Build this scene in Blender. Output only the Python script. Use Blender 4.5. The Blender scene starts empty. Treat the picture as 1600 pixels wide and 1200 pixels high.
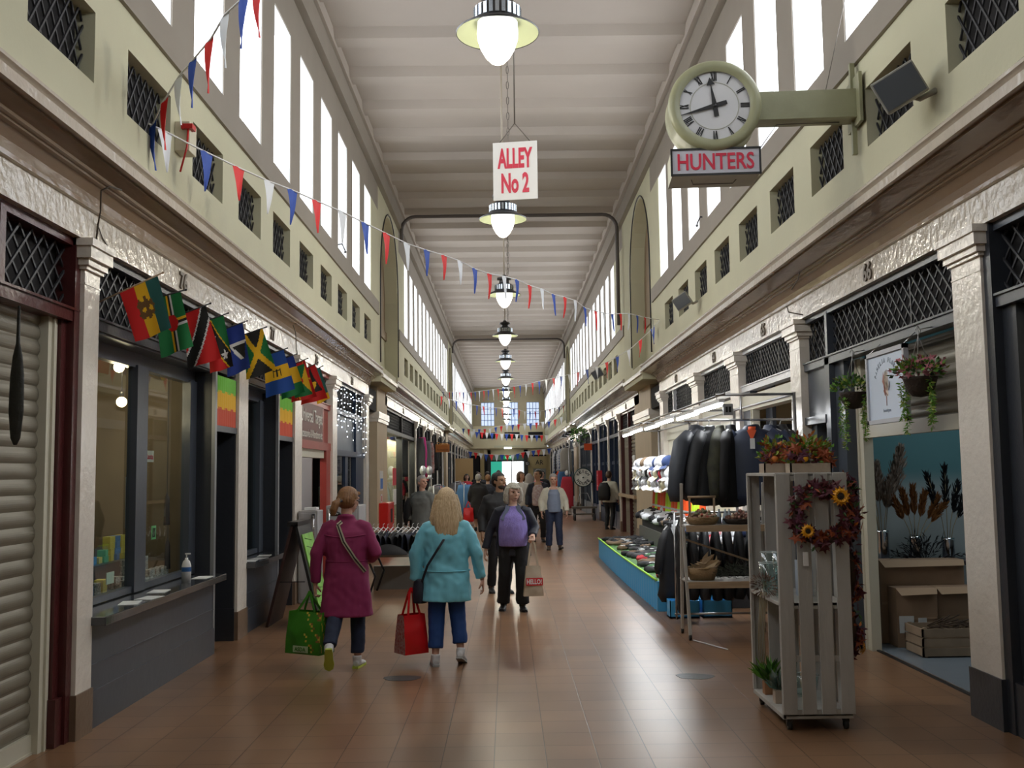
import bpy, bmesh, math, random
from mathutils import Vector, Matrix, noise
random.seed(7)
PI=math.pi
scene=bpy.context.scene
C=scene.collection
# ---------------------------------------------------------------- camera
F=1590.0
def _cam_axes():
    Yc=Vector((-7,-138,-F)).normalized()
    up=Vector((-math.sin(.0125),math.cos(.0125),0))
    Zc=(up-Yc*up.dot(Yc)).normalized()
    return Yc.cross(Zc),Yc,Zc
_X,_Y,_Z=_cam_axes()
CAMR=Matrix((_X,_Y,_Z))
EYE=Vector((0,0,1.7))
cd=bpy.data.cameras.new('camera'); cd.sensor_width=36; cd.lens=F*36/1600; cd.clip_end=200; cd.clip_start=.05
cam=bpy.data.objects.new('camera',cd); C.objects.link(cam)
cam.matrix_world=Matrix.Translation(EYE)@CAMR.to_4x4()
scene.camera=cam
def P(px,py,X=None,Y=None,Z=None):
    d=CAMR@Vector((px-800,600-py,-F))
    t=(X/d.x) if X is not None else (Y/d.y) if Y is not None else (Z-1.7)/d.z
    return EYE+d*t
# ---------------------------------------------------------------- world, exposure
w=bpy.data.worlds.new('overcast'); scene.world=w; w.use_nodes=True
wn=w.node_tree.nodes; bg=wn['Background']
bg.inputs[0].default_value=(.86,.93,1,1); bg.inputs[1].default_value=1.2
scene.view_settings.view_transform='Standard'; scene.view_settings.look='None'
scene.view_settings.gamma=1; scene.view_settings.exposure=-0.44; scene.view_settings.use_curve_mapping=False
try:
    scene.cycles.max_bounces=6; scene.cycles.diffuse_bounces=3; scene.cycles.glossy_bounces=3
    scene.cycles.transmission_bounces=4; scene.cycles.transparent_max_bounces=12
    scene.cycles.sample_clamp_indirect=4; scene.cycles.caustics_reflective=False; scene.cycles.caustics_refractive=False
except Exception: pass
WINDOW_E=7.0     # daylight through the clerestory panes
LAMP_W=60        # each pendant bulb
def point(name,loc,power,color=(1,.97,.74),r=.08,parent=None):
    l=bpy.data.lights.new(name,'POINT'); l.energy=power; l.color=color; l.shadow_soft_size=r
    o=bpy.data.objects.new(name,l); C.objects.link(o); o.location=loc
    if parent: o.parent=parent
    return o
def area(name,loc,rot,sx,sy,power,color=(1,1,1)):
    l=bpy.data.lights.new(name,'AREA'); l.shape='RECTANGLE'; l.size=sx; l.size_y=sy; l.energy=power; l.color=color
    o=bpy.data.objects.new(name,l); C.objects.link(o); o.location=loc; o.rotation_euler=rot
    return o
# ---------------------------------------------------------------- materials
MATS={}
def mat(name,col=(.5,.5,.5),rough=.5,metal=0,var=0,vs=4,bump=0,bs=30,spec=.5,emit=None,es=0,alpha=1,trans=0,coat=0,stretch=None,col2=None):
    if name in MATS: return MATS[name]
    m=bpy.data.materials.new(name); m.use_nodes=True; nt=m.node_tree; n=nt.nodes; L=nt.links
    b=n['Principled BSDF']
    c4=(*col,1)
    b.inputs['Base Color'].default_value=c4; b.inputs['Roughness'].default_value=rough; b.inputs['Metallic'].default_value=metal
    b.inputs['Specular IOR Level'].default_value=spec
    if coat: b.inputs['Coat Weight'].default_value=coat; b.inputs['Coat Roughness'].default_value=.08
    if trans: b.inputs['Transmission Weight'].default_value=trans
    if alpha<1: b.inputs['Alpha'].default_value=alpha
    if emit: b.inputs['Emission Color'].default_value=(*emit,1); b.inputs['Emission Strength'].default_value=es
    if var or bump or col2:
        tc=n.new('ShaderNodeTexCoord'); mp=n.new('ShaderNodeMapping'); L.new(tc.outputs['Object'],mp.inputs[0])
        if stretch: mp.inputs['Scale'].default_value=stretch
    if var or col2:
        nz=n.new('ShaderNodeTexNoise'); nz.inputs['Scale'].default_value=vs; nz.inputs['Detail'].default_value=5
        L.new(mp.outputs[0],nz.inputs['Vector'])
        r=n.new('ShaderNodeValToRGB'); r.color_ramp.elements[0].position=.3; r.color_ramp.elements[1].position=.7
        d=col2 if col2 else tuple(max(0,x*(1-var)) for x in col)
        r.color_ramp.elements[0].color=(*d,1); r.color_ramp.elements[1].color=(*(col if col2 else tuple(min(1,x*(1+var*.5)) for x in col)),1)
        L.new(nz.outputs[0],r.inputs[0]); L.new(r.outputs[0],b.inputs['Base Color'])
    if bump:
        nb=n.new('ShaderNodeTexNoise'); nb.inputs['Scale'].default_value=bs; nb.inputs['Detail'].default_value=3
        L.new(mp.outputs[0],nb.inputs['Vector'])
        bp=n.new('ShaderNodeBump'); bp.inputs['Strength'].default_value=bump; bp.inputs['Distance'].default_value=.02
        L.new(nb.outputs[0],bp.inputs['Height']); L.new(bp.outputs[0],b.inputs['Normal'])
    MATS[name]=m; return m
def glassmat(name,tint=(.9,.95,.95),refl=.5):
    if name in MATS: return MATS[name]
    m=bpy.data.materials.new(name); m.use_nodes=True; nt=m.node_tree; n=nt.nodes; L=nt.links
    n.remove(n['Principled BSDF']); out=n['Material Output']
    t=n.new('ShaderNodeBsdfTransparent'); t.inputs[0].default_value=(*tint,1)
    g=n.new('ShaderNodeBsdfGlossy'); g.inputs['Roughness'].default_value=.02; g.inputs[0].default_value=(1,1,1,1)
    f=n.new('ShaderNodeFresnel'); f.inputs[0].default_value=1.5
    mu=n.new('ShaderNodeMath'); mu.operation='MULTIPLY'; mu.inputs[1].default_value=refl*2; mu.use_clamp=True
    mx=n.new('ShaderNodeMixShader'); ge=n.new('ShaderNodeNewGeometry'); iv=n.new('ShaderNodeMath'); iv.operation='SUBTRACT'; iv.inputs[0].default_value=1; L.new(ge.outputs['Backfacing'],iv.inputs[1])
    m2=n.new('ShaderNodeMath'); m2.operation='MULTIPLY'; L.new(iv.outputs[0],m2.inputs[0]); L.new(mu.outputs[0],m2.inputs[1]); L.new(f.outputs[0],mu.inputs[0]); L.new(m2.outputs[0],mx.inputs[0])
    L.new(t.outputs[0],mx.inputs[1]); L.new(g.outputs[0],mx.inputs[2]); L.new(mx.outputs[0],out.inputs[0])
    MATS[name]=m; return m
cream_matte=mat('cream_wall_paint',(.55,.53,.375),.75,var=.05,vs=1.5,bump=.08,bs=25)
cream_gloss=mat('cream_gloss_paint',(.80,.74,.66),.2,var=.05,vs=2,bump=.35,bs=16)
buff=mat('buff_paint',(.27,.235,.195),.65,var=.06,vs=2)
ceil_m=mat('ceiling_paint',(.415,.365,.315),.85,var=.05,vs=.8)
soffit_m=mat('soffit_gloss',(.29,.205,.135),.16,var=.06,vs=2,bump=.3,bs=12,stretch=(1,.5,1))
skirt=mat('brown_plinth',(.20,.135,.09),.35,var=.1,vs=6,bump=.15)
slate=mat('slate_blue_paint',(.062,.072,.092),.3,var=.08,vs=3,bump=.06,bs=14)
slate_dk=mat('dark_slate_paint',(.03,.034,.043),.35,var=.08,bump=.1)
maroon=mat('maroon_paint',(.085,.02,.02),.28,var=.15,vs=5,bump=.2,bs=20)
redp=mat('red_shop_paint',(.30,.04,.03),.35,var=.1)
navy=mat('navy_paint',(.02,.035,.075),.3,var=.1)
black=mat('black_paint',(.012,.012,.014),.4)
iron=mat('wrought_iron',(.045,.045,.05),.45,metal=.3,bump=.1,bs=60)
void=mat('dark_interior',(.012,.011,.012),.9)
fascia_gloss=mat('fascia_cream_gloss',(.58,.51,.42),.13,var=.05,vs=2,bump=.4,bs=14)
shutter_m=mat('roller_shutter_beige',(.24,.215,.165),.4,metal=.2,var=.06,vs=3)
guide_m=mat('shutter_guide_cream',(.60,.57,.46),.4)
white=mat('white_plastic',(.78,.78,.78),.4)
steel=mat('steel',(.45,.45,.46),.3,metal=.9)
chrome=mat('chrome',(.8,.8,.82),.12,metal=1)
wood=mat('bare_wood',(.42,.30,.19),.6,var=.25,vs=3,stretch=(1,1,8),bump=.1)
whitewood=mat('weathered_white_wood',(.50,.48,.45),.55,col2=(.36,.34,.31),vs=3,stretch=(1,1,.2),bump=.25,bs=25)
cardboard=mat('cardboard',(.34,.22,.14),.8,var=.12,vs=5)
paper=mat('paper',(.75,.77,.78),.6)
rubber=mat('rubber',(.02,.02,.02),.6)
glass=glassmat('shop_glass')
# ---------------------------------------------------------------- mesh builder
class MB:
    def __init__(s,mats=None): s.v=[]; s.f=[]; s.mi=[]; s.sm=[]; s.T=None; s.m=0; s.smooth=False
    def add(s,vs,fs,m=None,smooth=None):
        k=len(s.v)
        s.v+= [tuple(s.T@Vector(v)) if s.T else tuple(v) for v in vs]
        for f in fs: s.f.append([k+i for i in f]); s.mi.append(s.m if m is None else m); s.sm.append(s.smooth if smooth is None else smooth)
    def box(s,x0,x1,y0,y1,z0,z1,m=None):
        s.add([(x,y,z) for z in (z0,z1) for y in (y0,y1) for x in (x0,x1)],[(0,2,3,1),(4,5,7,6),(0,1,5,4),(2,6,7,3),(0,4,6,2),(1,3,7,5)],m,False)
    def cbox(s,c,d,m=None,R=None):
        h=[q/2 for q in d]; pts=[Vector((x*h[0],y*h[1],z*h[2])) for z in (-1,1) for y in (-1,1) for x in (-1,1)]
        if R is not None: pts=[R@p for p in pts]
        s.add([p+Vector(c) for p in pts],[(0,2,3,1),(4,5,7,6),(0,1,5,4),(2,6,7,3),(0,4,6,2),(1,3,7,5)],m,False)
    def bar(s,a,b,w,t,up=(0,0,1),m=None):
        a=Vector(a);b=Vector(b);d=(b-a);l=d.length
        if l<1e-6: return
        d/=l; u=Vector(up)
        if abs(d.dot(u))>.98: u=Vector((1,0,0))
        r=d.cross(u).normalized(); u=r.cross(d)
        s.cbox((a+b)/2,(w,l,t),m,Matrix((r,d,u)).transposed())
    def tube(s,pts,r,n=8,m=None,caps=True,smooth=True,closed=False):
        pts=[Vector(p) for p in pts]; N=len(pts)
        rr=r if isinstance(r,(list,tuple)) else [r]*N
        vs=[];fs=[]; pu=None
        for i,p in enumerate(pts):
            if closed: d=pts[(i+1)%N]-pts[i-1]
            else: d=pts[min(i+1,N-1)]-pts[max(i-1,0)]
            if d.length<1e-9: d=Vector((0,0,1))
            d.normalize()
            if pu is None:
                pu=Vector((0,0,1)) if abs(d.z)<.9 else Vector((1,0,0))
            x=(pu-d*pu.dot(d))
            if x.length<1e-6: x=Vector((1,0,0))-d*d.x
            x.normalize(); pu=x; y=d.cross(x)
            ra=rr[i]; ra=(ra,ra) if not isinstance(ra,(tuple,list)) else ra
            for k in range(n):
                a=2*PI*k/n; vs.append(p+x*math.cos(a)*ra[0]+y*math.sin(a)*ra[1])
        for i in range(N if closed else N-1):
            j=(i+1)%N
            for k in range(n):
                k2=(k+1)%n; fs.append((i*n+k,i*n+k2,j*n+k2,j*n+k))
        if caps and not closed: fs.append(tuple(range(n-1,-1,-1))); fs.append(tuple((N-1)*n+k for k in range(n)))
        s.add(vs,fs,m,smooth)
    def rings(s,rg,n=16,m=None,caps=True,smooth=True,p=2.0):
        """horizontal super-ellipse rings (cx,cy,z,rx,ry)"""
        vs=[];fs=[]
        for cx,cy,z,rx,ry in rg:
            for k in range(n):
                a=2*PI*k/n; c=math.cos(a);q=math.sin(a)
                vs.append((cx+rx*math.copysign(abs(c)**(2/p),c),cy+ry*math.copysign(abs(q)**(2/p),q),z))
        N=len(rg)
        for i in range(N-1):
            for k in range(n):
                k2=(k+1)%n; fs.append((i*n+k,i*n+k2,(i+1)*n+k2,(i+1)*n+k))
        if caps: fs.append(tuple(range(n-1,-1,-1))); fs.append(tuple((N-1)*n+k for k in range(n)))
        s.add(vs,fs,m,smooth)
    def lathe(s,prof,c=(0,0,0),n=24,m=None,smooth=True,caps=False,axis='z'):
        vs=[];fs=[];c=Vector(c)
        for r,z in prof:
            for k in range(n):
                a=2*PI*k/n; x,y=r*math.cos(a),r*math.sin(a)
                vs.append(c+(Vector((x,y,z)) if axis=='z' else Vector((x,z,y)) if axis=='y' else Vector((z,x,y))))
        N=len(prof)
        for i in range(N-1):
            for k in range(n):
                k2=(k+1)%n; fs.append((i*n+k,i*n+k2,(i+1)*n+k2,(i+1)*n+k))
        if caps: fs.append(tuple(range(n-1,-1,-1))); fs.append(tuple((N-1)*n+k for k in range(n)))
        s.add(vs,fs,m,smooth)
    def ball(s,c,r,n=12,m=None):
        r=r if isinstance(r,(tuple,list)) else (r,r,r); q=max(4,n//2)
        vs=[];fs=[]
        for i in range(q+1):
            th=PI*i/q
            for k in range(n):
                a=2*PI*k/n; vs.append((c[0]+r[0]*math.sin(th)*math.cos(a),c[1]+r[1]*math.sin(th)*math.sin(a),c[2]+r[2]*math.cos(th)))
        for i in range(q):
            for k in range(n):
                k2=(k+1)%n; fs.append((i*n+k,(i+1)*n+k,(i+1)*n+k2,i*n+k2))
        s.add(vs,fs,m,True)
    def prism(s,poly,fn,a,b,m=None):
        """poly list of 2D pts; fn(u,v,t)->3D; extruded t=a..b"""
        n=len(poly)
        s.add([fn(u,v,t) for t in (a,b) for u,v in poly],[tuple(range(n)),tuple(range(2*n-1,n-1,-1))]+[(i,(i+1)%n,n+(i+1)%n,n+i) for i in range(n)],m,False)
    def grid(s,fn,nu,nv,mf=None,smooth=True):
        k=len(s.v); pts=[fn(i/nu,j/nv) for j in range(nv+1) for i in range(nu+1)]
        for p in pts: s.v.append(tuple(s.T@Vector(p)) if s.T else tuple(p))
        for j in range(nv):
            for i in range(nu):
                a=k+j*(nu+1)+i; s.f.append([a,a+1,a+nu+2,a+nu+1]); s.mi.append(mf((i+.5)/nu,(j+.5)/nv) if mf else s.m); s.sm.append(smooth)
    def leaf(s,p,d,l,wd,m=None,curl=.2):
        p=Vector(p); d=Vector(d).normalized(); r=Vector((random.uniform(-1,1),random.uniform(-1,1),random.uniform(-1,1)))
        r=(r-d*r.dot(d)).normalized(); u=r.cross(d)
        s.add([p,p+d*l*.5+r*wd/2+u*l*curl*.3,p+d*l,p+d*l*.5-r*wd/2+u*l*curl*.3],[(0,1,2),(0,2,3)],m,False)
    def mesh(s,name,mats,recalc=True):
        me=bpy.data.meshes.new(name); me.from_pydata(s.v,[],s.f)
        for m in (mats if isinstance(mats,(list,tuple)) else [mats]): me.materials.append(m)
        me.polygons.foreach_set('material_index',s.mi); me.polygons.foreach_set('use_smooth',s.sm)
        if recalc:
            bm=bmesh.new(); bm.from_mesh(me); bmesh.ops.recalc_face_normals(bm,faces=bm.faces); bm.to_mesh(me); bm.free()
        me.update(); return me
    def build(s,name,mats,parent=None,recalc=True,bevel=0):
        o=bpy.data.objects.new(name,s.mesh(name,mats,recalc)); C.objects.link(o)
        if parent: o.parent=parent
        if bevel:
            b=o.modifiers.new('bevel','BEVEL'); b.width=bevel; b.segments=2; b.limit_method='ANGLE'
        return o
def thing(name,label,cat,loc=(0,0,0),rz=0,group=None):
    o=bpy.data.objects.new(name,None); C.objects.link(o); o.location=loc; o.rotation_euler=(0,0,rz); o.empty_display_size=.1
    o['label']=label; o['category']=cat
    if group: o['group']=group
    return o
def tag(o,label,cat,group=None,kind=None):
    o['label']=label; o['category']=cat
    if group: o['group']=group
    if kind: o['kind']=kind
    return o
def st(o): o['kind']='structure'; return o
def dup(root,loc,rz=0,label=None,group=None,rot=None,scale=None):
    r=root.copy(); C.objects.link(r); r.location=loc; r.rotation_euler=rot if rot else (0,0,rz)
    if scale: r.scale=scale if isinstance(scale,(tuple,list)) else (scale,)*3
    if label: r['label']=label
    if group: r['group']=group
    for ch in list(root.children):
        c=ch.copy(); C.objects.link(c); c.parent=r
        for g in ch.children:
            d=g.copy(); C.objects.link(d); d.parent=c
    return r
def curve_text(s,w,h,m,name,parent=None,M=Matrix(),depth=.003,bold=0):
    """lettering mesh, fitted to w x h, centred, lying in local XY; M places it"""
    cu=bpy.data.curves.new('txt','FONT'); cu.body=s; cu.align_x='CENTER'; cu.align_y='CENTER'; cu.extrude=.01; cu.offset=bold; cu.resolution_u=3; cu.space_line=.9
    o=bpy.data.objects.new('txt',cu); C.objects.link(o)
    dg=bpy.context.evaluated_depsgraph_get(); me=bpy.data.meshes.new_from_object(o.evaluated_get(dg))
    bpy.data.objects.remove(o); bpy.data.curves.remove(cu)
    xs=[v.co.x for v in me.vertices]; ys=[v.co.y for v in me.vertices]
    sx=w/(max(xs)-min(xs)); sy=h/(max(ys)-min(ys)); cx=(max(xs)+min(xs))/2; cy=(max(ys)+min(ys))/2
    for v in me.vertices: v.co=M@Vector(((v.co.x-cx)*sx,(v.co.y-cy)*sy,v.co.z/.01*depth))
    me.materials.clear(); me.materials.append(m)
    ob=bpy.data.objects.new(name,me); C.objects.link(ob)
    if parent: ob.parent=parent
    return ob
def face_M(loc,side):
    """text plane for a wall: side -1 = left wall facing +x, +1 = right wall facing -x, 0 = facing camera (-y)"""
    if side==0: R=Matrix(((1,0,0),(0,0,-1),(0,1,0)))
    elif side<0: R=Matrix(((0,0,1),(1,0,0),(0,1,0)))
    else: R=Matrix(((0,0,-1),(-1,0,0),(0,1,0)))
    return Matrix.Translation(Vector(loc))@R.to_4x4()
# ================================================================= SETTING
def floor_material():
    m=bpy.data.materials.new('glazed_floor_tiles'); m.use_nodes=True; nt=m.node_tree; n=nt.nodes; L=nt.links; b=n['Principled BSDF']
    tc=n.new('ShaderNodeTexCoord'); mp=n.new('ShaderNodeMapping'); L.new(tc.outputs['Object'],mp.inputs[0]); mp.inputs['Location'].default_value=(.1,0,0)
    br=n.new('ShaderNodeTexBrick'); br.offset=0; br.inputs['Scale'].default_value=1; br.inputs['Brick Width'].default_value=.31; br.inputs['Row Height'].default_value=.31
    br.inputs['Mortar Size'].default_value=.0035; br.inputs['Mortar Smooth'].default_value=.3; br.inputs['Bias'].default_value=-.2
    br.inputs['Color1'].default_value=(.275,.158,.088,1); br.inputs['Color2'].default_value=(.225,.128,.071,1); br.inputs['Mortar'].default_value=(.075,.045,.03,1)
    L.new(mp.outputs[0],br.inputs['Vector'])
    nz=n.new('ShaderNodeTexNoise'); nz.inputs['Scale'].default_value=.9; nz.inputs['Detail'].default_value=2; L.new(tc.outputs['Object'],nz.inputs['Vector'])
    r=n.new('ShaderNodeValToRGB'); r.color_ramp.elements[0].color=(.78,.74,.72,1); r.color_ramp.elements[1].color=(1.1,1.05,1,1); r.color_ramp.elements[0].position=.35; r.color_ramp.elements[1].position=.65
    L.new(nz.outputs[0],r.inputs[0])
    mx=n.new('ShaderNodeMix'); mx.data_type='RGBA'; mx.blend_type='MULTIPLY'; mx.inputs[0].default_value=1; L.new(br.outputs['Color'],mx.inputs[6]); L.new(r.outputs[0],mx.inputs[7]); L.new(mx.outputs[2],b.inputs['Base Color'])
    n2=n.new('ShaderNodeTexNoise'); n2.inputs['Scale'].default_value=60; L.new(tc.outputs['Object'],n2.inputs['Vector'])
    mr=n.new('ShaderNodeMapRange'); mr.inputs[3].default_value=.285; mr.inputs[4].default_value=.33; L.new(nz.outputs[0],mr.inputs[0]); L.new(mr.outputs[0],b.inputs['Roughness'])
    ad=n.new('ShaderNodeMath'); ad.operation='MULTIPLY_ADD'; ad.inputs[1].default_value=-1.5; L.new(br.outputs['Fac'],ad.inputs[0]); L.new(n2.outputs[0],ad.inputs[2])
    bp=n.new('ShaderNodeBump'); bp.inputs['Strength'].default_value=.22; bp.inputs['Distance'].default_value=.004; L.new(br.outputs['Fac'],bp.inputs['Height']); bp.invert=True; L.new(bp.outputs[0],b.inputs['Normal'])
    b.inputs['Specular IOR Level'].default_value=.6
    return m
SL,SR=2.83,3.17            # shopfront planes, left and right
WL,WR=2.60,2.85            # upper wall planes
YE=77.0
def S(side): return SL if side<0 else SR
def W(side): return WL if side<0 else WR
m=MB(); m.box(-6.5,6.9,-4,YE+8,-.1,0); st(m.build('floor',floor_material()))
PITCH=1.464; Y0=6.86
m=MB(); m.box(-4,4.2,-4,YE+1,8.2,8.4)
for k in range(-6,50):
    y=Y0+.15+k*PITCH
    if y>YE: break
    m.prism([(0,8.21),(.11,8.07),(.42,8.07),(.53,8.21)],lambda u,v,t,y=y:(t,y+u,v),-2.7,2.9)
m.box(-2.7,-2.46,-4,YE,8.0,8.21); m.box(2.68,2.9,-4,YE,8.0,8.21)
st(m.build('ceiling',ceil_m))
SECT={-1:[(-2.5,20.9),(23.7,45.3),(48.6,YE)],1:[(-2.5,21.05),(24.3,45.3),(48.6,YE)]}
UP={-1:[(-2.5,20.55),(24.5,45.3),(48.6,YE)],1:[(-2.5,19.45),(24.3,45.3),(48.6,YE)]}   # upper wall stretches between the arches
ARCH={-1:[(22.6,1.65),(46.95,1.35)],1:[(21.25,1.5),(46.95,1.35)]}
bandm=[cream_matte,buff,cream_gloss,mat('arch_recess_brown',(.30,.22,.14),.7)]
def win_rows(y0,y1):
    out=[]; k=-10
    while True:
        a=Y0+k*PITCH
        if a+.9>y1-.5: break
        if a>y0+.3: out.append(a)
        k+=1
    return out
grille_meshes={}
def lattice(mb,fn,y0,y1,z0,z1,w,h,t=.014,d=.012):
    """diamond lattice in the (y,z) rectangle; fn(y,z,depth)->3D"""
    sl=h/w
    c=z0-(y1-y0)*sl-h; L=[]
    while c<z1+(y1-y0)*sl+h:
        for s in (1,-1):
            pts=[]
            # z=c+s*sl*(y-y0)
            ya,yb=y0,y1; za=c; zb=c+s*sl*(y1-y0)
            lo,hi=0.0,1.0
            dz=zb-za
            t0=(z0-za)/dz; t1=(z1-za)/dz
            if t0>t1: t0,t1=t1,t0
            lo=max(lo,t0); hi=min(hi,t1)
            if hi-lo>.002: L.append((ya+(yb-ya)*lo,za+dz*lo,ya+(yb-ya)*hi,za+dz*hi,s))
        c+=h
    for a,b,c2,d2,s in L:
        dx,dz=c2-a,d2-b; l=math.hypot(dx,dz); nx,nz=-dz/l*t/2,dx/l*t/2; e=.004*s
        mb.add([fn(a+nx,b+nz,e),fn(a-nx,b-nz,e),fn(c2-nx,d2-nz,e),fn(c2+nx,d2+nz,e),fn(a+nx,b+nz,e+d),fn(a-nx,b-nz,e+d),fn(c2-nx,d2-nz,e+d),fn(c2+nx,d2+nz,e+d)],
               [(0,1,2,3),(7,6,5,4),(0,4,5,1),(1,5,6,2),(2,6,7,3),(3,7,4,0)])
pane_m=mat('daylight_pane',(.8,.85,.9),.5,emit=(.93,.96,1.0),es=WINDOW_E)
wcount=[0]
for side in (-1,1):
    w=W(side); nm='left' if side<0 else 'right'
    X=lambda s_,side=side:side*s_
    def bx(mb,s0,s1,y0,y1,z0,z1,mi=0,side=side): a,b=sorted((side*s0,side*s1)); mb.box(a,b,y0,y1,z0,z1,mi)
    for si,(a,b) in enumerate(SECT[side]):
        m=MB(); T=.42
        ca,cb=a,b; a,b=UP[side][si]
        rows=win_rows(a,b); dy=.42 if side>0 else 0
        bx(m,w,w+T,a,b,3.86,4.20); bx(m,w,w+T,a,b,4.665,4.93,0); bx(m,w-.03,w+T,a,b,4.93,5.19,1); bx(m,w,w+T,a,b,7.10,8.2,1)
        bx(m,w-.10,w+T,a,b,7.62,7.98,1)
        lo=a; l2=a
        for r in rows+[None]:
            hi=b if r is None else r
            bx(m,w,w+T,lo,hi,4.20,4.665)
            bx(m,w,w+T,l2,b if r is None else r+dy,5.19,7.10,0 if (r is None or l2==a) else 1)
            if r is not None: lo=r+.90; l2=lo+dy
        st(m.build('wall_'+nm,bandm))
        # cornice over the shopfronts
        a,b=ca,cb
        s0=S(side); o=s0-SL; lip=2.54 if side<0 else 2.79
        prof=[(s0+.5,3.30),(s0,3.30),(s0,3.515),(s0-.025,3.52),(s0-.025,3.55),(s0-.045,3.60),(s0-.09,3.655),(s0-.12,3.66),(s0-.12,3.675),(s0-.15,3.68),(s0-.15,3.70),(lip+.05,3.735),(lip+.05,3.75),(lip,3.75),(lip,3.815),(lip+.02,3.83),(lip-.01,3.85),(lip-.01,3.87),(lip+.03,3.90),(w,3.93),(s0+.5,3.93)]
        m=MB(); n=len(prof)
        m.add([(side*u,t,v) for t in (a,b) for u,v in prof],[tuple(range(n)),tuple(range(2*n-1,n-1,-1))])
        for i in range(n):
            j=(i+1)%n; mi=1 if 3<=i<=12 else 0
            m.add([(side*prof[i][0],a,prof[i][1]),(side*prof[j][0],a,prof[j][1]),(side*prof[j][0],b,prof[j][1]),(side*prof[i][0],b,prof[i][1])],[(0,1,2,3)],mi)
        bm_=m.build('trim_%d'%(1+si),[fascia_gloss,soffit_m]); st(bm_)
        # windows
        for r in rows:
            far=r>30
            wcount[0]+=1
            m=MB(); m.box(*sorted((side*(w+.20),side*(w+.22))),r+dy,r+dy+.90,5.19,7.10)
            pn=m.build('window_%d'%wcount[0],pane_m); st(pn)
            wcount[0]+=1
            m=MB(); bx(m,w+.13,w+.15,r,r+.90,4.20,4.665)
            wd=m.build('window_%d'%wcount[0],void); st(wd)
            if r<46:
                m=MB(); lattice(m,lambda y,z,e,side=side,w=w:(side*(w+.09-e),y,z),r,r+.90,4.20,4.665,.13,.19,.014,.012)
                g=m.build('window_grille',iron,wd)
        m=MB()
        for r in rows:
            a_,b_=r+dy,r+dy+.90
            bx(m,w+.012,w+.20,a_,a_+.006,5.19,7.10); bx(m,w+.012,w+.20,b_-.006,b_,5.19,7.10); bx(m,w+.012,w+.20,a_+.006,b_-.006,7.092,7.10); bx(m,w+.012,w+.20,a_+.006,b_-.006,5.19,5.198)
        st(m.build('trim_reveals',mat('daylit_reveal_white',(.78,.80,.82),.6)))  # linings coloured cool white to carry the daylight falling on the reveals
        if si==0:
            for r in rows[2:3]+rows[-3:-2]:
                m=MB(); x=side*(w+.10); m.tube([(x,r+.2,5.19),(x,r+.2,5.31),(x-side*.13,r+.2,5.33)],.012,6); m.tube([(x-side*.13,r+.2,5.33),(x-side*.18,r+.2,5.22)],.01,6); m.ball((x-side*.18,r+.2,5.2),.02,8)
                st(m.build('window_latch',iron))
        # closed outer shell behind the shops
        m=MB(); bx(m,s0+3.4,s0+3.6,a,b,0,3.9); bx(m,s0+.5,s0+3.6,a,b,3.5,3.6)
        st(m.build('wall_'+nm+'_back',mat('shop_back_wall',(.16,.15,.14),.8)))
    # plain ends and arched recesses between sections
    for zi,(g0,g1) in enumerate(((UP[side][0][1],UP[side][1][0]),(UP[side][1][1],UP[side][2][0]))):
        m=MB(); c,hw=ARCH[side][zi]; zb=4.02; zs=7.42-hw
        # wall with an arched hole: strips
        N=14
        m_=[]
        bx(m,w,w+.5,g0,g1,7.42,8.2); bx(m,w-.10,w+.1,g0,g1,7.62,7.98,1); bx(m,w,w+.5,g0,c-hw,3.93,7.42); bx(m,w,w+.5,c+hw,g1,3.93,7.42)
        for i in range(N):
            t0=-1+2*i/N; t1=-1+2*(i+1)/N; z0=zs+hw*math.sqrt(max(0,1-t0*t0)); z1=zs+hw*math.sqrt(max(0,1-t1*t1))
            m.prism([(c+hw*t0,z0),(c+hw*t1,z1),(c+hw*t1,7.42),(c+hw*t0,7.42)],lambda u,v,t,side=side:(side*t,u,v),w,w+.5)
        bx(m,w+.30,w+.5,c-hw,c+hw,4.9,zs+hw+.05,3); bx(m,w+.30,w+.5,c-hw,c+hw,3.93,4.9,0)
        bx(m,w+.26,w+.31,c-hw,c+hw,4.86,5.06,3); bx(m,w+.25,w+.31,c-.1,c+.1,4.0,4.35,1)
        g0,g1=SECT[side][zi][1],SECT[side][zi+1][0]
        bx(m,w-.02,S(side)+.5,g0,g1,3.60,3.93,0)
        bx(m,w-.06,S(side)+.5,g0+.02,g1,3.70,3.78,2)
        st(m.build('wall_'+nm,bandm))
        # cable following the arch
        m=MB(); pts=[(side*(w-.012),c-hw-.06,4.0)]+[(side*(w-.012),c+(hw+.06)*math.cos(a_),zs+(hw+.06)*math.sin(a_)) for a_ in [PI-PI*i/16 for i in range(17)]]+[(side*(w-.012),c+hw+.06,4.0)]
        m.tube(pts,.014,6); st(m.build('trim_cable',iron))
        # pier at the corner and the dark passage beside it
        m=MB(); p0=g1-(1.5 if side<0 else 1.9); g1+=(.35 if side<0 else .9) if zi==0 else 0; s0=S(side)
        bx(m,s0,s0+.5,p0,g1,0,3.62); bx(m,s0-.05,s0+.3,p0-.04,g1+.02,2.92,3.06,2); bx(m,s0-.03,s0+.3,p0-.02,g1,2.84,2.92,2); bx(m,s0-.03,s0+.3,p0-.02,g1,0,.3,1)
        st(m.build('wall_'+nm+'_pier',[mat('pier_beige',(.56,.45,.31),.6,var=.05),skirt,cream_gloss]))
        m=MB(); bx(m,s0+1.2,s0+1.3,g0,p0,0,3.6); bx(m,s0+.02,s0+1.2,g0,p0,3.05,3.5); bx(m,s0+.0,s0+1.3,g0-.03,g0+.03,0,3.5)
        st(m.build('wall_'+nm+'_passage',void))
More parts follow.
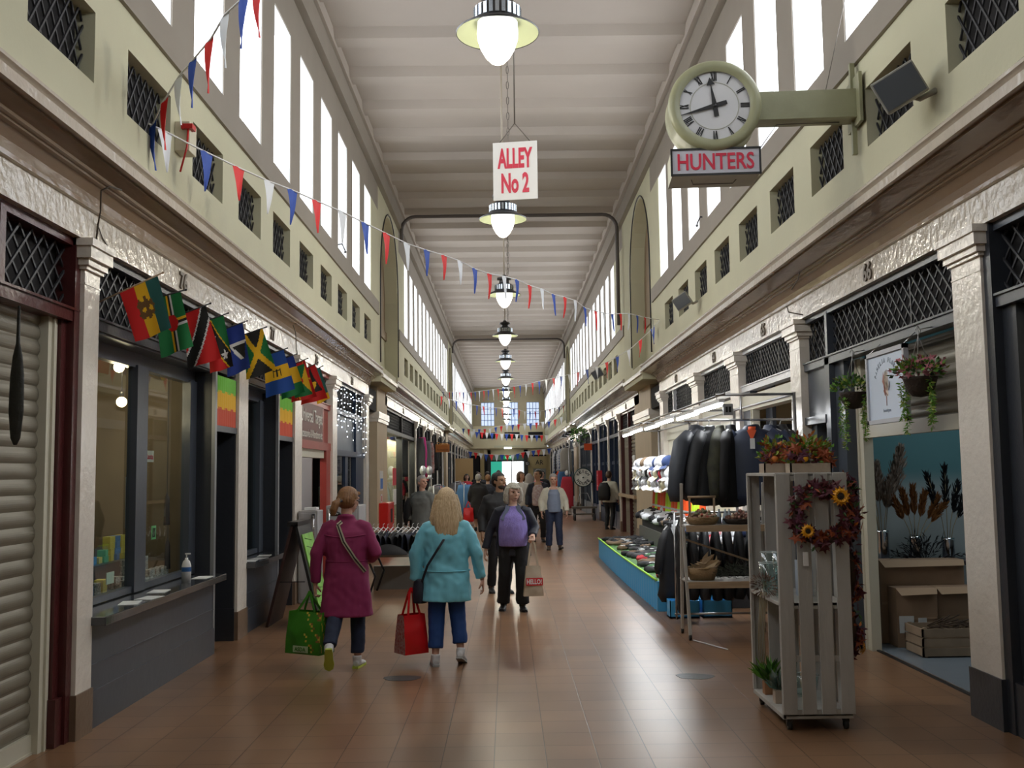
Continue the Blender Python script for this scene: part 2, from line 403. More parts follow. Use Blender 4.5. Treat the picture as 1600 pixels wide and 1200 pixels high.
# end wall and near closing
endw=mat('end_wall_paint',(.40,.34,.22),.7,var=.05)
m=MB()
m.box(-2.8,3.0,YE-.02,YE+.3,3.55,5.2,0)
xs=[(-1.95,-.95),(-.1,.85),(1.5,2.45)]
lo=-2.8
for a,b in xs+[(3.0,None)]:
    m.box(lo,a,YE,YE+.3,5.2,7.0,1)
    if b is None: break
    lo=b
m.box(-2.8,3.0,YE,YE+.3,7.0,8.2,1)
m.box(-2.8,3.0,YE-.12,YE,3.50,3.62,0); m.box(-2.85,3.2,YE+.2,YE+.29,3.0,3.56,0)
st(m.build('wall_end',[mat('end_wall_cream',(.62,.55,.36),.7),endw]))
for a,b in xs:
    wcount[0]+=1
    m=MB(); m.box(a,b,YE+.14,YE+.15,5.2,7.0)
    o=m.build('window_%d'%wcount[0],mat('far_window_pane',(.5,.6,.8),.4,emit=(.62,.74,1),es=1.1)); st(o)
    m=MB()
    for t in (0,.25,.5,.75,1): x=a+(b-a)*t; m.box(x-.025,x+.025,YE+.1,YE+.14,5.2,7.0)
    for z in (5.22,5.65,6.1,6.5,6.98): m.box(a,b,YE+.1,YE+.14,z-.025,z+.025)
    m.build('window_frame',mat('window_frame_blue',(.35,.40,.52),.5),o)
for a,b in ((-2.05,-.9),(-.2,.95),(1.6,2.7)):
    wcount[0]+=1
    m=MB(); m.box(a,b,YE-.06,YE-.03,4.25,4.72); st(m.build('window_%d'%wcount[0],void))
m=MB(); m.box(-6,6.4,-4.2,-4,0,8.4); st(m.build('wall_rear',cream_matte))
for side in (-1,1):
    a,b=sorted((side*(S(side)+.45),side*(S(side)+3.6)))
    m=MB(); m.box(a,b,-4,-2.5,0,3.6); st(m.build('wall_side_return',buff))
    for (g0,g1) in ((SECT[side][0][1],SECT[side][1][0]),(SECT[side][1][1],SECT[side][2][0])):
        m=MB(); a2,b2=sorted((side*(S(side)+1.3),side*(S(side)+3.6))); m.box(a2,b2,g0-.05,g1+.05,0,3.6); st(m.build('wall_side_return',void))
# end doorway, ground floor
m=MB()
gold=mat('end_cream_panel',(.42,.33,.15),.5)
m.box(-6,-1.25,YE+.3,YE+.5,0,3.6,0); m.box(1.25,6.3,YE+.3,YE+.5,0,3.6,1); m.box(-1.25,1.25,YE+.3,YE+.5,2.62,3.6,2)
st(m.build('wall_end',[void,gold,mat('green_transom',(.10,.20,.14),.4)]))
m=MB(); m.box(1.25,1.55,YE+.2,YE+.32,0,3.4); m.box(-1.5,-1.25,YE+.2,YE+.32,0,3.4); m.box(-2.05,-1.75,YE+.15,YE+.32,0,3.4,1); m.box(.28,.34,YE+.35,YE+.45,0,2.62)
m.box(-1.25,1.25,YE+.35,YE+.45,2.52,2.62)
st(m.build('door_1',[black,gold]))
bright=mat('bright_street',(.9,.92,.95),.6,emit=(.95,.98,1),es=3.0)
m=MB(); m.box(-.42,1.2,YE+3,YE+3.1,0,3.4,0); m.box(-1.6,-.42,YE+2.9,YE+3.0,0,3.4,1)
st(m.build('wall_street_beyond',[bright,mat('teal_street_wall',(.03,.40,.27),.5,emit=(.05,.6,.42),es=.7)]))
m=MB(); m.box(1.85,3.0,YE+.24,YE+.3,2.0,2.85); o=m.build('shop_sign_board',gold); tag(o,'ochre shop sign board reading AR at the far right corner','sign')
curve_text('AR',.6,.36,black,'lettering',o,face_M((2.42,YE+.235,2.42),0),.004)
m=MB(); m.box(1.85,2.95,YE+.24,YE+.3,2.9,3.35); tag(m.build('transom_window',void),'dark transom window above the AR sign board','window')
m=MB(); m.box(1.95,2.9,YE+.24,YE+.299,0,1.95); tag(m.build('panelled_shopfront',mat('grey_panel_end',(.22,.23,.2),.5)),'grey glazed front below the AR sign board','shopfront')
o=thing('exit_sign','green illuminated fire exit sign above the far bright doorway','sign',(0.05,YE+.24,2.82))
m=MB(); m.box(-.33,.33,-.03,.03,-.14,.14); m.build('housing',mat('exit_green',(.0,.22,.08),.5,emit=(0,.5,.15),es=.5),o)
curve_text('EXIT',.42,.15,mat('exit_letters',(.9,1,.9),.5,emit=(.8,1,.85),es=1.2),'lettering',o,face_M((0.03,-.034,0),0),.002)
o=thing('ceiling_light','white flush ceiling light in front of the far doorway','light',(0.05,YE-.6,3.46))
m=MB(); m.box(-.28,.28,-.2,.2,0,.12); m.build('diffuser',mat('flush_light',(.9,1,.95),.5,emit=(.95,1,.95),es=5),o)
m=MB(); m.box(-1.0,1.2,YE-.78,YE-.42,3.56,3.7); tag(m.build('light_canopy',cream_matte),'cream canopy board holding the flush light over the far doorway','canopy')
m=MB(); m.box(1.32,1.66,YE+.1,YE+.15,2.2,2.48); o=tag(m.build('number_sign',black),'small dark projecting sign with white lettering right of far doorway','sign')
curve_text('52',.2,.18,white,'lettering',o,face_M((1.49,YE+.097,2.34),0),.002)
# conduits across the ceiling
for yy in (24.3,47.4):
    m=MB(); z=7.92; xl,xr=-WL+.1,WR-.12
    m.tube([(xl,yy,7.3)]+[(xl+.35-.35*math.cos(a),yy,z-.35+.35*math.sin(a)) for a in [i*PI/12 for i in range(7)]]+[(xr-.35+.35*math.sin(a),yy,z-.35+.35*math.cos(a)) for a in [i*PI/12 for i in range(7)]]+[(xr,yy,5.2 if yy<30 else 7)],.045,8)
    st(m.build('trim_conduit',mat('conduit_grey',(.10,.085,.08),.5)))
# ================================================================= SHOPFRONTS
def bw(mb,name,mats,parent,recalc=True,bevel=0):
    """world-coordinate mesh under a parent that stands at parent.location"""
    lo=parent.location
    q=parent.parent
    off=Vector(lo)
    while q: off=off+Vector(q.location); q=q.parent
    mb.v=[(v[0]-off.x,v[1]-off.y,v[2]-off.z) for v in mb.v]
    return mb.build(name,mats,parent,recalc,bevel)
def sbx(mb,side,s0,s1,y0,y1,z0,z1,m=None):
    a,b=sorted((side*s0,side*s1)); mb.box(a,b,y0,y1,z0,z1,m)
tcount=[10]
def pilaster(side,y0,y1,body=cream_gloss,plinth=skirt,ph=.29):
    s=S(side); tcount[0]+=1
    m=MB(); sbx(m,side,s,s+.16,y0,y1,ph,3.10); root=m.build('trim_%d'%tcount[0],body); st(root)
    m=MB(); sbx(m,side,s-.012,s+.17,y0-.012,y1+.012,0,ph); m.build('plinth',plinth,root)
    m=MB(); sbx(m,side,s-.004,s+.165,y0-.004,y1+.004,3.0,3.012); sbx(m,side,s-.02,s+.17,y0-.02,y1+.02,3.10,3.125); sbx(m,side,s-.04,s+.18,y0-.04,y1+.04,3.125,3.17); sbx(m,side,s-.065,s+.2,y0-.065,y1+.065,3.17,3.25); sbx(m,side,s-.08,s+.2,y0-.08,y1+.08,3.25,3.30)
    m.build('capital',body,root)
    return root
def transom(root,side,y0,y1,fm,zb=2.82,zt=3.245,mull=(),gr=iron,cw=.155,ch=.15,back=True,hz=2.735):
    s=S(side)+.06
    m=MB(); sbx(m,side,s-.01,s+.12,y0,y1,zt,3.31); sbx(m,side,s-.02,s+.10,y0,y1,hz,zb); sbx(m,side,s-.035,s+.1,y0,y1,zb-.012,zb+.004)
    for u in mull: sbx(m,side,s-.015,s+.08,u-.035,u+.035,hz,zt+.03)
    bw(m,'header',fm,root)
    if back:
        m=MB(); sbx(m,side,s+.11,s+.13,y0,y1,zb-.03,zt+.03); bw(m,'transom_back',void,root)
        m=MB(); e=[y0]+list(mull)+[y1]
        for i in range(len(e)-1):
            a,b=e[i]+.01,e[i+1]-.01
            n=max(1,round((b-a)/1.0))
            for k in range(n):
                p,q=a+(b-a)*k/n,a+(b-a)*(k+1)/n
                lattice(m,lambda y,z,e_,side=side,s=s:(side*(s+.06-e_),y,z),p,q,zb,zt,cw,ch,.016,.012)
                sbx(m,side,s+.045,s+.06,q-.012,q+.012,zb,zt)
        bw(m,'transom_grille',gr,root)
def shutter(root,side,s,y0,y1,z0,z1,mt=shutter_m,pitch=.098,bar=True):
    m=MB(); nz=int((z1-z0)/pitch*8)
    def fn(u,v):
        z=z0+(z1-z0)*v; t=((z-z0)/pitch)%1.0
        d=.004 if t<.12 else .004+.016*math.sin(PI*(t-.12)/.88)**.6
        return (side*(s-d),y0+(y1-y0)*u,z)
    m.grid(fn,2,nz,smooth=False)
    o=bw(m,'roller_shutter',mt,root)
    if bar:
        m=MB(); sbx(m,side,s-.03,s+.03,y0,y1,z0-.11,z0); sbx(m,side,s-.04,s+.03,y0,y1,z0-.12,z0-.105); bw(m,'shutter_bottom_rail',guide_m,root)
    return o
def guide(root,side,s,ya,yb,z0,z1):
    m=MB(); sbx(m,side,s-.06,s+.03,ya,yb,z0,z1); c=(ya+yb)/2; sbx(m,side,s-.075,s-.05,c-.01,c+.01,z0,z1); bw(m,'shutter_guide',guide_m,root)
NUM=mat('number_bronze',(.16,.13,.10),.5)
WORDS={'60':'sixty','61':'sixty one','62':'sixty two','63':'sixty three','64':'sixty four','65':'sixty five','66':'sixty six','76':'seventy six','77':'seventy seven','78':'seventy eight','79':'seventy nine','80':'eighty','81':'eighty one','82':'eighty two','83':'eighty three','84':'eighty four','58':'fifty eight','59':'fifty nine'}
def shopno(side,y,s):
    o=curve_text(s,.20,.155,NUM,'shop_number',None,face_M((side*(S(side)-.004),y,3.405),side),.012,.03)
    nm='left' if side<0 else 'right'
    tag(o,'dark raised numerals reading %s on the %s cream fascia'%(WORDS[s],nm),'shop number'); return o
# ---- pilasters of the first stretch
for a,b in ((6.78,7.03),(10.76,11.14),(13.61,14.07),(16.55,16.98),(20.5,20.88)): pilaster(-1,a,b)
for i,(a,b) in enumerate(((6.68,7.12),(10.9,11.29),(13.84,14.35),(16.8,17.37),(20.6,21.04))): pilaster(1,a,b,plinth=slate_dk if i==0 else skirt,ph=.33)
# ---- left, maroon shuttered shop
r=thing('shopfront','closed maroon shopfront with beige roller shutter, nearest on the left','shopfront',(-SL-.06,5,0))
transom(r,-1,1.5,6.78,maroon,mull=(5.75,),cw=.16,ch=.16)
m=MB(); sbx(m,-1,SL+.03,SL+.16,6.70,6.78,0,3.31); sbx(m,-1,SL+.08,SL+.5,6.62,6.72,0,2.74); sbx(m,-1,SL+.05,SL+.5,6.60,6.78,0,.3); bw(m,'frame',maroon,r)
shutter(r,-1,SL+.17,1.5,6.50,.12,2.74); guide(r,-1,SL+.16,6.48,6.61,0,2.74)
m=MB(); m.lathe([(.012,0),(.02,.05),(.045,-.12),(.05,-.3),(.04,-.5),(.015,-.6)],(0,0,0),10); 
o=MB(); o.rings([(0,0,0,.008,.008),(0,0,-.22,.012,.01),(0,0,-.30,.03,.012),(0,0,-.42,.042,.016),(0,0,-.62,.045,.016),(0,0,-.78,.03,.014),(0,0,-.82,.01,.008)],12)
o=o.build('hanging_paddle',mat('dark_carved_wood',(.018,.018,.014),.5,bump=.3)); o.location=tuple(P(30,478,X=-2.87)); tag(o,'dark carved paddle hanging from the maroon header at far left','ornament')
# ---- left 76, slate shop with window, counter and doorway
def lshop(y0,yp,y1,lab,pane_splits,riser=True):
    r=thing('shopfront',lab,'shopfront',(-SL-.06,(y0+y1)/2,0))
    transom(r,-1,y0,y1,slate_dk,cw=.15,ch=.15)
    m=MB()
    sbx(m,-1,SL+.22,SL+.30,y0,yp,2.60,2.80); sbx(m,-1,SL+.06,SL+.30,y0,yp,2.72,2.78)
    for a,b in pane_splits: sbx(m,-1,SL+.20,SL+.28,a,b,.77,2.62)
    sbx(m,-1,SL+.22,SL+.28,y0,yp,.77,.82); bw(m,'window_frame',slate,r)
    m=MB(); sbx(m,-1,SL+.25,SL+.256,y0,yp,.80,2.62); bw(m,'window_pane',glass,r)
    m=MB(); sbx(m,-1,SL+.02,SL+1.0,yp,yp+.05,0,2.76); bw(m,'door_jamb',slate_dk,r)
    m=MB(); sbx(m,-1,SL+.015,SL+.05,yp-.012,yp+.05,0,2.76); bw(m,'edge_trim',mat('worn_silver_edge',(.30,.31,.33),.35,metal=.5),r)
    m=MB(); sbx(m,-1,SL+.02,SL+.06,yp+.05,y1,2.14,2.20); sbx(m,-1,SL+.03,SL+.05,y1-.03,y1,0,2.7); bw(m,'door_head',slate,r)
    m=MB(); sbx(m,-1,SL+.03,SL+1.0,y1-.04,y1,0,2.2); sbx(m,-1,SL+.95,SL+1.0,yp,y1,0,2.3); sbx(m,-1,SL+.02,SL+.9,y1-.05,y1-.04,0,.33); bw(m,'doorway_lining',slate_dk,r)
    m=MB(); sbx(m,-1,SL+.02,SL+.25,y0,yp,0,.70); sbx(m,-1,SL+.012,SL+.1,y0,yp+.03,.0,.24); sbx(m,-1,SL+.01,SL+.1,y0,yp,.235,.25); sbx(m,-1,SL+.012,SL+.1,y0,yp,.42,.43); bw(m,'stall_riser',slate,r)
    m=MB(); sbx(m,-1,SL-.10,SL+.26,y0-.02,yp+.03,.70,.76); bw(m,'counter',mat('glossy_grey_counter',(.05,.055,.06),.12,coat=.5,bump=.05),r,bevel=.006)
    return r
lshop(7.03,9.95,10.76,'slate blue shop numbered 76 with glass window, counter and dark doorway',[(7.03,7.3),(8.35,8.6),(9.75,9.95)])
lshop(11.14,12.70,13.61,'slate blue shop numbered 77 with pale glazed window beside a doorway',[(11.14,11.35),(12.5,12.7)])
def banner_col(u,v):
    if v>.67+.03*(int(u*26)%2): return 0
    if v>.33+.03*(int(u*26)%2): return 1
    return 2
bm_=[mat('banner_green',(.16,.50,.05),.7),mat('banner_yellow',(.75,.42,.02),.7),mat('banner_red',(.55,.07,.03),.7)]
for (ya,yb,lab) in ((9.99,10.74,'nearer green, yellow and red banner, over the first dark doorway'),(12.74,13.58,'farther green, yellow and red banner, over the second dark doorway')):
    m=MB(); m.grid(lambda u,v:(-SL-.03+.004*math.sin(u*60),ya+(yb-ya)*u,2.20+.50*v),52,24,banner_col); tag(m.build('striped_banner',bm_),lab,'banner')
# interior of the window shop
def room(side,y0,y1,depth,wallm,floorm,ceilm,lab,s0=.32,z1=3.4):
    s=S(side)
    m=MB(); sbx(m,side,s+depth,s+depth+.05,y0,y1,0,z1); sbx(m,side,s+s0,s+depth,y0-.02,y0+.03,0,z1); sbx(m,side,s+s0,s+depth,y1-.03,y1+.02,0,z1)
    o=st(m.build('wall_shop_interior',wallm))
    m=MB(); sbx(m,side,s+s0,s+depth,y0,y1,z1,z1+.03); st(m.build('ceiling_shop',ceilm))
    if floorm: m=MB(); sbx(m,side,s+s0,s+depth,y0,y1,.0,.006); st(m.build('floor_shop',floorm))
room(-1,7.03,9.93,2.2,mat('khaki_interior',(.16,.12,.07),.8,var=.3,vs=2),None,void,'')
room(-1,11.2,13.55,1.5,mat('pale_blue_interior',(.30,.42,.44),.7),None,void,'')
for (x,y,z,k) in ((186,574,0,'upper'),(190,628,0,'lower')):
    p=P(x,y,X=-3.38)
    o=thing('bulb_lamp','warm glowing round bulb, %s of the two behind the left shop window'%k,'lamp',p)
    m=MB(); m.ball((0,0,0),.045,16); m.build('bulb',mat('warm_bulb',(1,.8,.5),.4,emit=(1,.75,.4),es=18),o)
    m=MB(); m.tube([(0,0,.04),(0,0,.09)],.02,8); m.tube([(0,0,.09),(0,0,3.4-p.z)],.004,5); m.build('cord',black,o)
    point('bulb_light',p+Vector((0,0,-.07)),9,(1,.8,.5))
# ---- left 3, red shop
r=thing('shopfront','red shopfront with white lettered fascia sign, between two cream pilasters','shopfront',(-SL-.06,15.3,0))
transom(r,-1,14.07,16.55,redp,cw=.15,ch=.15,mull=(15.9,))
m=MB(); sbx(m,-1,SL+.03,SL+.12,14.07,16.55,2.08,2.20); sbx(m,-1,SL+.05,SL+.12,15.86,16.0,2.1,2.74); sbx(m,-1,SL+.08,SL+.1,16.0,16.55,2.1,2.74); sbx(m,-1,SL+.04,SL+.14,16.2,16.55,0,2.1); bw(m,'frame',redp,r)
m=MB(); sbx(m,-1,SL+.04,SL+.08,14.1,15.86,2.2,2.74); sg=bw(m,'sign_panel',mat('dusky_brown_sign',(.16,.07,.06),.5),r)
lm=mat('sign_cream_letters',(.62,.60,.55),.5)
o=curve_text('Universal Target',1.62,.26,lm,'lettering',r,Matrix.Translation(-Vector(r.location))@face_M((-SL-.036,14.98,2.53),-1),.004,.01)
o=curve_text('Accessories & Alterations etc',1.62,.12,lm,'lettering',r,Matrix.Translation(-Vector(r.location))@face_M((-SL-.036,14.98,2.30),-1),.004,.01)
m=MB(); sbx(m,-1,SL+.08,SL+.2,14.1,16.2,1.96,2.08); bw(m,'shutter_box',guide_m,r)
room(-1,14.1,16.5,1.8,mat('pale_grey_interior',(.34,.34,.35),.7),None,void,'')
point('shop_light',(-3.9,15.3,2.5),60,(1,.95,.88))
m=MB(); sbx(m,-1,SL+.9,SL+1.0,14.2,15.0,.2,1.95); bw(m,'display_board',mat('dark_print',(.05,.03,.03),.6,var=.8,vs=12),r)
# ---- left 4, navy and grey shop with fairy lights
r=thing('shopfront','navy shopfront with grey upper panel and fairy lights, last before the passage','shopfront',(-SL-.06,18.8,0))
transom(r,-1,16.98,20.5,navy,cw=.15,ch=.15,mull=(19.4,))
gp=mat('grey_panel',(.13,.16,.20),.35,var=.1)
m=MB(); sbx(m,-1,SL+.08,SL+.1,16.98,20.5,2.12,2.74); bw(m,'upper_panel',gp,r)
m=MB(); sbx(m,-1,SL+.03,SL+.12,16.98,20.5,2.02,2.12); sbx(m,-1,SL+.04,SL+.12,19.36,19.46,0,2.74); sbx(m,-1,SL+.06,SL+.10,19.46,20.5,0,2.02); sbx(m,-1,SL+.06,SL+.1,18.2,18.5,0,2.02); sbx(m,-1,SL+.06,SL+.1,16.98,18.3,0,.7); bw(m,'frame',navy,r)
m=MB(); sbx(m,-1,SL+.09,SL+.094,16.98,19.36,.7,2.02); bw(m,'window_pane',glass,r)
m=MB()
for k in range(16): y=17.1+.07*k; m.tube([(-SL-.3-.03*(k%2),y,.75),(-SL-.3-.03*(k%2),y,1.5)],.04,6)
bw(m,'curtain',mat('pale_green_curtain',(.35,.42,.34),.8),r)
room(-1,17.1,20.45,1.3,void,None,void,'')
point('shop_light',(-3.6,17.8,1.9),3,(1,.95,.88))
fl=mat('fairy_led',(.8,.9,1),.5,emit=(.75,.85,1),es=14)
f=thing('fairy_lights','strings of tiny cool white fairy lights over the navy shopfront','fairy lights',(-SL+.02,18.8,3.2))
m=MB(); m2=MB()
for k in range(11):
    y=17.0+.34*k; zb=2.35+random.random()*.6 if k not in (9,10) else 2.1
    pts=[(-SL-.0,y+random.uniform(-.05,.05),3.25-i*(3.25-zb)/8) for i in range(9)]
    m.tube(pts,.003,4)
    for p in pts[1:]:
        for q in (0,): m2.ball((p[0]+.01,p[1]+random.uniform(-.09,.09),p[2]+random.uniform(-.04,.04)),.0075,6)
bw(m,'wire',black,f); bw(m2,'led_bulbs',fl,f).__setitem__('kind','stuff')
# ---- right, nearest shutter shop
r=thing('shopfront','closed slate blue shopfront with roller shutter, nearest on the right','shopfront',(SR+.06,5,0))
transom(r,1,1.5,6.68,slate,cw=.17,ch=.16)
m=MB(); sbx(m,1,SR+.02,SR+.16,6.58,6.68,0,3.31); sbx(m,1,SR+.08,SR+.5,6.40,6.60,0,2.74); sbx(m,1,SR+.03,SR+.5,6.36,6.68,0,.33); bw(m,'frame',slate_dk,r)
shutter(r,1,SR+.22,1.5,6.2,.12,2.74); guide(r,1,SR+.2,6.2,6.38,0,2.74)
# ---- right 66, flower shop
r=thing('shopfront','slate blue flower shop numbered 66 with half raised shutter','shopfront',(SR+.06,9,0))
transom(r,1,7.12,10.9,slate,mull=(10.13,),cw=.155,ch=.15)
m=MB(); sbx(m,1,SR+.04,SR+.16,10.06,10.20,0,2.8); sbx(m,1,SR+.10,SR+.26,9.80,10.06,0,2.74); sbx(m,1,SR+.03,SR+.15,10.20,10.9,2.16,2.24); sbx(m,1,SR+.1,SR+.2,10.72,10.9,0,2.2); bw(m,'frame',slate,r)
m=MB(); sbx(m,1,SR+.08,SR+.1,10.2,10.9,2.24,2.74); bw(m,'side_panel',slate,r)
shutter(r,1,SR+.26,7.1,9.68,2.10,2.74); guide(r,1,SR+.26,9.62,9.83,0,2.74)
m=MB(); sbx(m,1,SR+.2,SR+.24,10.2,10.72,1.85,2.2); bw(m,'side_shutter',shutter_m,r)
m=MB(); sbx(m,1,SR+.19,SR+.24,10.2,10.72,1.72,1.85); bw(m,'side_shutter_rail',guide_m,r)
teal=bpy.data.materials.new('teal_two_tone_wall'); teal.use_nodes=True
_n=teal.node_tree.nodes; _l=teal.node_tree.links; _t=_n.new('ShaderNodeTexCoord'); _s=_n.new('ShaderNodeSeparateXYZ'); _r=_n.new('ShaderNodeValToRGB')
_l.new(_t.outputs['Object'],_s.inputs[0]); _d=_n.new('ShaderNodeMath'); _d.operation='DIVIDE'; _d.inputs[1].default_value=3.4; _l.new(_s.outputs[2],_d.inputs[0]); _l.new(_d.outputs[0],_r.inputs[0])
_r.color_ramp.interpolation='EASE'; _r.color_ramp.elements[0].position=.40; _r.color_ramp.elements[0].color=(.42,.46,.46,1); _r.color_ramp.elements[1].position=.50; _r.color_ramp.elements[1].color=(.10,.24,.26,1)
_l.new(_r.outputs[0],_n['Principled BSDF'].inputs['Base Color']); _n['Principled BSDF'].inputs['Roughness'].default_value=.7
room(1,7.15,10.86,3.2,teal,mat('grey_vinyl_floor',(.20,.24,.28),.25,var=.05),mat('shop_ceiling',(.4,.4,.4),.8),'',s0=.3)
m=MB(); m.box(SR+.24,SR+.27,7.1,9.85,0,.012); st(m.build('trim_threshold',black))
m=MB(); m.box(3.5,3.72,10.55,10.83,0,3.4); m.box(3.48,3.78,10.50,10.84,0,.42); st(m.build('trim_shop_corner',mat('sage_post',(.22,.32,.30),.5)))
area('flower_shop_light',(4.7,9.3,3.3),(0,0,0),1.2,.3,22,(.85,.95,1))
# ---- right 65, 64 and the stall shop
r=thing('shopfront','shopfront numbered 65 with white header and warm lit interior behind the coats','shopfront',(SR+.06,12.5,0))
whitep=mat('white_gloss_paint',(.62,.63,.66),.2,bump=.2)
transom(r,1,11.29,13.84,whitep,cw=.12,ch=.12)
m=MB(); sbx(m,1,SR+.05,SR+.2,11.29,13.84,2.55,2.68); sbx(m,1,SR+.04,SR+.2,11.29,13.84,2.48,2.55); bw(m,'shutter_box',guide_m,r)
m=MB(); sbx(m,1,SR+.06,SR+.16,13.45,13.84,0,2.74); sbx(m,1,SR+.06,SR+.16,11.29,11.4,0,2.74); bw(m,'frame',slate,r); guide(r,1,SR+.12,13.33,13.45,0,2.55)
room(1,11.3,13.83,2.6,mat('warm_cream_interior',(.62,.52,.36),.7),None,mat('shop_ceiling',(.4,.4,.4),.8),'',s0=.2)
m=MB(); m.box(3.4,3.45,13.0,13.32,1.2,3.3); m.box(3.4,4.2,13.7,13.75,.4,2.3); tag(m.build('grey_partition',slate),'dark grey partition just inside the shop numbered 65','partition')
p=Vector(P(1231,629,X=4.4)); o=thing('bulb_lamp','bare glowing bulb hanging in the cream shop numbered 65','lamp',p)
m=MB(); m.ball((0,0,0),.04,14); m.build('bulb',mat('warm_bulb',(1,.8,.5)),o); m=MB(); m.tube([(0,0,.03),(0,0,.5)],.008,6); m.build('cord',black,o)
point('bulb_light',p+Vector((-.1,-.1,-.08)),30,(1,.82,.55))
r=thing('shopfront','white framed shopfront numbered 64 behind the hanging strip lights','shopfront',(SR+.06,15.6,0))
transom(r,1,14.35,16.8,whitep,cw=.12,ch=.12)
m=MB(); sbx(m,1,SR+.06,SR+.2,14.35,16.8,2.35,2.7); sbx(m,1,SR+.1,SR+.2,14.35,16.8,0,2.35); bw(m,'shutter_box',guide_m,r)
r=thing('shopfront','white framed shopfront behind the sock stall, last before the right passage','shopfront',(SR+.06,19,0))
transom(r,1,17.37,20.6,whitep,cw=.12,ch=.12,mull=(19.6,))
m=MB(); sbx(m,1,SR+.1,SR+.2,17.37,20.6,0,2.7); sbx(m,1,SR+.06,SR+.2,17.37,20.6,2.3,2.7); bw(m,'front_panel',guide_m,r)
m=MB(); sbx(m,1,SR+.06,SR+.12,18.6,19.6,0,1.9); sbx(m,1,SR+.04,SR+.1,19.2,19.25,0,2.2); bw(m,'door',mat('grey_door',(.12,.13,.14),.5),r)
for side,y,s in ((-1,8.83,'76'),(-1,12.24,'77'),(-1,15.1,'78'),(-1,18.6,'79'),(1,8.75,'66'),(1,12.4,'65'),(1,15.4,'64'),(1,18.9,'63')): shopno(side,y,s)
# ---- the two further stretches
def bay(side,y0,y1,fm,lab,kind='doors',col=None,grey=True):
    r=thing('shopfront',lab,'shopfront',(side*(S(side)+.06),(y0+y1)/2,0)); s=S(side)
    far=y0>49
    m=MB(); sbx(m,side,s+.05,s+.16,y0,y1,3.24,3.31); sbx(m,side,s+.04,s+.16,y0,y1,2.70,2.80)
    for u in (y0,(y0+y1)/2-.04,y1-.08): sbx(m,side,s+.04,s+.2,u,u+.08,0,3.3)
    if kind=='doors': sbx(m,side,s+.05,s+.2,y0,y1,0,.5)
    bw(m,'frame',fm,r)
    m=MB(); sbx(m,side,s+.17,s+.2,y0,y1,2.8,3.24); bw(m,'transom_back',void,r)
    if not far:
        m=MB(); lattice(m,lambda y,z,e_:(side*(s+.12-e_),y,z),y0,y1,2.8,3.24,.15,.15,.016,.012); bw(m,'transom_grille',iron,r)
    if kind=='shutter':
        m=MB(); sbx(m,side,s+.14,s+.2,y0,y1,0,2.7)
        for k in range(27): sbx(m,side,s+.12,s+.15,y0+.3,y1-.3,k*.1+.02,k*.1+.085)
        bw(m,'roller_shutter',shutter_m,r)
    elif kind=='lit':
        m=MB(); sbx(m,side,s+.42,s+.46,y0,y1,0,2.7); bw(m,'lit_interior',mat('lit_cream_interior',(.70,.60,.38),.7),r)
        m=MB(); sbx(m,side,s+.12,s+.126,y0,y1,.05,2.7); bw(m,'window_pane',glass,r)
        area('shop_strip',(side*(s+.27),(y0+y1)/2,2.65),(0,0,0),.2,(y1-y0)*.9,150,(1,.92,.72))
    else:
        m=MB(); sbx(m,side,s+.15,s+.2,y0,y1,0,2.7)
        bw(m,'door_panel',col or navy,r)
        m=MB()
        n=max(2,int((y1-y0)/.5))
        for k in range(n+1): y=y0+(y1-y0)*k/n; sbx(m,side,s+.10,s+.15,y-.03,y+.03,.5,2.7)
        sbx(m,side,s+.10,s+.15,y0,y1,1.9,2.0)
        bw(m,'glazing_bars',fm,r)
    return r
glassy=mat('dark_shop_glass',(.03,.035,.04),.12)
LB=[(24.1,31.6,'lit','black framed lit shop just past the red fire box',black,None),(31.9,34.7,'doors','dark shopfront behind the pink scarf and mannequin heads',black,glassy),(34.95,38.0,'doors','dark shopfront with clothes hung outside, third in the far left row',black,glassy),(38.25,41.4,'doors','dark shopfront under the hanging orange wooden sign',black,glassy),(41.65,44.8,'doors','dark shopfront last before the second left arch',black,mat('green_door',(.02,.10,.05),.5))]
for i,(a,b,k,lab,fm,c) in enumerate(LB):
    bay(-1,a,b,fm,lab,k,c); pilaster(-1,b,b+.25)
    shopno(-1,(a+b)/2,str(80+i))
RB=[(25.2,28.8,'shutter','maroon shopfront with closed shutter and posted notices',maroon,None),(29.1,32.0,'doors','navy shopfront where the person with the backpack stands',navy,void),(32.25,35.4,'doors','deep blue shopfront behind the red wall box',navy,navy),(35.65,38.6,'doors','deep blue shopfront right of the weigh house dial',navy,navy),(38.85,44.9,'doors','grey weigh house front behind the round dial',slate,mat('weigh_grey',(.12,.15,.17),.5))]
for i,(a,b,k,lab,fm,c) in enumerate(RB):
    bay(1,a,b,fm,lab,k,c); pilaster(1,b,b+.25)
    shopno(1,(a+b)/2,str(62-i))
m=MB(); sbx(m,1,SR-.06,SR+.03,25.2,28.8,1.0,1.08); tag(m.build('shop_ledge',wood),'wooden ledge across the closed maroon shutter shop','ledge')
for k,(y,z) in enumerate(((26.0,1.9),(26.0,1.45))):
    m=MB(); sbx(m,1,SR+.08,SR+.11,y,y+.5,z-.2,z+.2); tag(m.build('notice',paper),'white notice on the maroon shop shutter, %s one'%('upper','lower')[k],'notice')
for side in (-1,1):
    y=48.7+ .3; i=0
    while y<74:
        b=min(y+3.1,76.5); i+=1
        q=bay(side,y,b,[black,slate][i%2],'distant dark framed shopfront past the second arch on the %s'%('left' if side<0 else 'right'),'doors',[glassy,navy,void][i%3]); q['group']='distant shopfronts on the %s'%('left' if side<0 else 'right'); pilaster(side,b,b+.25); y=b+.25
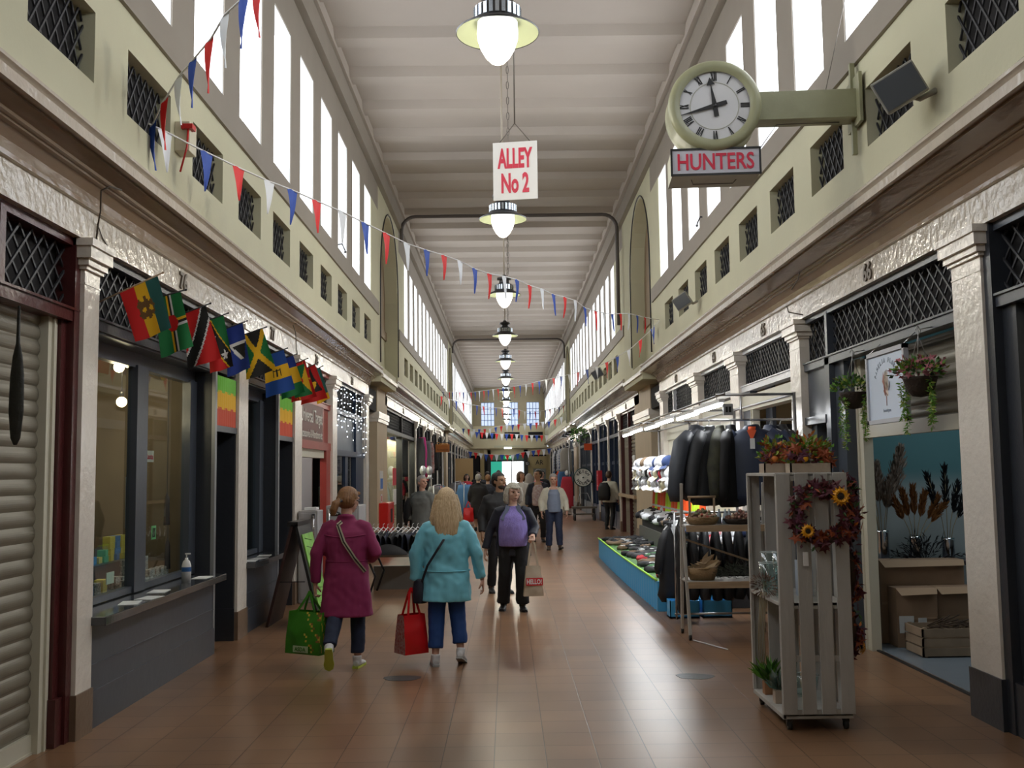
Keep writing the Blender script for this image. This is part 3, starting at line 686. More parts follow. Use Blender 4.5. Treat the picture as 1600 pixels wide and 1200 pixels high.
# ================================================================= PENDANT LAMPS, CLOCK, SIGNS
shade_out=mat('lamp_black_enamel',(.02,.02,.022),.3,coat=.3)
shade_in=mat('lamp_cream_enamel',(.36,.39,.25),.35)
rim_m=mat('lamp_chrome_collar',(.5,.55,.6),.2,metal=.8)
globe_m=mat('lit_glass_globe',(.9,.9,.9),.3,emit=(1,.99,.92),es=2.2)
chainm=mat('chain_grey',(.16,.14,.12),.5,metal=.5)
ZL=5.16
def make_lamp(label):
    r=thing('pendant_lamp',label,'lamp',(0,0,0),0,'pendant lamps down the middle of the alley')
    m=MB()
    m.lathe([(.325,0),(.33,.012),(.27,.05),(.20,.085),(.185,.10)],n=40)
    m.lathe([(.185,.10),(.18,.20),(.13,.225),(.10,.24),(.095,.30),(.14,.305),(.14,.345),(.05,.365),(.045,.40),(.0,.41)],n=32)
    m.build('shade',shade_out,r)
    m=MB(); m.lathe([(.322,.004),(.265,.043),(.19,.085),(.165,.09),(0,.095)],n=40); m.build('reflector',shade_in,r)
    m=MB()
    for k in range(24):
        a=2*PI*k/24; m.cbox((.187*math.cos(a),.187*math.sin(a),.15),(.006,.03,.09),None,Matrix.Rotation(a,3,'Z'))
    m.build('collar_ribs',rim_m,r)
    m=MB(); m.lathe([(.158,.09),(.163,.0),(.158,-.05),(.135,-.12),(.095,-.19),(.05,-.235),(.0,-.255)],n=32); m.build('globe',globe_m,r)
    m=MB(); m.tube([(0,0,.41),(0,0,8.22-ZL)],.014,8); m.build('rod',mat('lamp_rod',(.42,.36,.28),.5),r)
    m=MB()
    n=int((8.12-ZL-.42)/.11)
    for k in range(n):
        z=.42+k*.11; e=.016
        pts=[((.085+(e*math.cos(t) if k%2 else 0)),(0 if k%2 else e*math.cos(t)),z+.055+.06*math.sin(t)) for t in [i*PI/4 for i in range(8)]]
        m.tube(pts,.005,5,closed=True)
    m.build('chain',chainm,r)
    return r
names=['nearest large pendant lamp at the top of the alley','second pendant lamp, hanging just behind the ALLEY sign','third pendant lamp, behind the near bunting string','fourth pendant lamp down the alley, black shade','fifth pendant lamp down the alley, black shade','sixth pendant lamp down the alley, black shade','seventh pendant lamp, crossed by the second bunting string','eighth pendant lamp, in front of the far middle window','ninth pendant lamp, low in the far middle window','tenth pendant lamp, near the far wall','farthest pendant lamp, smallest of the row']
base=None
for i,nm in enumerate(names):
    y=7.75+6.0*i
    if base is None: base=make_lamp(nm); lp=base
    else: lp=dup(base,(0,0,0),0,nm)
    x=-.02*1-.0 if i else -.035
    lp.location=(x,y,ZL if i else ZL-.02)
    point('lamp_light',(x,y,ZL-.72),LAMP_W,(1,.94,.78),.12)
# alley sign
o=thing('alley_sign','white hanging sign with red lettering ALLEY No 2','sign',P(805,267,Y=9.6),math.radians(-9))
m=MB(); m.box(-.215,.215,-.008,.008,-.285,.285); m.build('board',mat('sign_white',(.80,.79,.78),.4,var=.04),o)
rd=mat('sign_red',(.62,.02,.06),.45)
for sgn in (0,):
    curve_text('ALLEY',.34,.20,rd,'lettering',o,face_M((0,-.010,.125),0),.003,.035)
    curve_text('No 2',.27,.20,rd,'lettering',o,face_M((0.0,-.010,-.12),0),.003,.035)
m=MB(); m.tube([(-.15,0,.285),(0,0,.47),(.15,0,.285)],.006,6); m.tube([(0,0,.47),(0,0,8.2-o.location.z)],.007,6); m.build('wire',chainm,o)
# clock
cw=mat('clock_case_olive_cream',(.31,.31,.19),.35,var=.12,vs=4,bump=.1)
yc=8.02; pc=P(1113,175,Y=yc)
o=thing('hanging_clock','large round double drum clock with roman numerals on an olive bracket','clock',pc,math.radians(-4))
R0=.368
m=MB(); m.lathe([(R0-.09,-.155),(R0-.055,-.175),(R0-.02,-.172),(R0,-.15),(R0,-.11),(R0-.012,-.10),(R0-.005,.10),(R0,.15),(R0-.03,.175),(R0-.09,.16)],n=56,axis='y'); m.build('drum',cw,o)
cf=mat('clock_dial_white',(.66,.66,.68),.4)
m=MB(); m.lathe([(0,-.135),(R0-.07,-.135)],n=56,axis='y'); m.lathe([(0,.135),(R0-.07,.135)],n=56,axis='y'); m.lathe([(.188,-.137),(.192,-.140),(.196,-.137)],n=56,axis='y',m=1); m.build('dial',[cf,mat('dial_ring',(.45,.45,.40),.5)],o)
rm=['I','II','III','IV','V','VI','VII','VIII','IX','X','XI','XII']
bk=mat('clock_black',(.01,.01,.012),.5)
for h in range(12):
    m=MB()
    a=PI/2-2*PI*(h+1)/12; q=rm[h]; wds={'I':.013,'V':.024,'X':.024}; tot=sum(wds[c] for c in q); x=-tot/2
    rad=Vector((math.cos(a),0,math.sin(a))); tan=Vector((math.sin(a),0,-math.cos(a)))
    up=rad  # numerals read from the centre outward
    r0,r1=.205,.275; yy=-.139
    def pt(u,v): return rad*(r0+(r1-r0)*v)+tan*u+Vector((0,yy,0))
    for c in q:
        wc=wds[c]
        if c=='I': m.bar(pt(x+wc/2,0),pt(x+wc/2,1),.009,.003,(0,1,0))
        elif c=='V': m.bar(pt(x+wc/2,0),pt(x+.003,1),.009,.003,(0,1,0)); m.bar(pt(x+wc/2,0),pt(x+wc-.003,1),.004,.003,(0,1,0))
        else: m.bar(pt(x+.003,1),pt(x+wc-.003,0),.009,.003,(0,1,0)); m.bar(pt(x+.003,0),pt(x+wc-.003,1),.004,.003,(0,1,0))
        x+=wc
    m.build('numeral',bk,o)
m=MB()
for k in range(60):
    a=2*PI*k/60; d=Vector((math.cos(a),0,math.sin(a))); m.cbox(d*.292+Vector((0,-.139,0)),(.011,.003,.007),None,Matrix.Rotation(-a,3,'Y'))
m.build('minute_track',bk,o)
m=MB()
def hand(m,ang,l,tail,wd):
    a=PI/2-ang; d=Vector((math.cos(a),0,math.sin(a))); t=Vector((math.sin(a),0,-math.cos(a))); y=Vector((0,-.147,0))
    m.add([y-d*tail-t*wd*.9,y-d*tail+t*wd*.9,y+t*wd,y+d*l,y-t*wd],[(0,1,2,4),(4,2,3)],None,False)
    v=[y+Vector((0,-.004,0))+q for q in (-d*tail-t*wd*.9,-d*tail+t*wd*.9,t*wd,d*l,-t*wd)]; m.add(v,[(0,1,2,4),(4,2,3)],None,False)
hand(m,2*PI*(42.5/60),.30,.10,.018)
hand(m,2*PI*(11.7/12),.20,.09,.02)
a=PI/2-2*PI*(11.7/12); d=Vector((math.cos(a),0,math.sin(a))); t=Vector((math.sin(a),0,-math.cos(a))); y=Vector((0,-.15,0)); m.add([y+d*.17-t*.034,y+d*.17+t*.034,y+d*.235],[(0,1,2)],None,False)
m.lathe([(0,-.156),(.02,-.15),(.022,-.145)],n=12,axis='y'); m.build('hands',bk,o)
m=MB(); xw=WR-pc.x; m.box(R0-.02,xw,-.12,.05,-.11,.11); m.box(R0-.05,xw,-.13,.06,-.125,-.11); m.box(xw-.04,xw-.01,-.2,.16,-.18,.22); m.box(xw-.06,xw-.02,-.04,.0,.1,.35); m.box(xw-.06,xw-.02,-.04,.0,-.4,-.1); m.build('bracket',cw,o,bevel=.004)
m=MB(); m.tube([(.30,-.1,-.42),(.5,-.05,-.14),(1.0,-.02,-.13)],.004,5); m.tube([(.9,0,.11),(xw-.05,0,.95)],.003,5); m.build('wires',chainm,o)
p2=P(1118,253,Y=yc-.13)
s=thing('hunters_sign','boxed sign with red HUNTERS lettering below the clock','sign',p2,math.radians(-4))
m=MB(); m.box(-.345,.345,-.01,.36,-.105,.105); m.build('box',mat('sign_box_cream',(.55,.54,.42),.45,var=.1),s)
m=MB()
for a,b,c,d in ((-.35,.35,.095,.11),(-.35,.35,-.11,-.095),(-.355,-.34,-.11,.11),(.34,.355,-.11,.11)): m.box(a,b,-.022,-.004,c,d)
m.build('frame',black,s)
m=MB(); m.box(-.34,.34,-.016,-.012,-.1,.1); m.build('face',mat('sign_face_grey',(.55,.55,.62),.5),s)
curve_text('HUNTERS',.60,.135,rd,'lettering',s,face_M((0,-.018,0),0),.003,.015)
m=MB(); m.tube([(-.18,.12,-.106),(-.16,.2,-.12),(.16,.2,-.12),(.18,.14,-.106)],.004,5); m.build('handle',chainm,s)
# floodlights
def flood(px,py,y,lab,sc=1,rz=.5):
    X=WR-.24; p=P(px,py,X=X)
    o=thing('floodlight',lab,'floodlight',p,rz)
    m=MB(); m.prism([(-.15,-.11),(.15,-.11),(.11,.07),(-.11,.07)],lambda u,v,t:(u,v,t),-.115,.115); m.build('housing',mat('flood_grey',(.32,.31,.27),.5),o,bevel=.01)
    m=MB(); m.box(-.135,.135,-.116,-.108,-.10,.10); m.build('lens',mat('flood_glass',(.09,.10,.12),.15),o)
    m=MB(); m.box(-.09,.09,.07,.13,-.09,.09); m.tube([(.0,.1,0),(.1,.05,-.13),(.2,0,-.14)],.02,6); m.build('bracket',mat('flood_grey'),o) if False else m.build('bracket',MATS['flood_grey'],o)
    o.rotation_euler=(math.radians(14),math.radians(-28),rz); o.scale=(sc,)*3
flood(1402,140,7,'grey floodlight angled on the upper right wall near the clock',1.0,-.35)
flood(1068,470,15,'small grey floodlight on the upper right wall over the coats',.85,-.6)
flood(935,583,30,'farther floodlight on the upper right wall past the arch',1.1,-.5)
# fire alarm call box upper left
o=thing('alarm_box','cream junction box with red cap on the upper left wall','alarm box',P(290,218,X=-WL+.06))
m=MB(); m.box(-.06,.06,-.09,.09,-.12,.12); m.build('case',mat('box_cream',(.60,.55,.42),.5),o,bevel=.006)
m=MB(); m.box(.0,.09,-.12,-.03,.05,.09); m.tube([(.05,-.1,.05),(.05,-.12,-.1),(.0,-.12,-.3)],.008,6); m.build('red_cap',mat('alarm_red',(.55,.02,.02),.4),o)
# ================================================================= BUNTING
bun=[mat('bunting_blue',(.02,.075,.42),.6),mat('bunting_red',(.75,.02,.02),.6),mat('bunting_white',(.80,.82,.86),.6)]
cord_m=mat('bunting_cord',(.8,.8,.8),.6)
def bunting(lab,A,B,pts,n,start=0,w=.16,h=.31,cols=None,pos=None):
    """string in the vertical plane through plan points A,B; pts = photo points it passes"""
    A=Vector(A);B=Vector(B);d=(B-A)
    def at(px,py):
        r=CAMR@Vector((px-800,600-py,-F)); den=r.x*d.y-r.y*d.x
        t=(A.x*d.y-A.y*d.x)/den; return EYE+r*t
    W_=[at(*p) for p in pts]
    L=[0]
    for i in range(1,len(W_)): L.append(L[-1]+(W_[i]-W_[i-1]).length)
    def pos_at(s):
        for i in range(1,len(L)):
            if s<=L[i] or i==len(L)-1:
                t=(s-L[i-1])/max(1e-6,L[i]-L[i-1]); return W_[i-1].lerp(W_[i],t)
    c=pos_at(L[-1]/2); root=thing('bunting',lab,'bunting',c,0,'bunting strings across the alley')
    m=MB(); m.tube(W_,.007 if A.y<20 else .01,5); bw(m,'cord',cord_m,root)
    if pos:
        ss=[]
        for px in pos:
            for i in range(1,len(pts)):
                x0,x1=pts[i-1][0],pts[i][0]
                if min(x0,x1)<=px<=max(x0,x1):
                    t=(px-x0)/(x1-x0); ss.append(L[i-1]+t*(L[i]-L[i-1])); break
    else: ss=[L[-1]*(i+.5)/n for i in range(n)]
    for i,s in enumerate(ss):
        p=pos_at(s); q=pos_at(min(L[-1],s+.05)); dr=(q-p); dr.z=0
        if dr.length<1e-6: dr=Vector((d.x,d.y,0))
        dr.normalize(); nrm=Vector((dr.y,-dr.x,0)); tw=random.uniform(-.03,.03); sl=random.uniform(-.02,.02)
        m=MB(); hh=h*random.uniform(.93,1.05)
        def fn(u,v):
            ww=w*(1-v)*(1-.0*v)
            return p+dr*((u-.5)*ww+sl*v)+Vector((0,0,-hh*v+(pos_at(min(L[-1],max(0,s+(u-.5)*ww))).z-p.z)*(1-v)))+nrm*(tw*v*v+.008*math.sin(u*5+v*4))
        m.grid(fn,4,6); bw(m,'pennant',bun[(i+start)%3],root,recalc=False)
    return root
S2=[(232,193),(262,207),(300,227),(373,262),(420,283),(457,297),(495,314),(535,331),(571,349),(604,365),(637,381),(667,391),(694,399),(719,408),(742,420),(765,428),(790,432),(808,437),(828,446),(848,452),(865,460),(882,464),(900,470),(914,481),(931,486),(944,489),(957,491),(969,490),(983,490),(996,493),(1008,496),(1020,498),(1030,500)]
bunting('long near bunting string sweeping from left wall to right wall',(-2.58,7.35),(2.82,18.6),S2,0,2,.155,.30,pos=[258,322,373,421,457,495,535,571,604,636,667,694,719,742,765,788,808,828,847,865,883,899,914,931,944,957,970,983,996,1008,1020])
bunting('bunting string rising steeply out of the top left corner',(-2.58,7.3),(-1.35,5.8),[(236,200),(252,165),(280,119),(303,92),(330,60),(352,22),(385,-8),(420,-40)],0,0,.13,.34,pos=[238,256,278,300,326,350,380,402])
bunting('second bunting string, meeting the right wall beside the arch',(2.82,18.6),(-2.58,40),[(1030,502),(1005,527),(985,545),(960,560),(935,572),(895,584),(850,594),(820,601),(790,606),(760,610),(737,613),(712,613),(690,612)],34,0,.17,.33)
bunting('bunting string crossing just below the far windows',(-2.58,38),(2.82,50),[(684,617),(706,625),(732,632),(764,636),(785,638),(800,638),(820,643),(836,643),(854,641),(884,633)],22,1,.2,.38)
bunting('bunting string hung across the far balcony, upper one',(-2.58,58),(2.82,52),[(720,669),(738,671),(764,670),(780,666),(808,663),(832,661),(860,658),(882,650)],18,0,.22,.42)
bunting('bunting string hung across the far balcony, lower one',(-2.62,70),(2.87,70),[(733.5,674),(760,676),(780,678),(800,678),(825,680),(858,680)],16,2,.24,.5)
bunting('lowest bunting string in front of the far doorway header',(-2.85,74),(3.18,74),[(731,705),(760,710),(800,711),(820,706),(862,700)],16,0,.3,.5)
# ================================================================= FLAGS
K=dict(r=(.62,.01,.01),y=(.85,.48,.01),g=(.01,.19,.05),k=(.012,.012,.012),w=(.75,.75,.75),b=(.01,.035,.25),t=(.02,.13,.12),br=(.16,.08,.02),sky=(.01,.07,.33))
FM=[mat('flag_'+k,c,.75) for k,c in K.items()]; FI={k:i for i,k in enumerate(K)}
def star(x,y,cx,cy,r,n=5,asp=1):
    dx,dy=(x-cx)*asp,y-cy; d=math.hypot(dx,dy)
    if d>r: return False
    a=(math.atan2(dy,dx)+PI/2)%(2*PI/n); a=abs(a-PI/n); return d< r*(.38+ .62*(a/(PI/n))**1.2)
def f_eth(u,v):
    dx,dy=(u-.5)/.22,(v-.47)/.22
    if dx*dx+dy*dy<1 and (math.sin(u*38)+math.sin(v*31+2)+1.1-dx*dx-dy*dy)>0: return 'br'
    return 'r' if u<.36 else 'y' if u<.66 else 't'
def f_dom(u,v):
    d=math.hypot((u-.5)*.7,v-.5)
    if d<.14: return 'r'
    for q in (u-.5,(v-.5)*1.5):
        if -.10<q<-.035: return 'y'
        if -.035<=q<.035: return 'k'
        if .035<=q<.10: return 'w'
    return 'g'
def f_tri(u,v):
    q=u+ v*1.0-1.0   # band from top-right to bottom-left
    a=abs(q); return 'k' if a<.2 else 'w' if a<.27 else 'r'
def f_skn(u,v):
    q=v-u*.9-.05
    if star(u,v,.28,.38,.11,asp=.7) or star(u,v,.72,.74,.11,asp=.7): return 'w'
    return 'k' if abs(q)<.2 else 'y' if abs(q)<.25 else ('g' if q<0 else 'r')
def f_luc(u,v):
    q=abs(u-.45)
    t=(.72-v)
    if .38<v<.75 and u>.12+ (v-.38)*1.3 and u<.95-(v-.38)*.3:
        return 'k' if v>.44 and u>.22+(v-.38)*1.5 else 'w'
    if .36<v<.40: return 'w'
    return 'b'
def f_jam(u,v):
    a,b=abs(u-v),abs(u+v-1)
    if min(a,b)<.11: return 'y'
    return 'g' if (abs(u-.5)<abs(v-.5))==False else 'k'
def f_bar(u,v):
    if v<.33: return 'sky'
    if v>.67: return 'sky'
    if .40<v<.60 and (abs(u-.5)<.025 or abs(u-.36)<.02 or abs(u-.64)<.02) : return 'k'
    if abs(v-.44)<.012 and .34<u<.66: return 'k'
    return 'y'
def f_vin(u,v): return 'b' if v<.3 else 'g' if v>.7 else ('g' if abs(u-.5)+abs(v-.5)<.12 else 'y')
def f_gre(u,v):
    if u<.13 or u>.87 or v<.1 or v>.9: return 'y' if (int(u*7+.3)+int(v*9))%5==0 and star(u*7%1,v*9%1,.5,.5,.4) else 'r'
    if math.hypot((u-.5)*.7,v-.5)<.08: return 'r'
    return 'y' if abs(u-.5)>abs(v-.5) else 'g'
def f_ant(u,v):
    if v< 2*abs(u-.5)*.9: 
        return 'r'
    if v<.45: return 'k'
    if math.hypot(u-.5,(v-.5)*1.3)<.22: return 'y'
    return 'k' if v<.75 else 'r'
def f_dg(u,v): return 't' if v<.8 else 'y'
FL=[('red, yellow and green flag with a brown crest, nearest of the flag row',f_eth,[(187,457),(246,430),(269,512),(213,535)],7.15),
('green flag with a crossed yellow, black and white band and red disc',f_dom,[(242,466),(282,455),(302,541),(252,559)],7.75),
('red flag with a diagonal black band edged white',f_tri,[(289,489),(321,477),(345,560),(292,577)],8.4),
('green and red flag with a diagonal black band and two stars',f_skn,[(323,501),(349,492),(365,572),(328,584)],9.0),
('deep blue flag with a white edged black triangle',f_luc,[(354,513),(379,504),(392,574),(356,590)],9.6),
('black and green flag with a yellow diagonal cross',f_jam,[(381,523),(410,513),(432,577),(385,594)],10.4),
('blue flag with a yellow middle band and black trident mark',f_bar,[(413,556),(443,546),(461,608),(415,622)],11.4),
('blue, yellow and green banded flag, largely hidden by the next',f_vin,[(436,562),(458,555),(477,612),(440,625)],12.1),
('red bordered green and yellow flag, eighth or ninth along the row',f_gre,[(457,570),(476,562),(495,620),(455,629)],12.8),
('black and red flag with a yellow rising sun',f_ant,[(475,577),(492,569),(512,622),(470,633)],13.5),
('dark green flag with a yellow edge, last of the flag row',f_dg,[(490,579),(500,574),(516,622),(496,632)],14.1)]
for lab,fn_,q,y in FL:
    p=[P(a,b,Y=y) for a,b in q]
    base=Vector((-SL-.09,y,0)); tl,tr=p[0],p[1]; dr=(tr-tl).normalized(); tip=tr+dr*.045
    t=(base.x-tr.x)/dr.x; bs=tr+dr*t
    root=thing('flag',lab,'flag',bs,0,'row of small flags on the left fascia')
    m=MB(); m.tube([bs,tip],.006,6); m.ball(tuple(tip),.009,8); bw(m,'pole',wood if y<7.5 else black,root)
    m=MB(); nu,nv=30,44; ph=random.random()*6
    def g(u,v):
        a=p[0].lerp(p[1],u); b=p[3].lerp(p[2],u); c=a.lerp(b,v)
        return c+Vector((0,.018*v*math.sin(u*7+ph+v*2),0.004*math.sin(u*9+ph)*v))
    m.grid(g,nu,nv,lambda u,v:FI[fn_(u,v)]); bw(m,'cloth',FM,root,recalc=False)
# ================================================================= RIGHT SIDE: FLOWER SHOP
def leafmat(n,c,c2=None): return mat(n,c,.6,col2=c2,vs=20) if c2 else mat(n,c,.6)
autumn=[mat('leaf_burgundy',(.09,.012,.02),.6),mat('leaf_rust',(.30,.06,.015),.6),mat('leaf_orange',(.55,.16,.02),.6),mat('leaf_green',(.05,.12,.03),.6),mat('leaf_gold',(.62,.32,.02),.6),mat('leaf_plum',(.12,.03,.06),.6)]
greens=[mat('leaf_fresh_green',(.12,.30,.03),.55),mat('leaf_mid_green',(.06,.17,.03),.55),mat('leaf_yellow_green',(.30,.36,.06),.55),mat('bloom_pink',(.42,.14,.17),.6),mat('leaf_dark',(.02,.06,.02),.6)]
darkwick=mat('dark_wicker',(.03,.018,.012),.7,bump=.5,bs=60)
wick=mat('wicker',(.30,.19,.09),.7,bump=.5,bs=80)
def rnd(a,b): return random.uniform(a,b)
def rdir(z0=-1,z1=1):
    v=Vector((rnd(-1,1),rnd(-1,1),rnd(z0,z1)))
    return v.normalized() if v.length>.05 else Vector((0,0,1))
# --- slatted crate tower
ct=thing('crate_shelf','tall weathered white slatted wooden shelf on castors in the aisle','display shelf',(2.01,7.18,0))
X0,X1,Ya,Yb,Z0,Z1=1.775,2.245,6.76,7.60,.075,1.67
for (ux,uy,n_,w_) in ((0,0,4,.092),):
    for k in range(4):
        a=X0+(X1-X0-.092)*k/3
        m=MB(); m.box(a,a+.092,Ya,Ya+.016,Z0+.03,Z1-.005+.004*(k%2)); bw(m,'slat',whitewood,ct,bevel=.003)
        m=MB(); m.box(a,a+.092,Yb-.016,Yb,Z0+.03,Z1-.005); bw(m,'slat',whitewood,ct)
for k in range(5):
    a=Ya+.03+(Yb-Ya-.06-.11)*k/4
    m=MB(); m.box(X1-.016,X1,a,a+.11,Z0+.03,Z1-.005); bw(m,'slat',whitewood,ct)
for z,t in ((Z0,.03),(.80,.022),(Z1-.02,.022)):
    m=MB(); m.box(X0,X1-.01,Ya+.016,Yb-.016,z,z+t); bw(m,'shelf_board',whitewood,ct,bevel=.003)
m=MB()
for y in (Ya+.016,Yb-.036): m.box(X0,X0+.02,y,y+.02,Z0,Z1)
for z in (Z0+.02,.44,.78,1.22,Z1-.05): m.box(X0+.02,X1-.02,Ya+.016,Ya+.03,z,z+.04)
bw(m,'frame',whitewood,ct)
for x in (X0+.05,X1-.05):
    for y in (Ya+.06,Yb-.06):
        m=MB(); m.lathe([(.0,-.012),(.03,-.012),(.03,.012),(0,.012)],(x,y,.03),14,axis='x'); m.box(x-.018,x+.018,y-.02,y+.02,.05,.075); m.box(x-.018,x-.014,y-.01,y+.01,.025,.06); m.box(x+.014,x+.018,y-.01,y+.01,.025,.06); bw(m,'castor',rubber,ct)
def foliage(mb,c,r,n,pal,l=.05,wd=.03,z0=-.2,z1=1,down=False):
    for i in range(n):
        d=rdir(z0,z1); p=Vector(c)+Vector((d.x*r[0],d.y*r[1],d.z*r[2]))*rnd(.4,1)
        mb.leaf(p,(d+rdir()*.6+(Vector((0,0,-1)) if down else Vector((0,0,.2)))),l*rnd(.6,1.3),wd*rnd(.7,1.2),random.choice(pal),.3)
def maple(mb,p,n,s,m):
    """lobed leaf facing n"""
    n=Vector(n).normalized(); a=n.cross(Vector((rnd(-1,1),rnd(-1,1),rnd(-1,1)))).normalized(); b=n.cross(a); p=Vector(p)
    pts=[]
    for k in range(10):
        t=2*PI*k/10; r=s*(1 if k%2==0 else .45)*(1.15 if k==0 else 1); pts.append(p+(a*math.cos(t)+b*math.sin(t))*r+n*rnd(-.15,.15)*s)
    mb.add([p+n*s*.15]+pts,[(0,1+k,1+(k+1)%10) for k in range(10)],m,False)
def sunflower(mb,p,n,s,mp,mc):
    n=Vector(n).normalized(); a=n.cross(Vector((.2,.1,1))).normalized(); b=n.cross(a); p=Vector(p)
    for ring,r in ((0,1),(1,.8)):
        for k in range(14):
            t=2*PI*(k+.5*ring)/14; d=a*math.cos(t)+b*math.sin(t); e=a*-math.sin(t)+b*math.cos(t)
            o=n*(.01+.008*ring)
            mb.add([p+d*s*.3+o,p+d*s*.7*r+e*s*.13+o*1.5,p+d*s*r+o*.5,p+d*s*.7*r-e*s*.13+o*1.5],[(0,1,2,3)],mp,False)
    v=[p+n*.02]+[p+(a*math.cos(2*PI*k/12)+b*math.sin(2*PI*k/12))*s*.38+n*.012 for k in range(12)]
    mb.add(v,[(0,1+k,1+(k+1)%12) for k in range(12)],mc,False)
def wreath(c,axis,R,lab,flowers,full=2*PI,n=260):
    """axis: 'y' faces the camera, 'x' hangs on the side"""
    o=thing('wreath',lab,'wreath',c)
    def pt(a,r): return Vector((math.cos(a)*r,0,math.sin(a)*r)) if axis=='y' else Vector((0,math.cos(a)*r,math.sin(a)*r))
    nn=Vector((0,-1,0)) if axis=='y' else Vector((1,0,0))
    m=MB(); m.tube([pt(2*PI*i/24,R) for i in range(24)],.022,6,closed=True); m.build('twig_ring',mat('twig_brown',(.06,.035,.02),.8),o)
    m=MB()
    for i in range(n):
        a=rnd(0,2*PI); r=R+rnd(-.055,.06); p=pt(a,r)+nn*rnd(.005,.05)
        k=random.random()
        if k<.45: maple(m,p,nn+rdir()*.8,rnd(.03,.055),random.choice([0,0,0,1,5,5,1,0]))
        else: m.leaf(p,rdir(),rnd(.03,.06),.02,random.choice([0,1,3,3,5,2 if random.random()<.3 else 0]),.3)
    m.build('autumn_leaves',autumn,o)
    for (a,r,s) in flowers:
        m=MB(); sunflower(m,pt(a,r)+nn*.06,nn+Vector((0,0,.1)),s,0,1); m.build('sunflower',[mat('petal_yellow',(.85,.38,.01),.5),mat('flower_eye',(.02,.012,.008),.8)],o)
    return o
pw=P(1283,805,Y=6.74)
wreath(pw,'y',.175,'autumn leaf wreath with a sunflower hung on the white slatted shelf front',[(math.radians(48),.165,.068),(math.radians(222),.15,.05)])
wreath(Vector((2.275,6.95,1.43)),'x',.17,'autumn wreath on the right hand side of the white slatted shelf',[],n=170)
wreath(Vector((2.285,6.98,1.0)),'x',.15,'lower autumn wreath with a yellow flower beside the flower shop doorway',[(math.radians(-110),.14,.06)],n=130)
wreath(Vector((2.285,7.0,.62)),'x',.14,'lowest autumn wreath on the right side of the slatted shelf',[(math.radians(-120),.13,.06)],n=130)
tg=P(1259,871,Y=6.73)
m=MB(); m.box(-.017,.017,-.003,.003,-.055,.035); o=m.build('price_tag',mat('tag_white',(.75,.74,.72),.6)); o.location=tg; tag(o,'blank white paper tag hanging under the sunflower wreath','tag')
def planter(lab,x0,x1,y0,y1,z,h,pal,n,hh):
    o=thing('planter_box',lab,'planter',((x0+x1)/2,(y0+y1)/2,z)); a=(x1-x0)/2;b=(y1-y0)/2
    m=MB(); m.box(-a,a,-b,-b+.01,0,h);m.box(-a,a,b-.01,b,0,h);m.box(-a,-a+.01,-b,b,0,h);m.box(a-.01,a,-b,b,0,h);m.box(-a+.012,a-.012,-b+.012,b-.012,0.002,h*.7); m.build('box',mat('pale_pine',(.48,.38,.29),.6,var=.15,vs=6,bump=.1),o)
    m=MB()
    foliage(m,(0,0,h+.02),(a*1.25,b*1.2,hh),n,[3,3,1,2,4,4],.045,.028,-.1,1)
    for i in range(n//8): maple(m,(rnd(-a,a)*1.2,rnd(-b,b)-.02,h+rnd(0,hh*.6)),Vector((rnd(-.5,.5),-1,.3)),rnd(.03,.05),random.choice([0,1,1,5]))
    pl=[autumn[0],autumn[1],autumn[2],greens[0],greens[2],autumn[5]]
    m.build('foliage',pl,o)
    m=MB(); m.ball((rnd(-.3,.5)*a,-b*1.1,h+.03),(.025,.02,.022),10); m.build('bloom',mat('petal_yellow',(.85,.38,.01),.5) if a>.1 else autumn[2],o)
    return o
planter('small pale wooden planter of autumn foliage on top of the white shelf, left one',1.80,1.97,7.15,7.30,1.673,.065,0,170,.19)
planter('longer pale wooden planter of autumn leaves on top of the white shelf',1.90,2.18,6.85,6.98,1.673,.062,0,280,.18)
# jars, dried bunch and pots on the shelf
glassj=glassmat('vase_glass',(.86,.93,.93),.9)
def vase(lab,x,y,z,r0,r1,h):
    o=thing('glass_vase',lab,'vase',(x,y,z)); m=MB(); m.lathe([(0,.006),(r0*.9,.006),(r0,.012),(r1,h),(r1-.003,h),(r0-.004,.02),(0,.015)],n=24); m.build('glass_body',glassj,o)
    m=MB(); m.tube([(r1*math.cos(a),r1*math.sin(a),h) for a in [2*PI*i/20 for i in range(20)]],.003,5,closed=True); m.build('rim',mat('glass_rim',(.6,.68,.7),.1),o)
vase('tall clear glass vase at the back of the shelf middle board',1.88,7.40,.823,.05,.065,.28)
vase('tall clear glass vase nearest the slatted front of the shelf',1.86,7.00,.823,.05,.062,.31)
vase('shorter flared glass vase at the open side edge of the shelf',1.83,7.24,.823,.05,.068,.22)
o=thing('dried_bunch','bunch of dried grey brown flower heads lying on the shelf middle board','dried flowers',(1.775,7.1,.85))
m=MB()
for i in range(260):
    d=rdir(); p=Vector((d.x*.06-.02,d.y*.14,d.z*.06+.05)); m.leaf(p,d,rnd(.02,.05),.008,random.choice([0,1]),.1)
m.build('flower_heads',[mat('dried_grey',(.22,.16,.13),.8),mat('dried_brown',(.13,.08,.06),.8)],o)
m=MB()
for k in range(5): m.tube([(-.03+.01*k,.05,0),(-.045+.01*k,.09,-.3),(-.04+.012*k,.11,-.5)],.003,5)
m.build('stems',mat('dry_stem',(.35,.28,.16),.8),o)
def pot(lab,x,y,z,c,pal,n,h,spiky):
    o=thing('potted_plant',lab,'potted plant',(x,y,z)); m=MB(); m.box(-.035,.035,-.035,.035,0,.09); m.build('pot',c,o,bevel=.004)
    m=MB()
    for i in range(n):
        d=rdir(.2,1.4); d.z=abs(d.z)+.2; m.leaf((d.x*.01,d.y*.01,.085),d,rnd(.5,1)*h,.012 if spiky else .025,random.choice([0,1]),.5)
    m.build('leaves',pal,o)
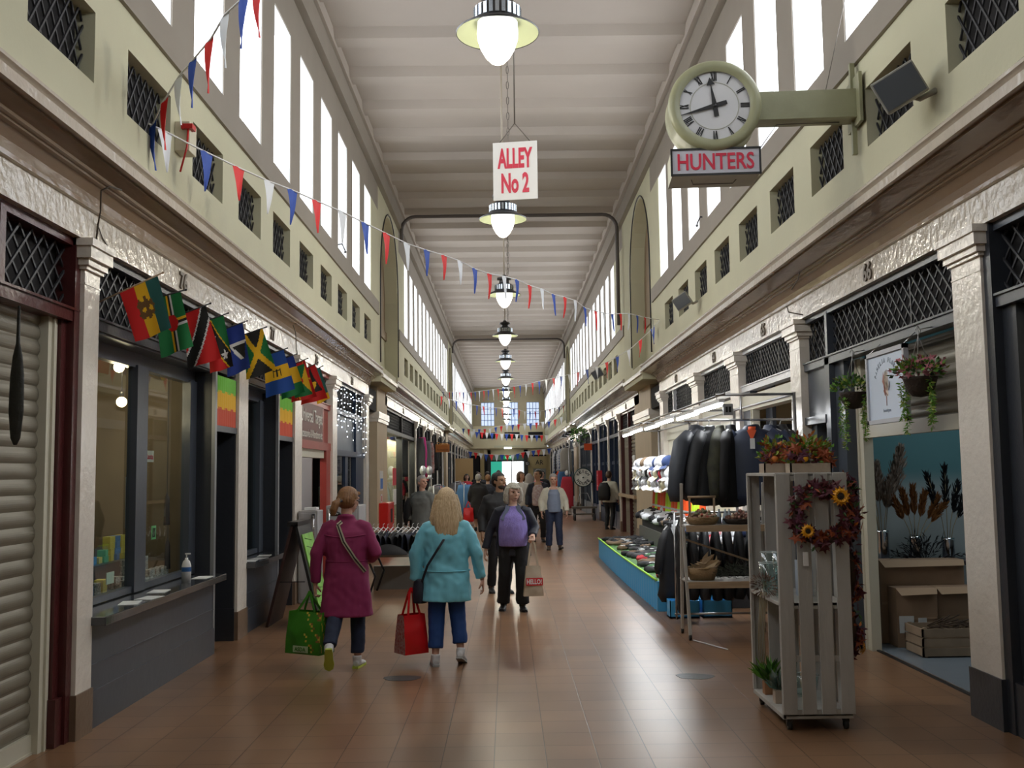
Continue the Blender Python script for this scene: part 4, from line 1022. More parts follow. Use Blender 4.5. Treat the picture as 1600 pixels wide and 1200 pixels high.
pot('small grassy green plant in a wooden pot on the shelf floor',1.84,7.40,.105,mat('terracotta_wood',(.35,.17,.08),.6),[greens[0],greens[1]],70,.20,True)
pot('small blue green succulent in a pale pot nearer the slatted front',1.84,7.12,.105,mat('pale_pine'),[mat('leaf_blue_green',(.12,.22,.18),.6),mat('leaf_grey',(.2,.26,.22),.6)],50,.16,False) if False else pot('small blue green succulent in a pale pot nearer the slatted front',1.84,7.12,.105,MATS['pale_pine'],[mat('leaf_blue_green',(.12,.22,.18),.6),mat('leaf_grey',(.2,.26,.22),.6)],50,.16,False)
vase('narrow glass vase on the bottom board of the white slatted shelf',1.87,6.93,.105,.04,.05,.33)
vase('wide low glass bowl at the back of the shelf bottom board',2.08,7.3,.105,.07,.09,.15)
for k,(x,y,h) in enumerate(((2.05,7.15,.18),(2.12,7.4,.22))):
    m=MB(); m.box(-.05,.05,-.04,.04,0,h); o=m.build('gift_box',mat('pale_blue_card',(.45,.50,.60),.6)); o.location=(x,y,.823); tag(o,'pale blue card box on the shelf middle board, %s one'%('shorter','taller')[k],'box')
# --- A-frame ladder shelf
af=thing('ladder_shelf','white painted A frame ladder shelf with castors behind the slatted shelf','display shelf',(2.25,10.6,0))
for x in (1.81,2.66):
    for (a,b,nm) in (((x,10.82,.05),(x-.01,10.60,1.56),'leg'),((x+.0,10.36,.05),(x-.01,10.56,1.12),'leg')):
        m=MB(); m.bar(a,b,.045,.03,(1,0,0)); bw(m,nm,whitewood,af,bevel=.004)
    for y in (10.82,10.36):
        m=MB(); m.lathe([(0,-.012),(.028,-.012),(.028,.012),(0,.012)],(x,y,.028),12,axis='x'); bw(m,'castor',rubber,af)
for z,y0,y1 in ((1.12,10.38,10.78),(.56,10.34,10.84)):
    m=MB(); m.box(1.80,2.70,y0,y1,z,z+.018); bw(m,'shelf_board',whitewood,af,bevel=.003)
    m=MB(); m.box(1.80,2.70,y0-.015,y0,z-.045,z+.02); bw(m,'shelf_lip',wood,af)
m=MB(); m.bar((1.84,10.7,.98),(2.6,10.7,.72),.03,.02); bw(m,'brace',wood,af)
def basket(lab,x,y,z,rx,ry,h,mt,fill,fm,handle=False):
    o=thing('basket',lab,'basket',(x,y,z)); m=MB(); m.rings([(0,0,0,rx*.75,ry*.75),(0,0,h*.5,rx*.9,ry*.9),(0,0,h,rx,ry),(0,0,h,rx-.012,ry-.012),(0,0,h*.5,rx*.85,ry*.85)],20,p=3); m.build('basket_body',mt,o)
    m=MB(); m.tube([(rx*math.cos(a),ry*math.sin(a),h) for a in [2*PI*i/20 for i in range(20)]],.007,6,closed=True); m.build('rim',mt,o)
    if handle:
        m=MB(); m.box(-rx*.8,-rx*.8+.02,-.01,.01,h,h+.22); m.box(rx*.8-.02,rx*.8,-.01,.01,h,h+.22); m.tube([(-rx*.85,0,h+.21),(rx*.85,0,h+.21)],.013,8); m.build('handle',wood,o)
    m=MB(); fill(m,rx,ry,h); m.build('filling',fm,o)
def fill_balls(m,rx,ry,h):
    for i in range(120):
        a=rnd(0,2*PI);r=math.sqrt(random.random()); m.ball((r*rx*.85*math.cos(a),r*ry*.85*math.sin(a),h+rnd(-.01,.09)*(1.2-r)),rnd(.012,.02),6,random.randint(0,3))
basket('shallow wicker basket of small dried pods with a wooden handle frame, on upper shelf',2.0,10.56,1.14,.17,.15,.07,wick,fill_balls,[mat('pod_pink',(.42,.22,.18),.7),mat('pod_tan',(.45,.32,.20),.7),mat('pod_green',(.22,.24,.13),.7),mat('pod_red',(.45,.10,.07),.7)],True)
basket('basket of dried brown pods at the right of the upper ladder shelf',2.4,10.56,1.14,.18,.15,.05,darkwick,fill_balls,[mat('pod_tan',(.45,.32,.20),.7),mat('pod_brown',(.2,.10,.07),.7),MATS['pod_pink'],MATS['pod_brown'] if 'pod_brown' in MATS else wick])
def fill_paper(m,rx,ry,h):
    for i in range(14):
        a=rnd(0,2*PI); p=Vector((rnd(-rx,rx)*.7,rnd(-ry,ry)*.7,h)); d=rdir(.1,.8); m.leaf(p,d,rnd(.10,.2),.08,0,.5)
basket('wicker basket lined with crumpled brown paper on the lower ladder shelf',1.98,10.56,.58,.16,.15,.12,wick,fill_paper,mat('kraft_paper',(.42,.30,.18),.8))
o=thing('lavender_bunch','loose dark grey green bunch of dried stems on the lower ladder shelf','dried flowers',(2.35,10.55,.585))
m=MB()
for i in range(420):
    x=rnd(-.22,.24); m.leaf((x,rnd(-.15,.13),rnd(.01,.16)*(1-abs(x)*2)),(rnd(-1,.3),rnd(-.3,.3),rnd(-.1,.4)),rnd(.04,.11),.006,random.choice([0,1,1]),.1)
m.build('stems',[mat('lav_grey',(.11,.13,.10),.8),mat('lav_dark',(.05,.06,.045),.8)],o)
m=MB(); m.rings([(0,0,0,.03,.02),(0,0,.09,.028,.018),(0,0,.11,.012,.01),(0,0,.13,.012,.01)],12)
for i,(x,y) in enumerate(((2.20,10.68),(2.26,10.66),(2.31,10.70))):
    m2=MB(); m2.rings([(0,0,0,.025,.02),(0,0,.10,.023,.018),(0,0,.12,.010,.01),(0,0,.15,.010,.01)],12); q=m2.build('spray_bottle',mat('bottle_blue_white',(.5,.6,.7),.4)); q.location=(x,y,1.14); tag(q,'small pale bottle on the upper ladder shelf, %s of three'%('leftmost','middle','rightmost')[i],'bottle')
# --- hanging baskets and framed sign at number 66
def hbasket(lab,px,py,X,pink,seed,trail):
    random.seed(seed); c=P(px,py,X=X); o=thing('hanging_basket',lab,'hanging basket',c)
    m=MB(); m.lathe([(0,-.10),(.06,-.09),(.10,-.04),(.12,.03),(.13,.05),(.12,.05)],n=20); m.build('basket_bowl',darkwick,o)
    m=MB()
    for k in range(3): a=2*PI*k/3; m.tube([(.12*math.cos(a),.12*math.sin(a),.05),(0,0,.36),(0,0,2.74-c.z+.0)],.003,5)
    m.tube([(0,0,.36),(.02,0,.40),(0,0,.44),(-.02,0,.41)],.005,5); m.tube([(0,0,2.73-c.z),(.12,0,2.75-c.z)],.005,5); m.build('hanging_wires',steel,o)
    m=MB(); foliage(m,(0,0,.08),(.19,.20,.13),260,[0,1,2,3,4] if pink else [0,1,1,2,4],.05,.03,-.1,1)
    if pink:
        for i in range(60): maple(m,(rnd(-.16,.16),rnd(-.2,.2),rnd(.05,.2)),rdir(),rnd(.02,.035),3)
    m.build('foliage',greens,o)
    m=MB()
    for (dx,dy,l) in trail:
        x,y,z=dx,dy,.04
        n=int(l/.018)
        for i in range(n):
            z-=.018; x+=rnd(-.005,.005); y+=rnd(-.005,.005)
            for q in range(6): m.leaf((x,y,z),rdir(-1,.3),rnd(.025,.05),.012,random.choice([0,0,2]),.2)
    m.build('trailing_vines',greens,o)
hbasket('hanging basket of trailing green foliage left of the framed sign',1334,622,3.1,False,3,[(-.10,-.06,.50),(-.11,.06,.38),(.06,-.12,.42),(.1,.05,.28)])
hbasket('hanging basket with pink blooms and trailing vines right of the framed sign',1438,600,3.1,True,4,[(-.05,.14,.40),(.02,-.12,.34),(.06,-.04,.36),(-.08,.18,.30)])
random.seed(11)
a_=P(1357,608,X=3.1); b_=P(1418,606,X=3.1)
o=thing('framed_sign','pale framed hanging sign printed with an arch of letters over a feather bouquet','sign',(3.1,(a_.y+b_.y)/2,2.36),math.radians(0))
hw=abs(a_.y-b_.y)/2; hh=.30
m=MB()
for q in ((-hw,-hw+.035,-hh,hh),(hw-.035,hw,-hh,hh)): m.box(-.02,.02,q[0],q[1],q[2],q[3])
m.box(-.02,.02,-hw,hw,-hh,-hh+.035); m.box(-.02,.02,-hw,hw,hh-.035,hh); m.build('frame',mat('frame_silver',(.45,.46,.50),.4),o)
m=MB(); m.box(-.004,.004,-hw+.03,hw-.03,-hh+.03,hh-.03); m.build('print',mat('print_pale_blue',(.60,.68,.80),.5),o)
inkc=mat('print_ink',(.28,.33,.42),.6)
txt='PAMELIA FLORAL'
for i,ch in enumerate(txt):
    if ch==' ': continue
    a=math.radians(160-140*i/(len(txt)-1)); 
    Mx=Matrix.Translation((-.006,-math.cos(a)*hw*.58,.03+math.sin(a)*hh*.62))@Matrix.Rotation((a-PI/2),4,'X').inverted()@face_M((0,0,0),1)
    curve_text(ch,.022 if ch!='I' else .006,.04,inkc,'lettering',o,Mx,.001)
m=MB()
for i in range(26): m.leaf((-.007,rnd(-.05,.05),-.06+rnd(-.03,.05)),(0,rnd(-.35,.35),1),rnd(.08,.16),.03,0 if i%3 else 1,.0)
m.tube([(-.006,0,-.06),(-.006,0,-.16)],.003,4,m=1); m.build('printed_bouquet',[mat('print_cream',(.70,.60,.50),.6),mat('print_rose',(.45,.22,.18),.6)],o)
curve_text('boutique',.16,.035,inkc,'lettering',o,face_M((-.006,0,-.20),1),.001)
m=MB(); 
for y in (-hw+.05,hw-.05): m.tube([(0,y,hh),(.10,y,2.75-2.36)],.004,5)
m.build('hanging_chain',chrome,o)
# --- inside the flower shop
o=thing('display_table','low dark table under the dried flower vases in the flower shop','table',(4.3,10.45,0))
m=MB(); m.box(-.75,.75,-.2,.2,.72,.76); m.build('table_top',slate_dk,o)
for x in (-.7,.7):
    for y in (-.16,.16): m=MB(); m.box(x-.03,x+.03,y-.03,y+.03,0,.72); m.build('leg',slate_dk,o)
def plume(m,base,tip,w_,mi,n=60,l=.09):
    n=int(n*2.2)
    base=Vector(base);tip=Vector(tip)
    for i in range(n):
        t=i/n; p=base.lerp(tip,.45+.55*t); ww=w_*math.sin(PI*min(1,(t*.9+.1)))**.7
        d=(tip-base).normalized()+rdir()*.35
        q=rdir(); q.normalize()
        m.leaf(p+q*ww*.4*random.random(),(tip-base).normalized()+q*.45,l*rnd(.6,1.1),.016,mi,.1)
def pampas(lab,px,vh,stems,col,y,table=.76,n=90,l=.09,wd=.07,metal=True):
    c=P(px,880,Y=y); o=thing('vase_of_grasses',lab,'vase',(c.x,y,table))
    m=MB(); m.lathe([(0,.005),(.055,.005),(.06,.02),(.065,vh-.02),(.07,vh),(.064,vh),(.055,.02),(0,.015)],n=24); m.build('vase',chrome if metal else glassj,o)
    m=MB(); m2=MB()
    for dx,dy,h,ww in stems: 
        m2.tube([(0,0,.03),(dx*.3,dy*.3,h*.5),(dx,dy,h)],.004,5); plume(m,(dx*.2,dy*.2,vh),(dx,dy,h),ww,0,n,l)
    m2.build('stems',mat('dry_stem',(.35,.28,.16),.8),o); m.build('plumes',col,o)
pampas('steel vase of tall grey brown pampas plumes at the left of the flower shop',1381,.30,[(-.24,0,1.08,.15),(-.12,.05,1.0,.14),(.22,0,1.12,.17),(.08,-.04,.8,.13),(-.02,.03,.95,.13),(-.2,-.1,.85,.13)],mat('pampas_grey',(.30,.235,.19),.9),10.45,n=300)
pampas('steel vase of rust and gold dried grasses in the flower shop',1432,.24,[(-.2,0,.62,.06),(-.1,.02,.68,.06),(0,0,.72,.06),(.12,.02,.66,.06),(.24,0,.62,.05),(.3,0,.55,.05)],mat('grass_rust',(.22,.085,.02),.9),10.4,n=120)
pampas('vase of black dyed plumes at the right of the flower shop',1483,.22,[(-.18,0,.85,.06),(0,0,.92,.06),(.12,0,.75,.07),(.2,0,.65,.07)],mat('plume_black',(.008,.008,.010),.9),10.4,n=80)
o=thing('black_leaf_spray','spreading spray of black dyed palm leaves behind the cardboard boxes','dried flowers',(4.15,10.22,.76))
m=MB()
for i in range(26):
    a=rnd(-1.35,1.35); L_=rnd(.25,.42); d=Vector((math.sin(a),rnd(-.2,.1),math.cos(a)*.75)); m.bar((0,0,0),d*L_,.004,.003)
    for k in range(9): p=d*L_*(.3+.08*k); m.leaf(p,d+rdir()*.7,rnd(.05,.09),.012,0,.1)
m.build('leaves',MATS['plume_black'],o)
for lab,x0,x1,y0,y1,z0,z1 in (('large cardboard carton at the back left of the flower shop',3.60,4.42,9.98,10.2,.007,.80),('cardboard carton with shipping labels at the front left',3.66,4.05,9.75,9.97,.007,.56),('cardboard carton with torn top, right of the labelled one',4.06,4.46,9.8,9.97,.007,.56)):
    o=thing('cardboard_box',lab,'box',((x0+x1)/2,(y0+y1)/2,z0)); m=MB(); m.box(x0,x1,y0,y1,z0,z1); bw(m,'carton',cardboard,o,bevel=.004)
    m=MB(); m.box(x0+.01,x1-.01,y0-.004,y0,z0+(z1-z0)*.47,z0+(z1-z0)*.50); m.add([(x0,y0,z1),(x1,y0,z1),(x1-.03,y0-.08,z1-.05),(x0+.02,y0-.09,z1-.06)],[(0,1,2,3)]); bw(m,'flap',mat('cardboard_light',(.40,.27,.17),.8),o)
    if 'labels' in lab:
        m=MB(); m.box(x0+.02,x0+.16,y0-.006,y0-.004,.14,.30); m.box(x0+.2,x0+.28,y0-.006,y0-.004,.22,.28); bw(m,'shipping_label',paper,o)
o=thing('wooden_crate','slatted wooden crate with twigs on the flower shop floor','crate',(4.06,9.42,.007))
m=MB()
for k in range(3):
    z=.01+k*.085
    m.box(-.38,.38,-.2,-.185,z,z+.07); m.box(-.38,.38,.185,.2,z,z+.07); m.box(-.38,-.365,-.2,.2,z,z+.07); m.box(.365,.38,-.2,.2,z,z+.07)
for x in (-.36,.33):
    for y in (-.185,.155): m.box(x,x+.03,y,y+.03,0,.26)
m.box(-.37,.37,-.19,.19,.01,.02); m.build('crate_body',mat('crate_wood',(.34,.25,.17),.7,var=.2,vs=5),o)
m=MB()
for i in range(60): p=Vector((rnd(-.25,.25),rnd(-.15,.15),rnd(.2,.28))); m.tube([p,p+Vector((rnd(.1,.3),rnd(-.1,.1),rnd(-.05,.08)))],.005,4)
m.build('twigs',mat('twig_brown',(.06,.035,.02),.8),o)
m=MB(); m.box(4.62,5.4,9.7,10.2,.007,.8); m.box(4.6,5.42,9.68,10.2,.80,.83); tag(m.build('sideboard',mat('dark_sideboard',(.03,.025,.02),.5)),'dark wooden sideboard at the right of the flower shop','cabinet')
# ================================================================= STALL
random.seed(21)
blue=mat('blue_corrugated_skirt',(.08,.46,.90),.45)
grn=mat('green_liner',(.05,.16,.03),.7); lime=mat('lime_edge',(.35,.75,.05),.6)
sk=thing('stall_table','long low stall counter with blue ribbed skirt and green lined top','stall',(2.2,16.4,0))
m=MB()
def skirt_fn(u,v):
    y=12.5+7.95*u; x=1.80-.03*math.sin(u*PI)+ .012*math.sin(y*2*PI/.21)
    return (x,y,.0+.37*v)
m.grid(skirt_fn,420,2); bw(m,'ribbed_skirt',blue,sk,recalc=False)
m=MB(); m.box(1.80,2.62,12.48,12.5,.0,.36); m.box(1.80,2.62,20.44,20.46,0,.36); bw(m,'skirt_end',blue,sk)
m=MB(); m.tube([(1.79-.03*math.sin(PI*i/12),12.5+7.95*i/12,.375) for i in range(13)],.014,6); bw(m,'lime_edge',lime,sk)
m=MB(); m.box(1.80,2.64,12.5,20.44,.33,.35); bw(m,'green_top',grn,sk)
m=MB(); m.box(2.62,2.66,12.5,20.5,.0,.62); bw(m,'divider_board',mat('grey_board',(.13,.13,.12),.6),sk)
t2=thing('trestle_table','higher cloth covered table piled with socks behind the blue skirted counter','table',(2.93,16.4,0))
m=MB(); m.box(2.68,3.02,12.7,20.5,.0,.78); m.add([(2.68,12.7,.78),(2.68,20.5,.78),(3.02,20.5,.78),(3.02,12.7,.78),(3.02,12.7,.88),(3.02,20.5,.88)],[(0,1,5,4),(0,4,3),(1,2,5),(2,3,4,5)]); bw(m,'cloth_base',mat('dark_cloth',(.04,.04,.045),.9),t2)
pack=[mat('knit_black',(.012,.012,.014),.9),mat('knit_charcoal',(.05,.05,.055),.9),mat('knit_white',(.68,.70,.74),.9),mat('knit_grey',(.28,.29,.31),.9),mat('knit_brown',(.15,.10,.06),.9),mat('knit_navy',(.02,.04,.12),.9),mat('knit_red',(.42,.02,.03),.9),mat('knit_pink',(.60,.28,.30),.9),mat('knit_green',(.05,.16,.06),.9)]
cn=['black','charcoal','white','grey','brown','navy','red','pink','green']
sock_protos={}
def sockpack(ci,v):
    key=(ci,v)
    if key in sock_protos: return sock_protos[key]
    m=MB(); rg=[]
    n=9
    for i in range(n):
        t=i/(n-1); rg.append((0.02*math.sin(t*4+v),0,-.13+.26*t,.055*(.55+.6*math.sin(PI*min(1,t*.9+.08))),.028+.008*math.sin(t*9+v)))
    m.rings(rg,12,p=2.6)
    m.v=[(a,c_,b+.03+.006*math.sin(a*90+c_*40)) for a,b,c_ in m.v]
    mm=[pack[ci],paper]
    if v==0: m.box(-.035,.035,-.03,.03,.055,.062,1)
    me=m.mesh('sock_bundle',mm); sock_protos[key]=me; return me
cntl={}
def place_sock(ci,x,y,z,rz,where,tilt=(0,0),s=1):
    o=bpy.data.objects.new('sock_bundle',sockpack(ci,random.randint(0,2))); C.objects.link(o)
    o.location=(x,y,z); o.rotation_euler=(tilt[0],tilt[1],rz); o.scale=(s,)*3
    tag(o,'%s folded knit bundle %s'%(cn[ci],where),'socks','%s bundles %s'%(cn[ci],where)); return o
y=12.7
while y<20.2:
    for x in (1.98,2.16,2.34,2.5):
        if random.random()<(1.1 if y<17 else .6) and not (x<2.05 and random.random()<.4):
            ci=random.choice([0,0,0,0,1,1,4,1,6,8,0]) if y<16 else random.choice([0,0,0,1,4])
            place_sock(ci,x+rnd(-.04,.04),y+rnd(-.05,.05),.352,rnd(0,6.28),'on the green lined low counter',s=rnd(1.05,1.35))
    y+=.20
y=12.8
while y<20.4:
    for x,z in ((2.73,.79),(2.83,.82),(2.93,.85),(2.99,.88)):
        if y>17.8: ci=random.choice([0,0,2,2,2,0,1])
        elif y>15: ci=random.choice([0,4,2,0,3,1,4])
        else: ci=random.choice([2,5,3,0,7,2,6])
        place_sock(ci,x,y+rnd(-.04,.04),z+rnd(0,.03),rnd(-.6,.6)+PI/2,'heaped on the higher stall table',(rnd(-.3,.3),rnd(-.7,-.2)),rnd(1.15,1.6))
    y+=.21
# front tier in front of the divider
y=12.7
while y<20.2:
    ci=random.choice([2,3,5,0,7,1,4,2,0])
    place_sock(ci,2.70,y,.79,rnd(0,3),'along the front edge of the higher table',(rnd(-.3,.3),-.4),rnd(.9,1.2)); y+=.23
# hi vis vests
hv=[mat('hivis_orange',(1.0,.10,.01),.6,emit=(1,.1,.01),es=.0),mat('hivis_yellow',(.60,.95,.03),.6)]
rail=thing('vest_rail','thin metal rail carrying the orange and yellow safety vests','rail',(2.92,17.9,1.32))
m=MB(); m.tube([(2.92,15.0,1.32),(2.92,20.6,1.32)],.012,8)
for yy in (15.0,17.25,20.4): m.tube([(2.92,yy,1.32),(3.09,yy,1.32)],.010,8)
bw(m,'tubes',steel,rail)
vp=None; 
for k in range(16):
    yy=15.25+k*.33; c=[0,1,1,0,0,0,1,0][k%8]
    o=thing('safety_vest','%s safety vest hanging in the row behind the socks'%('orange','yellow')[c],'safety vest',(2.90,yy,1.31),0,'%s safety vests'%('orange','yellow')[c])
    key='vest%d'%c
    if key not in MATS:
        m=MB(); m.rings([(0,0,-.55,.05,.15),(0,0,-.3,.045,.15),(0,0,-.12,.035,.145),(0,0,-.04,.03,.09),(0,0,-.005,.015,.03)],14,p=2.5); m1=m.mesh('vest_body',hv[c])
        m=MB()
        for z in (-.42,-.28): m.rings([(0,0,z-.018,.052,.152),(0,0,z+.018,.051,.152)],14,p=2.5,caps=False)
        m2=m.mesh('vest_tape',mat('reflective_tape',(.6,.6,.6),.3)); MATS[key]=(m1,m2)
    for nm,me in zip(('body','reflective_band'),MATS[key]):
        q=bpy.data.objects.new(nm,me); C.objects.link(q); q.parent=o
# caps on the rack
cp=thing('cap_rack','dark wire rack holding rows of caps at the far end of the stall','rack',(2.85,18.8,1.35))
m=MB()
for z in (1.42,1.60,1.78): m.tube([(2.78-.0,16.6,z),(2.78,21.0,z)],.01,6)
for yy in (16.6,18.8,20.9): m.tube([(2.82,yy,1.3),(2.82,yy,1.95)],.012,6)
bw(m,'wires',iron,cp)
capc=[2,2,2,3,4,0,5,6,2,2]; cap_m={}
extra=[mat('cap_cream',(.62,.58,.42),.8)]
for r_,z in enumerate((1.44,1.62,1.80)):
    yy=16.8+.1*r_
    while yy<20.9:
        ci=random.choice(capc if r_ else [2,2,2,2,3]); mt=pack[ci] if random.random()<.85 else extra[0]; nm_=cn[ci] if mt is pack[ci] else 'cream'
        if nm_ not in cap_m:
            m=MB(); m.lathe([(.095,0),(.097,.03),(.085,.075),(.05,.105),(0,.115)],n=16); a=m.mesh('crown',mt)
            m=MB(); m.grid(lambda u,v:((-.085-.075*v)*math.cos((u-.5)*1.7)*1.0,(.085+.06*v)*math.sin((u-.5)*1.9)*1.1,.012-.02*v),8,3); b=m.mesh('brim',mt,False); cap_m[nm_]=(a,b)
        o=thing('cap','%s cap in the %s row of the cap rack'%(nm_,('lowest','middle','top')[r_]),'cap',(2.70+rnd(-.02,.02),yy,z+rnd(0,.02)),rnd(-.7,.7),'%s caps in the %s row'%(nm_,('lowest','middle','top')[r_]))
        o.rotation_euler=(rnd(-.2,.2),-.5+rnd(-.2,.1),rnd(-.5,.5)); o.scale=(1.25,)*3
        for q_,me in zip(('crown','brim'),cap_m[nm_]): q=bpy.data.objects.new(q_,me); C.objects.link(q); q.parent=o
        yy+=.24
# fluorescent strips over the stall
tube_m=mat('fluorescent_tube',(1,1,1),.4,emit=(.97,.98,1),es=22)
fr=thing('scaffold','grey scaffold pole frame that carries the strip lights over the stall','frame',(2.4,15.8,0))
m=MB()
for yy in (10.9,13.8,17.2,20.7):
    m.tube([(3.09,yy,0),(3.09,yy,2.52)],.02,8); m.tube([(3.09,yy,2.5),(2.25,yy,2.5)],.016,8)
m.tube([(3.09,10.9,2.5),(3.09,20.7,2.5)],.016,8); m.tube([(2.3,10.7,2.5),(2.3,20.8,2.5)],.014,8); bw(m,'poles',steel,fr)
for k in range(6):
    y0=10.95+k*1.65; pos_=('nearest','second','third','fourth','fifth','farthest')[k]
    o=thing('strip_light','glowing fluorescent strip light over the stall, %s of the row'%pos_,'strip light',(2.32+.05*(k%2),y0+.75,2.42))
    m=MB(); m.box(-.03,.03,-.76,.76,.0,.04); m.build('fitting',white,o)
    m=MB(); m.tube([(0,-.74,-.02),(0,.74,-.02)],.02,8); m.build('tube',tube_m,o)
    m=MB(); m.tube([(0,-.5,.04),(0,-.5,.08)],.004,4); m.tube([(0,.5,.04),(0,.5,.08)],.004,4); m.build('hook',iron,o)
    area('strip_glow',(2.32+.05*(k%2),y0+.75,2.37),(0,0,0),.12,1.45,30,(.95,.98,1))
o=thing('junction_box','small grey electrical box fixed to the stall pole by the coats','electrical box',P(1137,640,Y=10.85))
m=MB(); m.box(-.05,.05,-.03,.03,-.06,.06); m.build('case',mat('box_grey',(.30,.31,.33),.5),o); m=MB(); m.box(-.03,-.005,-.034,-.03,-.03,.03); m.box(.005,.03,-.034,-.03,-.03,.03); m.build('sockets',black,o)
# coats
def garment(lab,cat,mt,loc,rz,w_=.30,L_=.72,t_=.10,sleeve=.55,collar=None,group=None,hang=True,seed=0,coll=None,sw=.055,tagm=False):
    """padded jacket on a hanger; hook at the origin, facing -Y"""
    o=thing('jacket' if cat=='jacket' else cat.replace(' ','_'),lab,cat,loc,rz,group)
    m=MB(); rr=[(0,0,-.17-L_,w_*.84,t_*1.0),(0,0,-.10-L_,w_*1.02,t_*1.35),(0,0,-.16-L_*.6,w_*.94,t_*1.2),(0,0,-.16-L_*.25,w_*.82,t_*1.0),(0,0,-.21,w_*.74,t_*.85),(0,0,-.13,w_*.62,t_*.62),(0,0,-.085,w_*.28,t_*.55),(0,0,-.04,w_*.2,t_*.5)]
    rr=[tuple(rr[0])]+[tuple((1-t)*a+t*b for a,b in zip(rr[i],rr[i+1])) for i in range(len(rr)-1) for t in (.25,.5,.75,1)]; m.rings(rr,44,p=2.5)
    for s_ in (-1,1):
        m.tube([(s_*w_*.45,0,-.14),(s_*w_*.80,-.01,-.25),(s_*w_*1.12,-.02,-.24-sleeve*.45),(s_*w_*1.30,-.03,-.24-sleeve*.85),(s_*w_*1.30,-.03,-.24-sleeve)],[sw,sw*1.3,sw*1.25,sw*1.1,sw*.75],12)
    def wr(v):
        n=noise.noise(Vector(v)*6+Vector((seed,0,0)))*.05+noise.noise(Vector((v[0]*22,v[1]*10,v[2]*6+seed)))*.03
        return (v[0]*(1+n*.8),v[1]*(1+n*3)+n*.4,v[2]+n*.3)
    m.v=[wr(v) for v in m.v]; b=m.build('shell',mt,o)
    if coll: m=MB(); m.rings([(0,-.0,-.12,w_*.22,t_*.68),(0,0,-.06,w_*.20,t_*.6)],16); m.add([(-.05,-t_*.92,-.10),(.05,-t_*.92,-.10),(0,-t_*1.05,-.22)],[(0,1,2)]); m.build('collar_lining',coll,o)
    m=MB(); m.bar((-w_*.6,0,-.13),(0,0,-.05),.02,.012); m.bar((w_*.6,0,-.13),(0,0,-.05),.02,.012); m.tube([(0,0,-.05),(0,0,-.015),(.018,0,.005),(0,0,.022),(-.015,0,.012)],.004,5); m.build('hanger',mat('plastic_hanger',(.5,.5,.5),.4),o)
    if tagm: m=MB(); m.box(-.02,.03,-t_*1.35,-t_*1.3,-.30,-.19); m.build('price_label',paper,o)
    return o
nav=mat('jacket_navy',(.012,.022,.055),.55); char=mat('jacket_charcoal',(.035,.038,.045),.6); cam_=mat('jacket_camo',(.06,.06,.035),.8,col2=(.02,.022,.018),vs=9); blk=mat('jacket_black',(.009,.009,.011),.7); slb=mat('jacket_slate',(.05,.058,.078),.5)
ry=11.05; rz_=2.235
rk=thing('coat_rail','grey metal rail carrying the hanging jackets in front of number 65','rail',(2.55,ry,rz_))
m=MB(); m.tube([(1.93,ry,rz_),(3.12,ry,rz_)],.013,8); m.tube([(3.09,ry,rz_),(3.09,10.9,rz_)],.013,8); m.tube([(2.55,ry,rz_+.0),(2.55,ry,2.5)],.010,8); bw(m,'tube',steel,rk)
garment('slate blue padded jacket at the left end of the coat rail','jacket',slb,(2.06,ry-.06,rz_-.02),math.radians(38),.33,.66,.11,.60,seed=1,sw=.07)
garment('charcoal ribbed padded jacket, second on the coat rail','jacket',char,(2.19,ry-.02,rz_-.02),math.radians(44),.32,.72,.11,.60,seed=2,sw=.065)
garment('dark camouflage jacket hanging third on the coat rail','jacket',cam_,(2.32,ry,rz_-.02),math.radians(62),.30,.72,.08,.58,seed=3)
garment('black jacket between camouflage and navy jackets on the coat rail','jacket',blk,(2.43,ry,rz_-.02),math.radians(58),.31,.74,.10,.6,seed=4)
garment('navy bomber jacket with orange collar lining facing the camera','jacket',nav,(2.64,ry-.08,rz_-.02),math.radians(-14),.36,.72,.15,.62,seed=5,coll=mat('orange_lining',(.75,.10,.02),.6),sw=.085,tagm=True)
garment('dark navy jacket right of the orange lined bomber','jacket',nav,(2.86,ry,rz_-.02),math.radians(-50),.31,.68,.09,.58,seed=6)
garment('black jacket at the right end of the coat rail','jacket',blk,(2.97,ry,rz_-.02),math.radians(-58),.31,.72,.09,.58,seed=7)
lr=thing('low_clothes_rail','low rail with long dark garments behind the ladder shelf','rail',(2.3,11.6,1.22))
m=MB(); m.tube([(1.86,11.6,1.22),(2.95,11.6,1.22)],.012,8); m.tube([(1.88,11.6,.03),(1.88,11.6,1.22)],.012,8); m.tube([(2.94,11.6,.03),(2.94,11.6,1.22)],.012,8); m.tube([(1.86,11.6,.09),(2.95,11.6,.09)],.012,8); bw(m,'tube',steel,lr)
for k in range(8):
    garment('long black garment on the low rail behind the ladder shelf','trousers',[blk,blk,char,blk][k%4],(1.95+k*.13,11.6,1.20),math.radians(80),.17,.78 if k else .92,.05,.3,seed=10+k,group='long dark garments on the low rail',sw=.03)
g=garment('dark garment with white edge hanging at the aisle end of the stall','trousers',blk,(1.93,12.25,1.12),math.radians(35),.17,.80,.07,.4,seed=30,coll=mat('pale_lining',(.6,.62,.66),.7),sw=.04)
for k,(x,y) in enumerate(((2.02,12.0),(2.4,12.02))):
    o=thing('blue_crate','blue plastic crate under the dark garments, %s one'%('left','right')[k],'crate',(x,y,0)); m=MB(); m.box(-.17,.17,-.12,.12,0,.02); m.box(-.17,.17,-.12,-.11,0,.2);m.box(-.17,.17,.11,.12,0,.2);m.box(-.17,-.16,-.12,.12,0,.2);m.box(.16,.17,-.12,.12,0,.2); m.build('crate_body',blue,o)
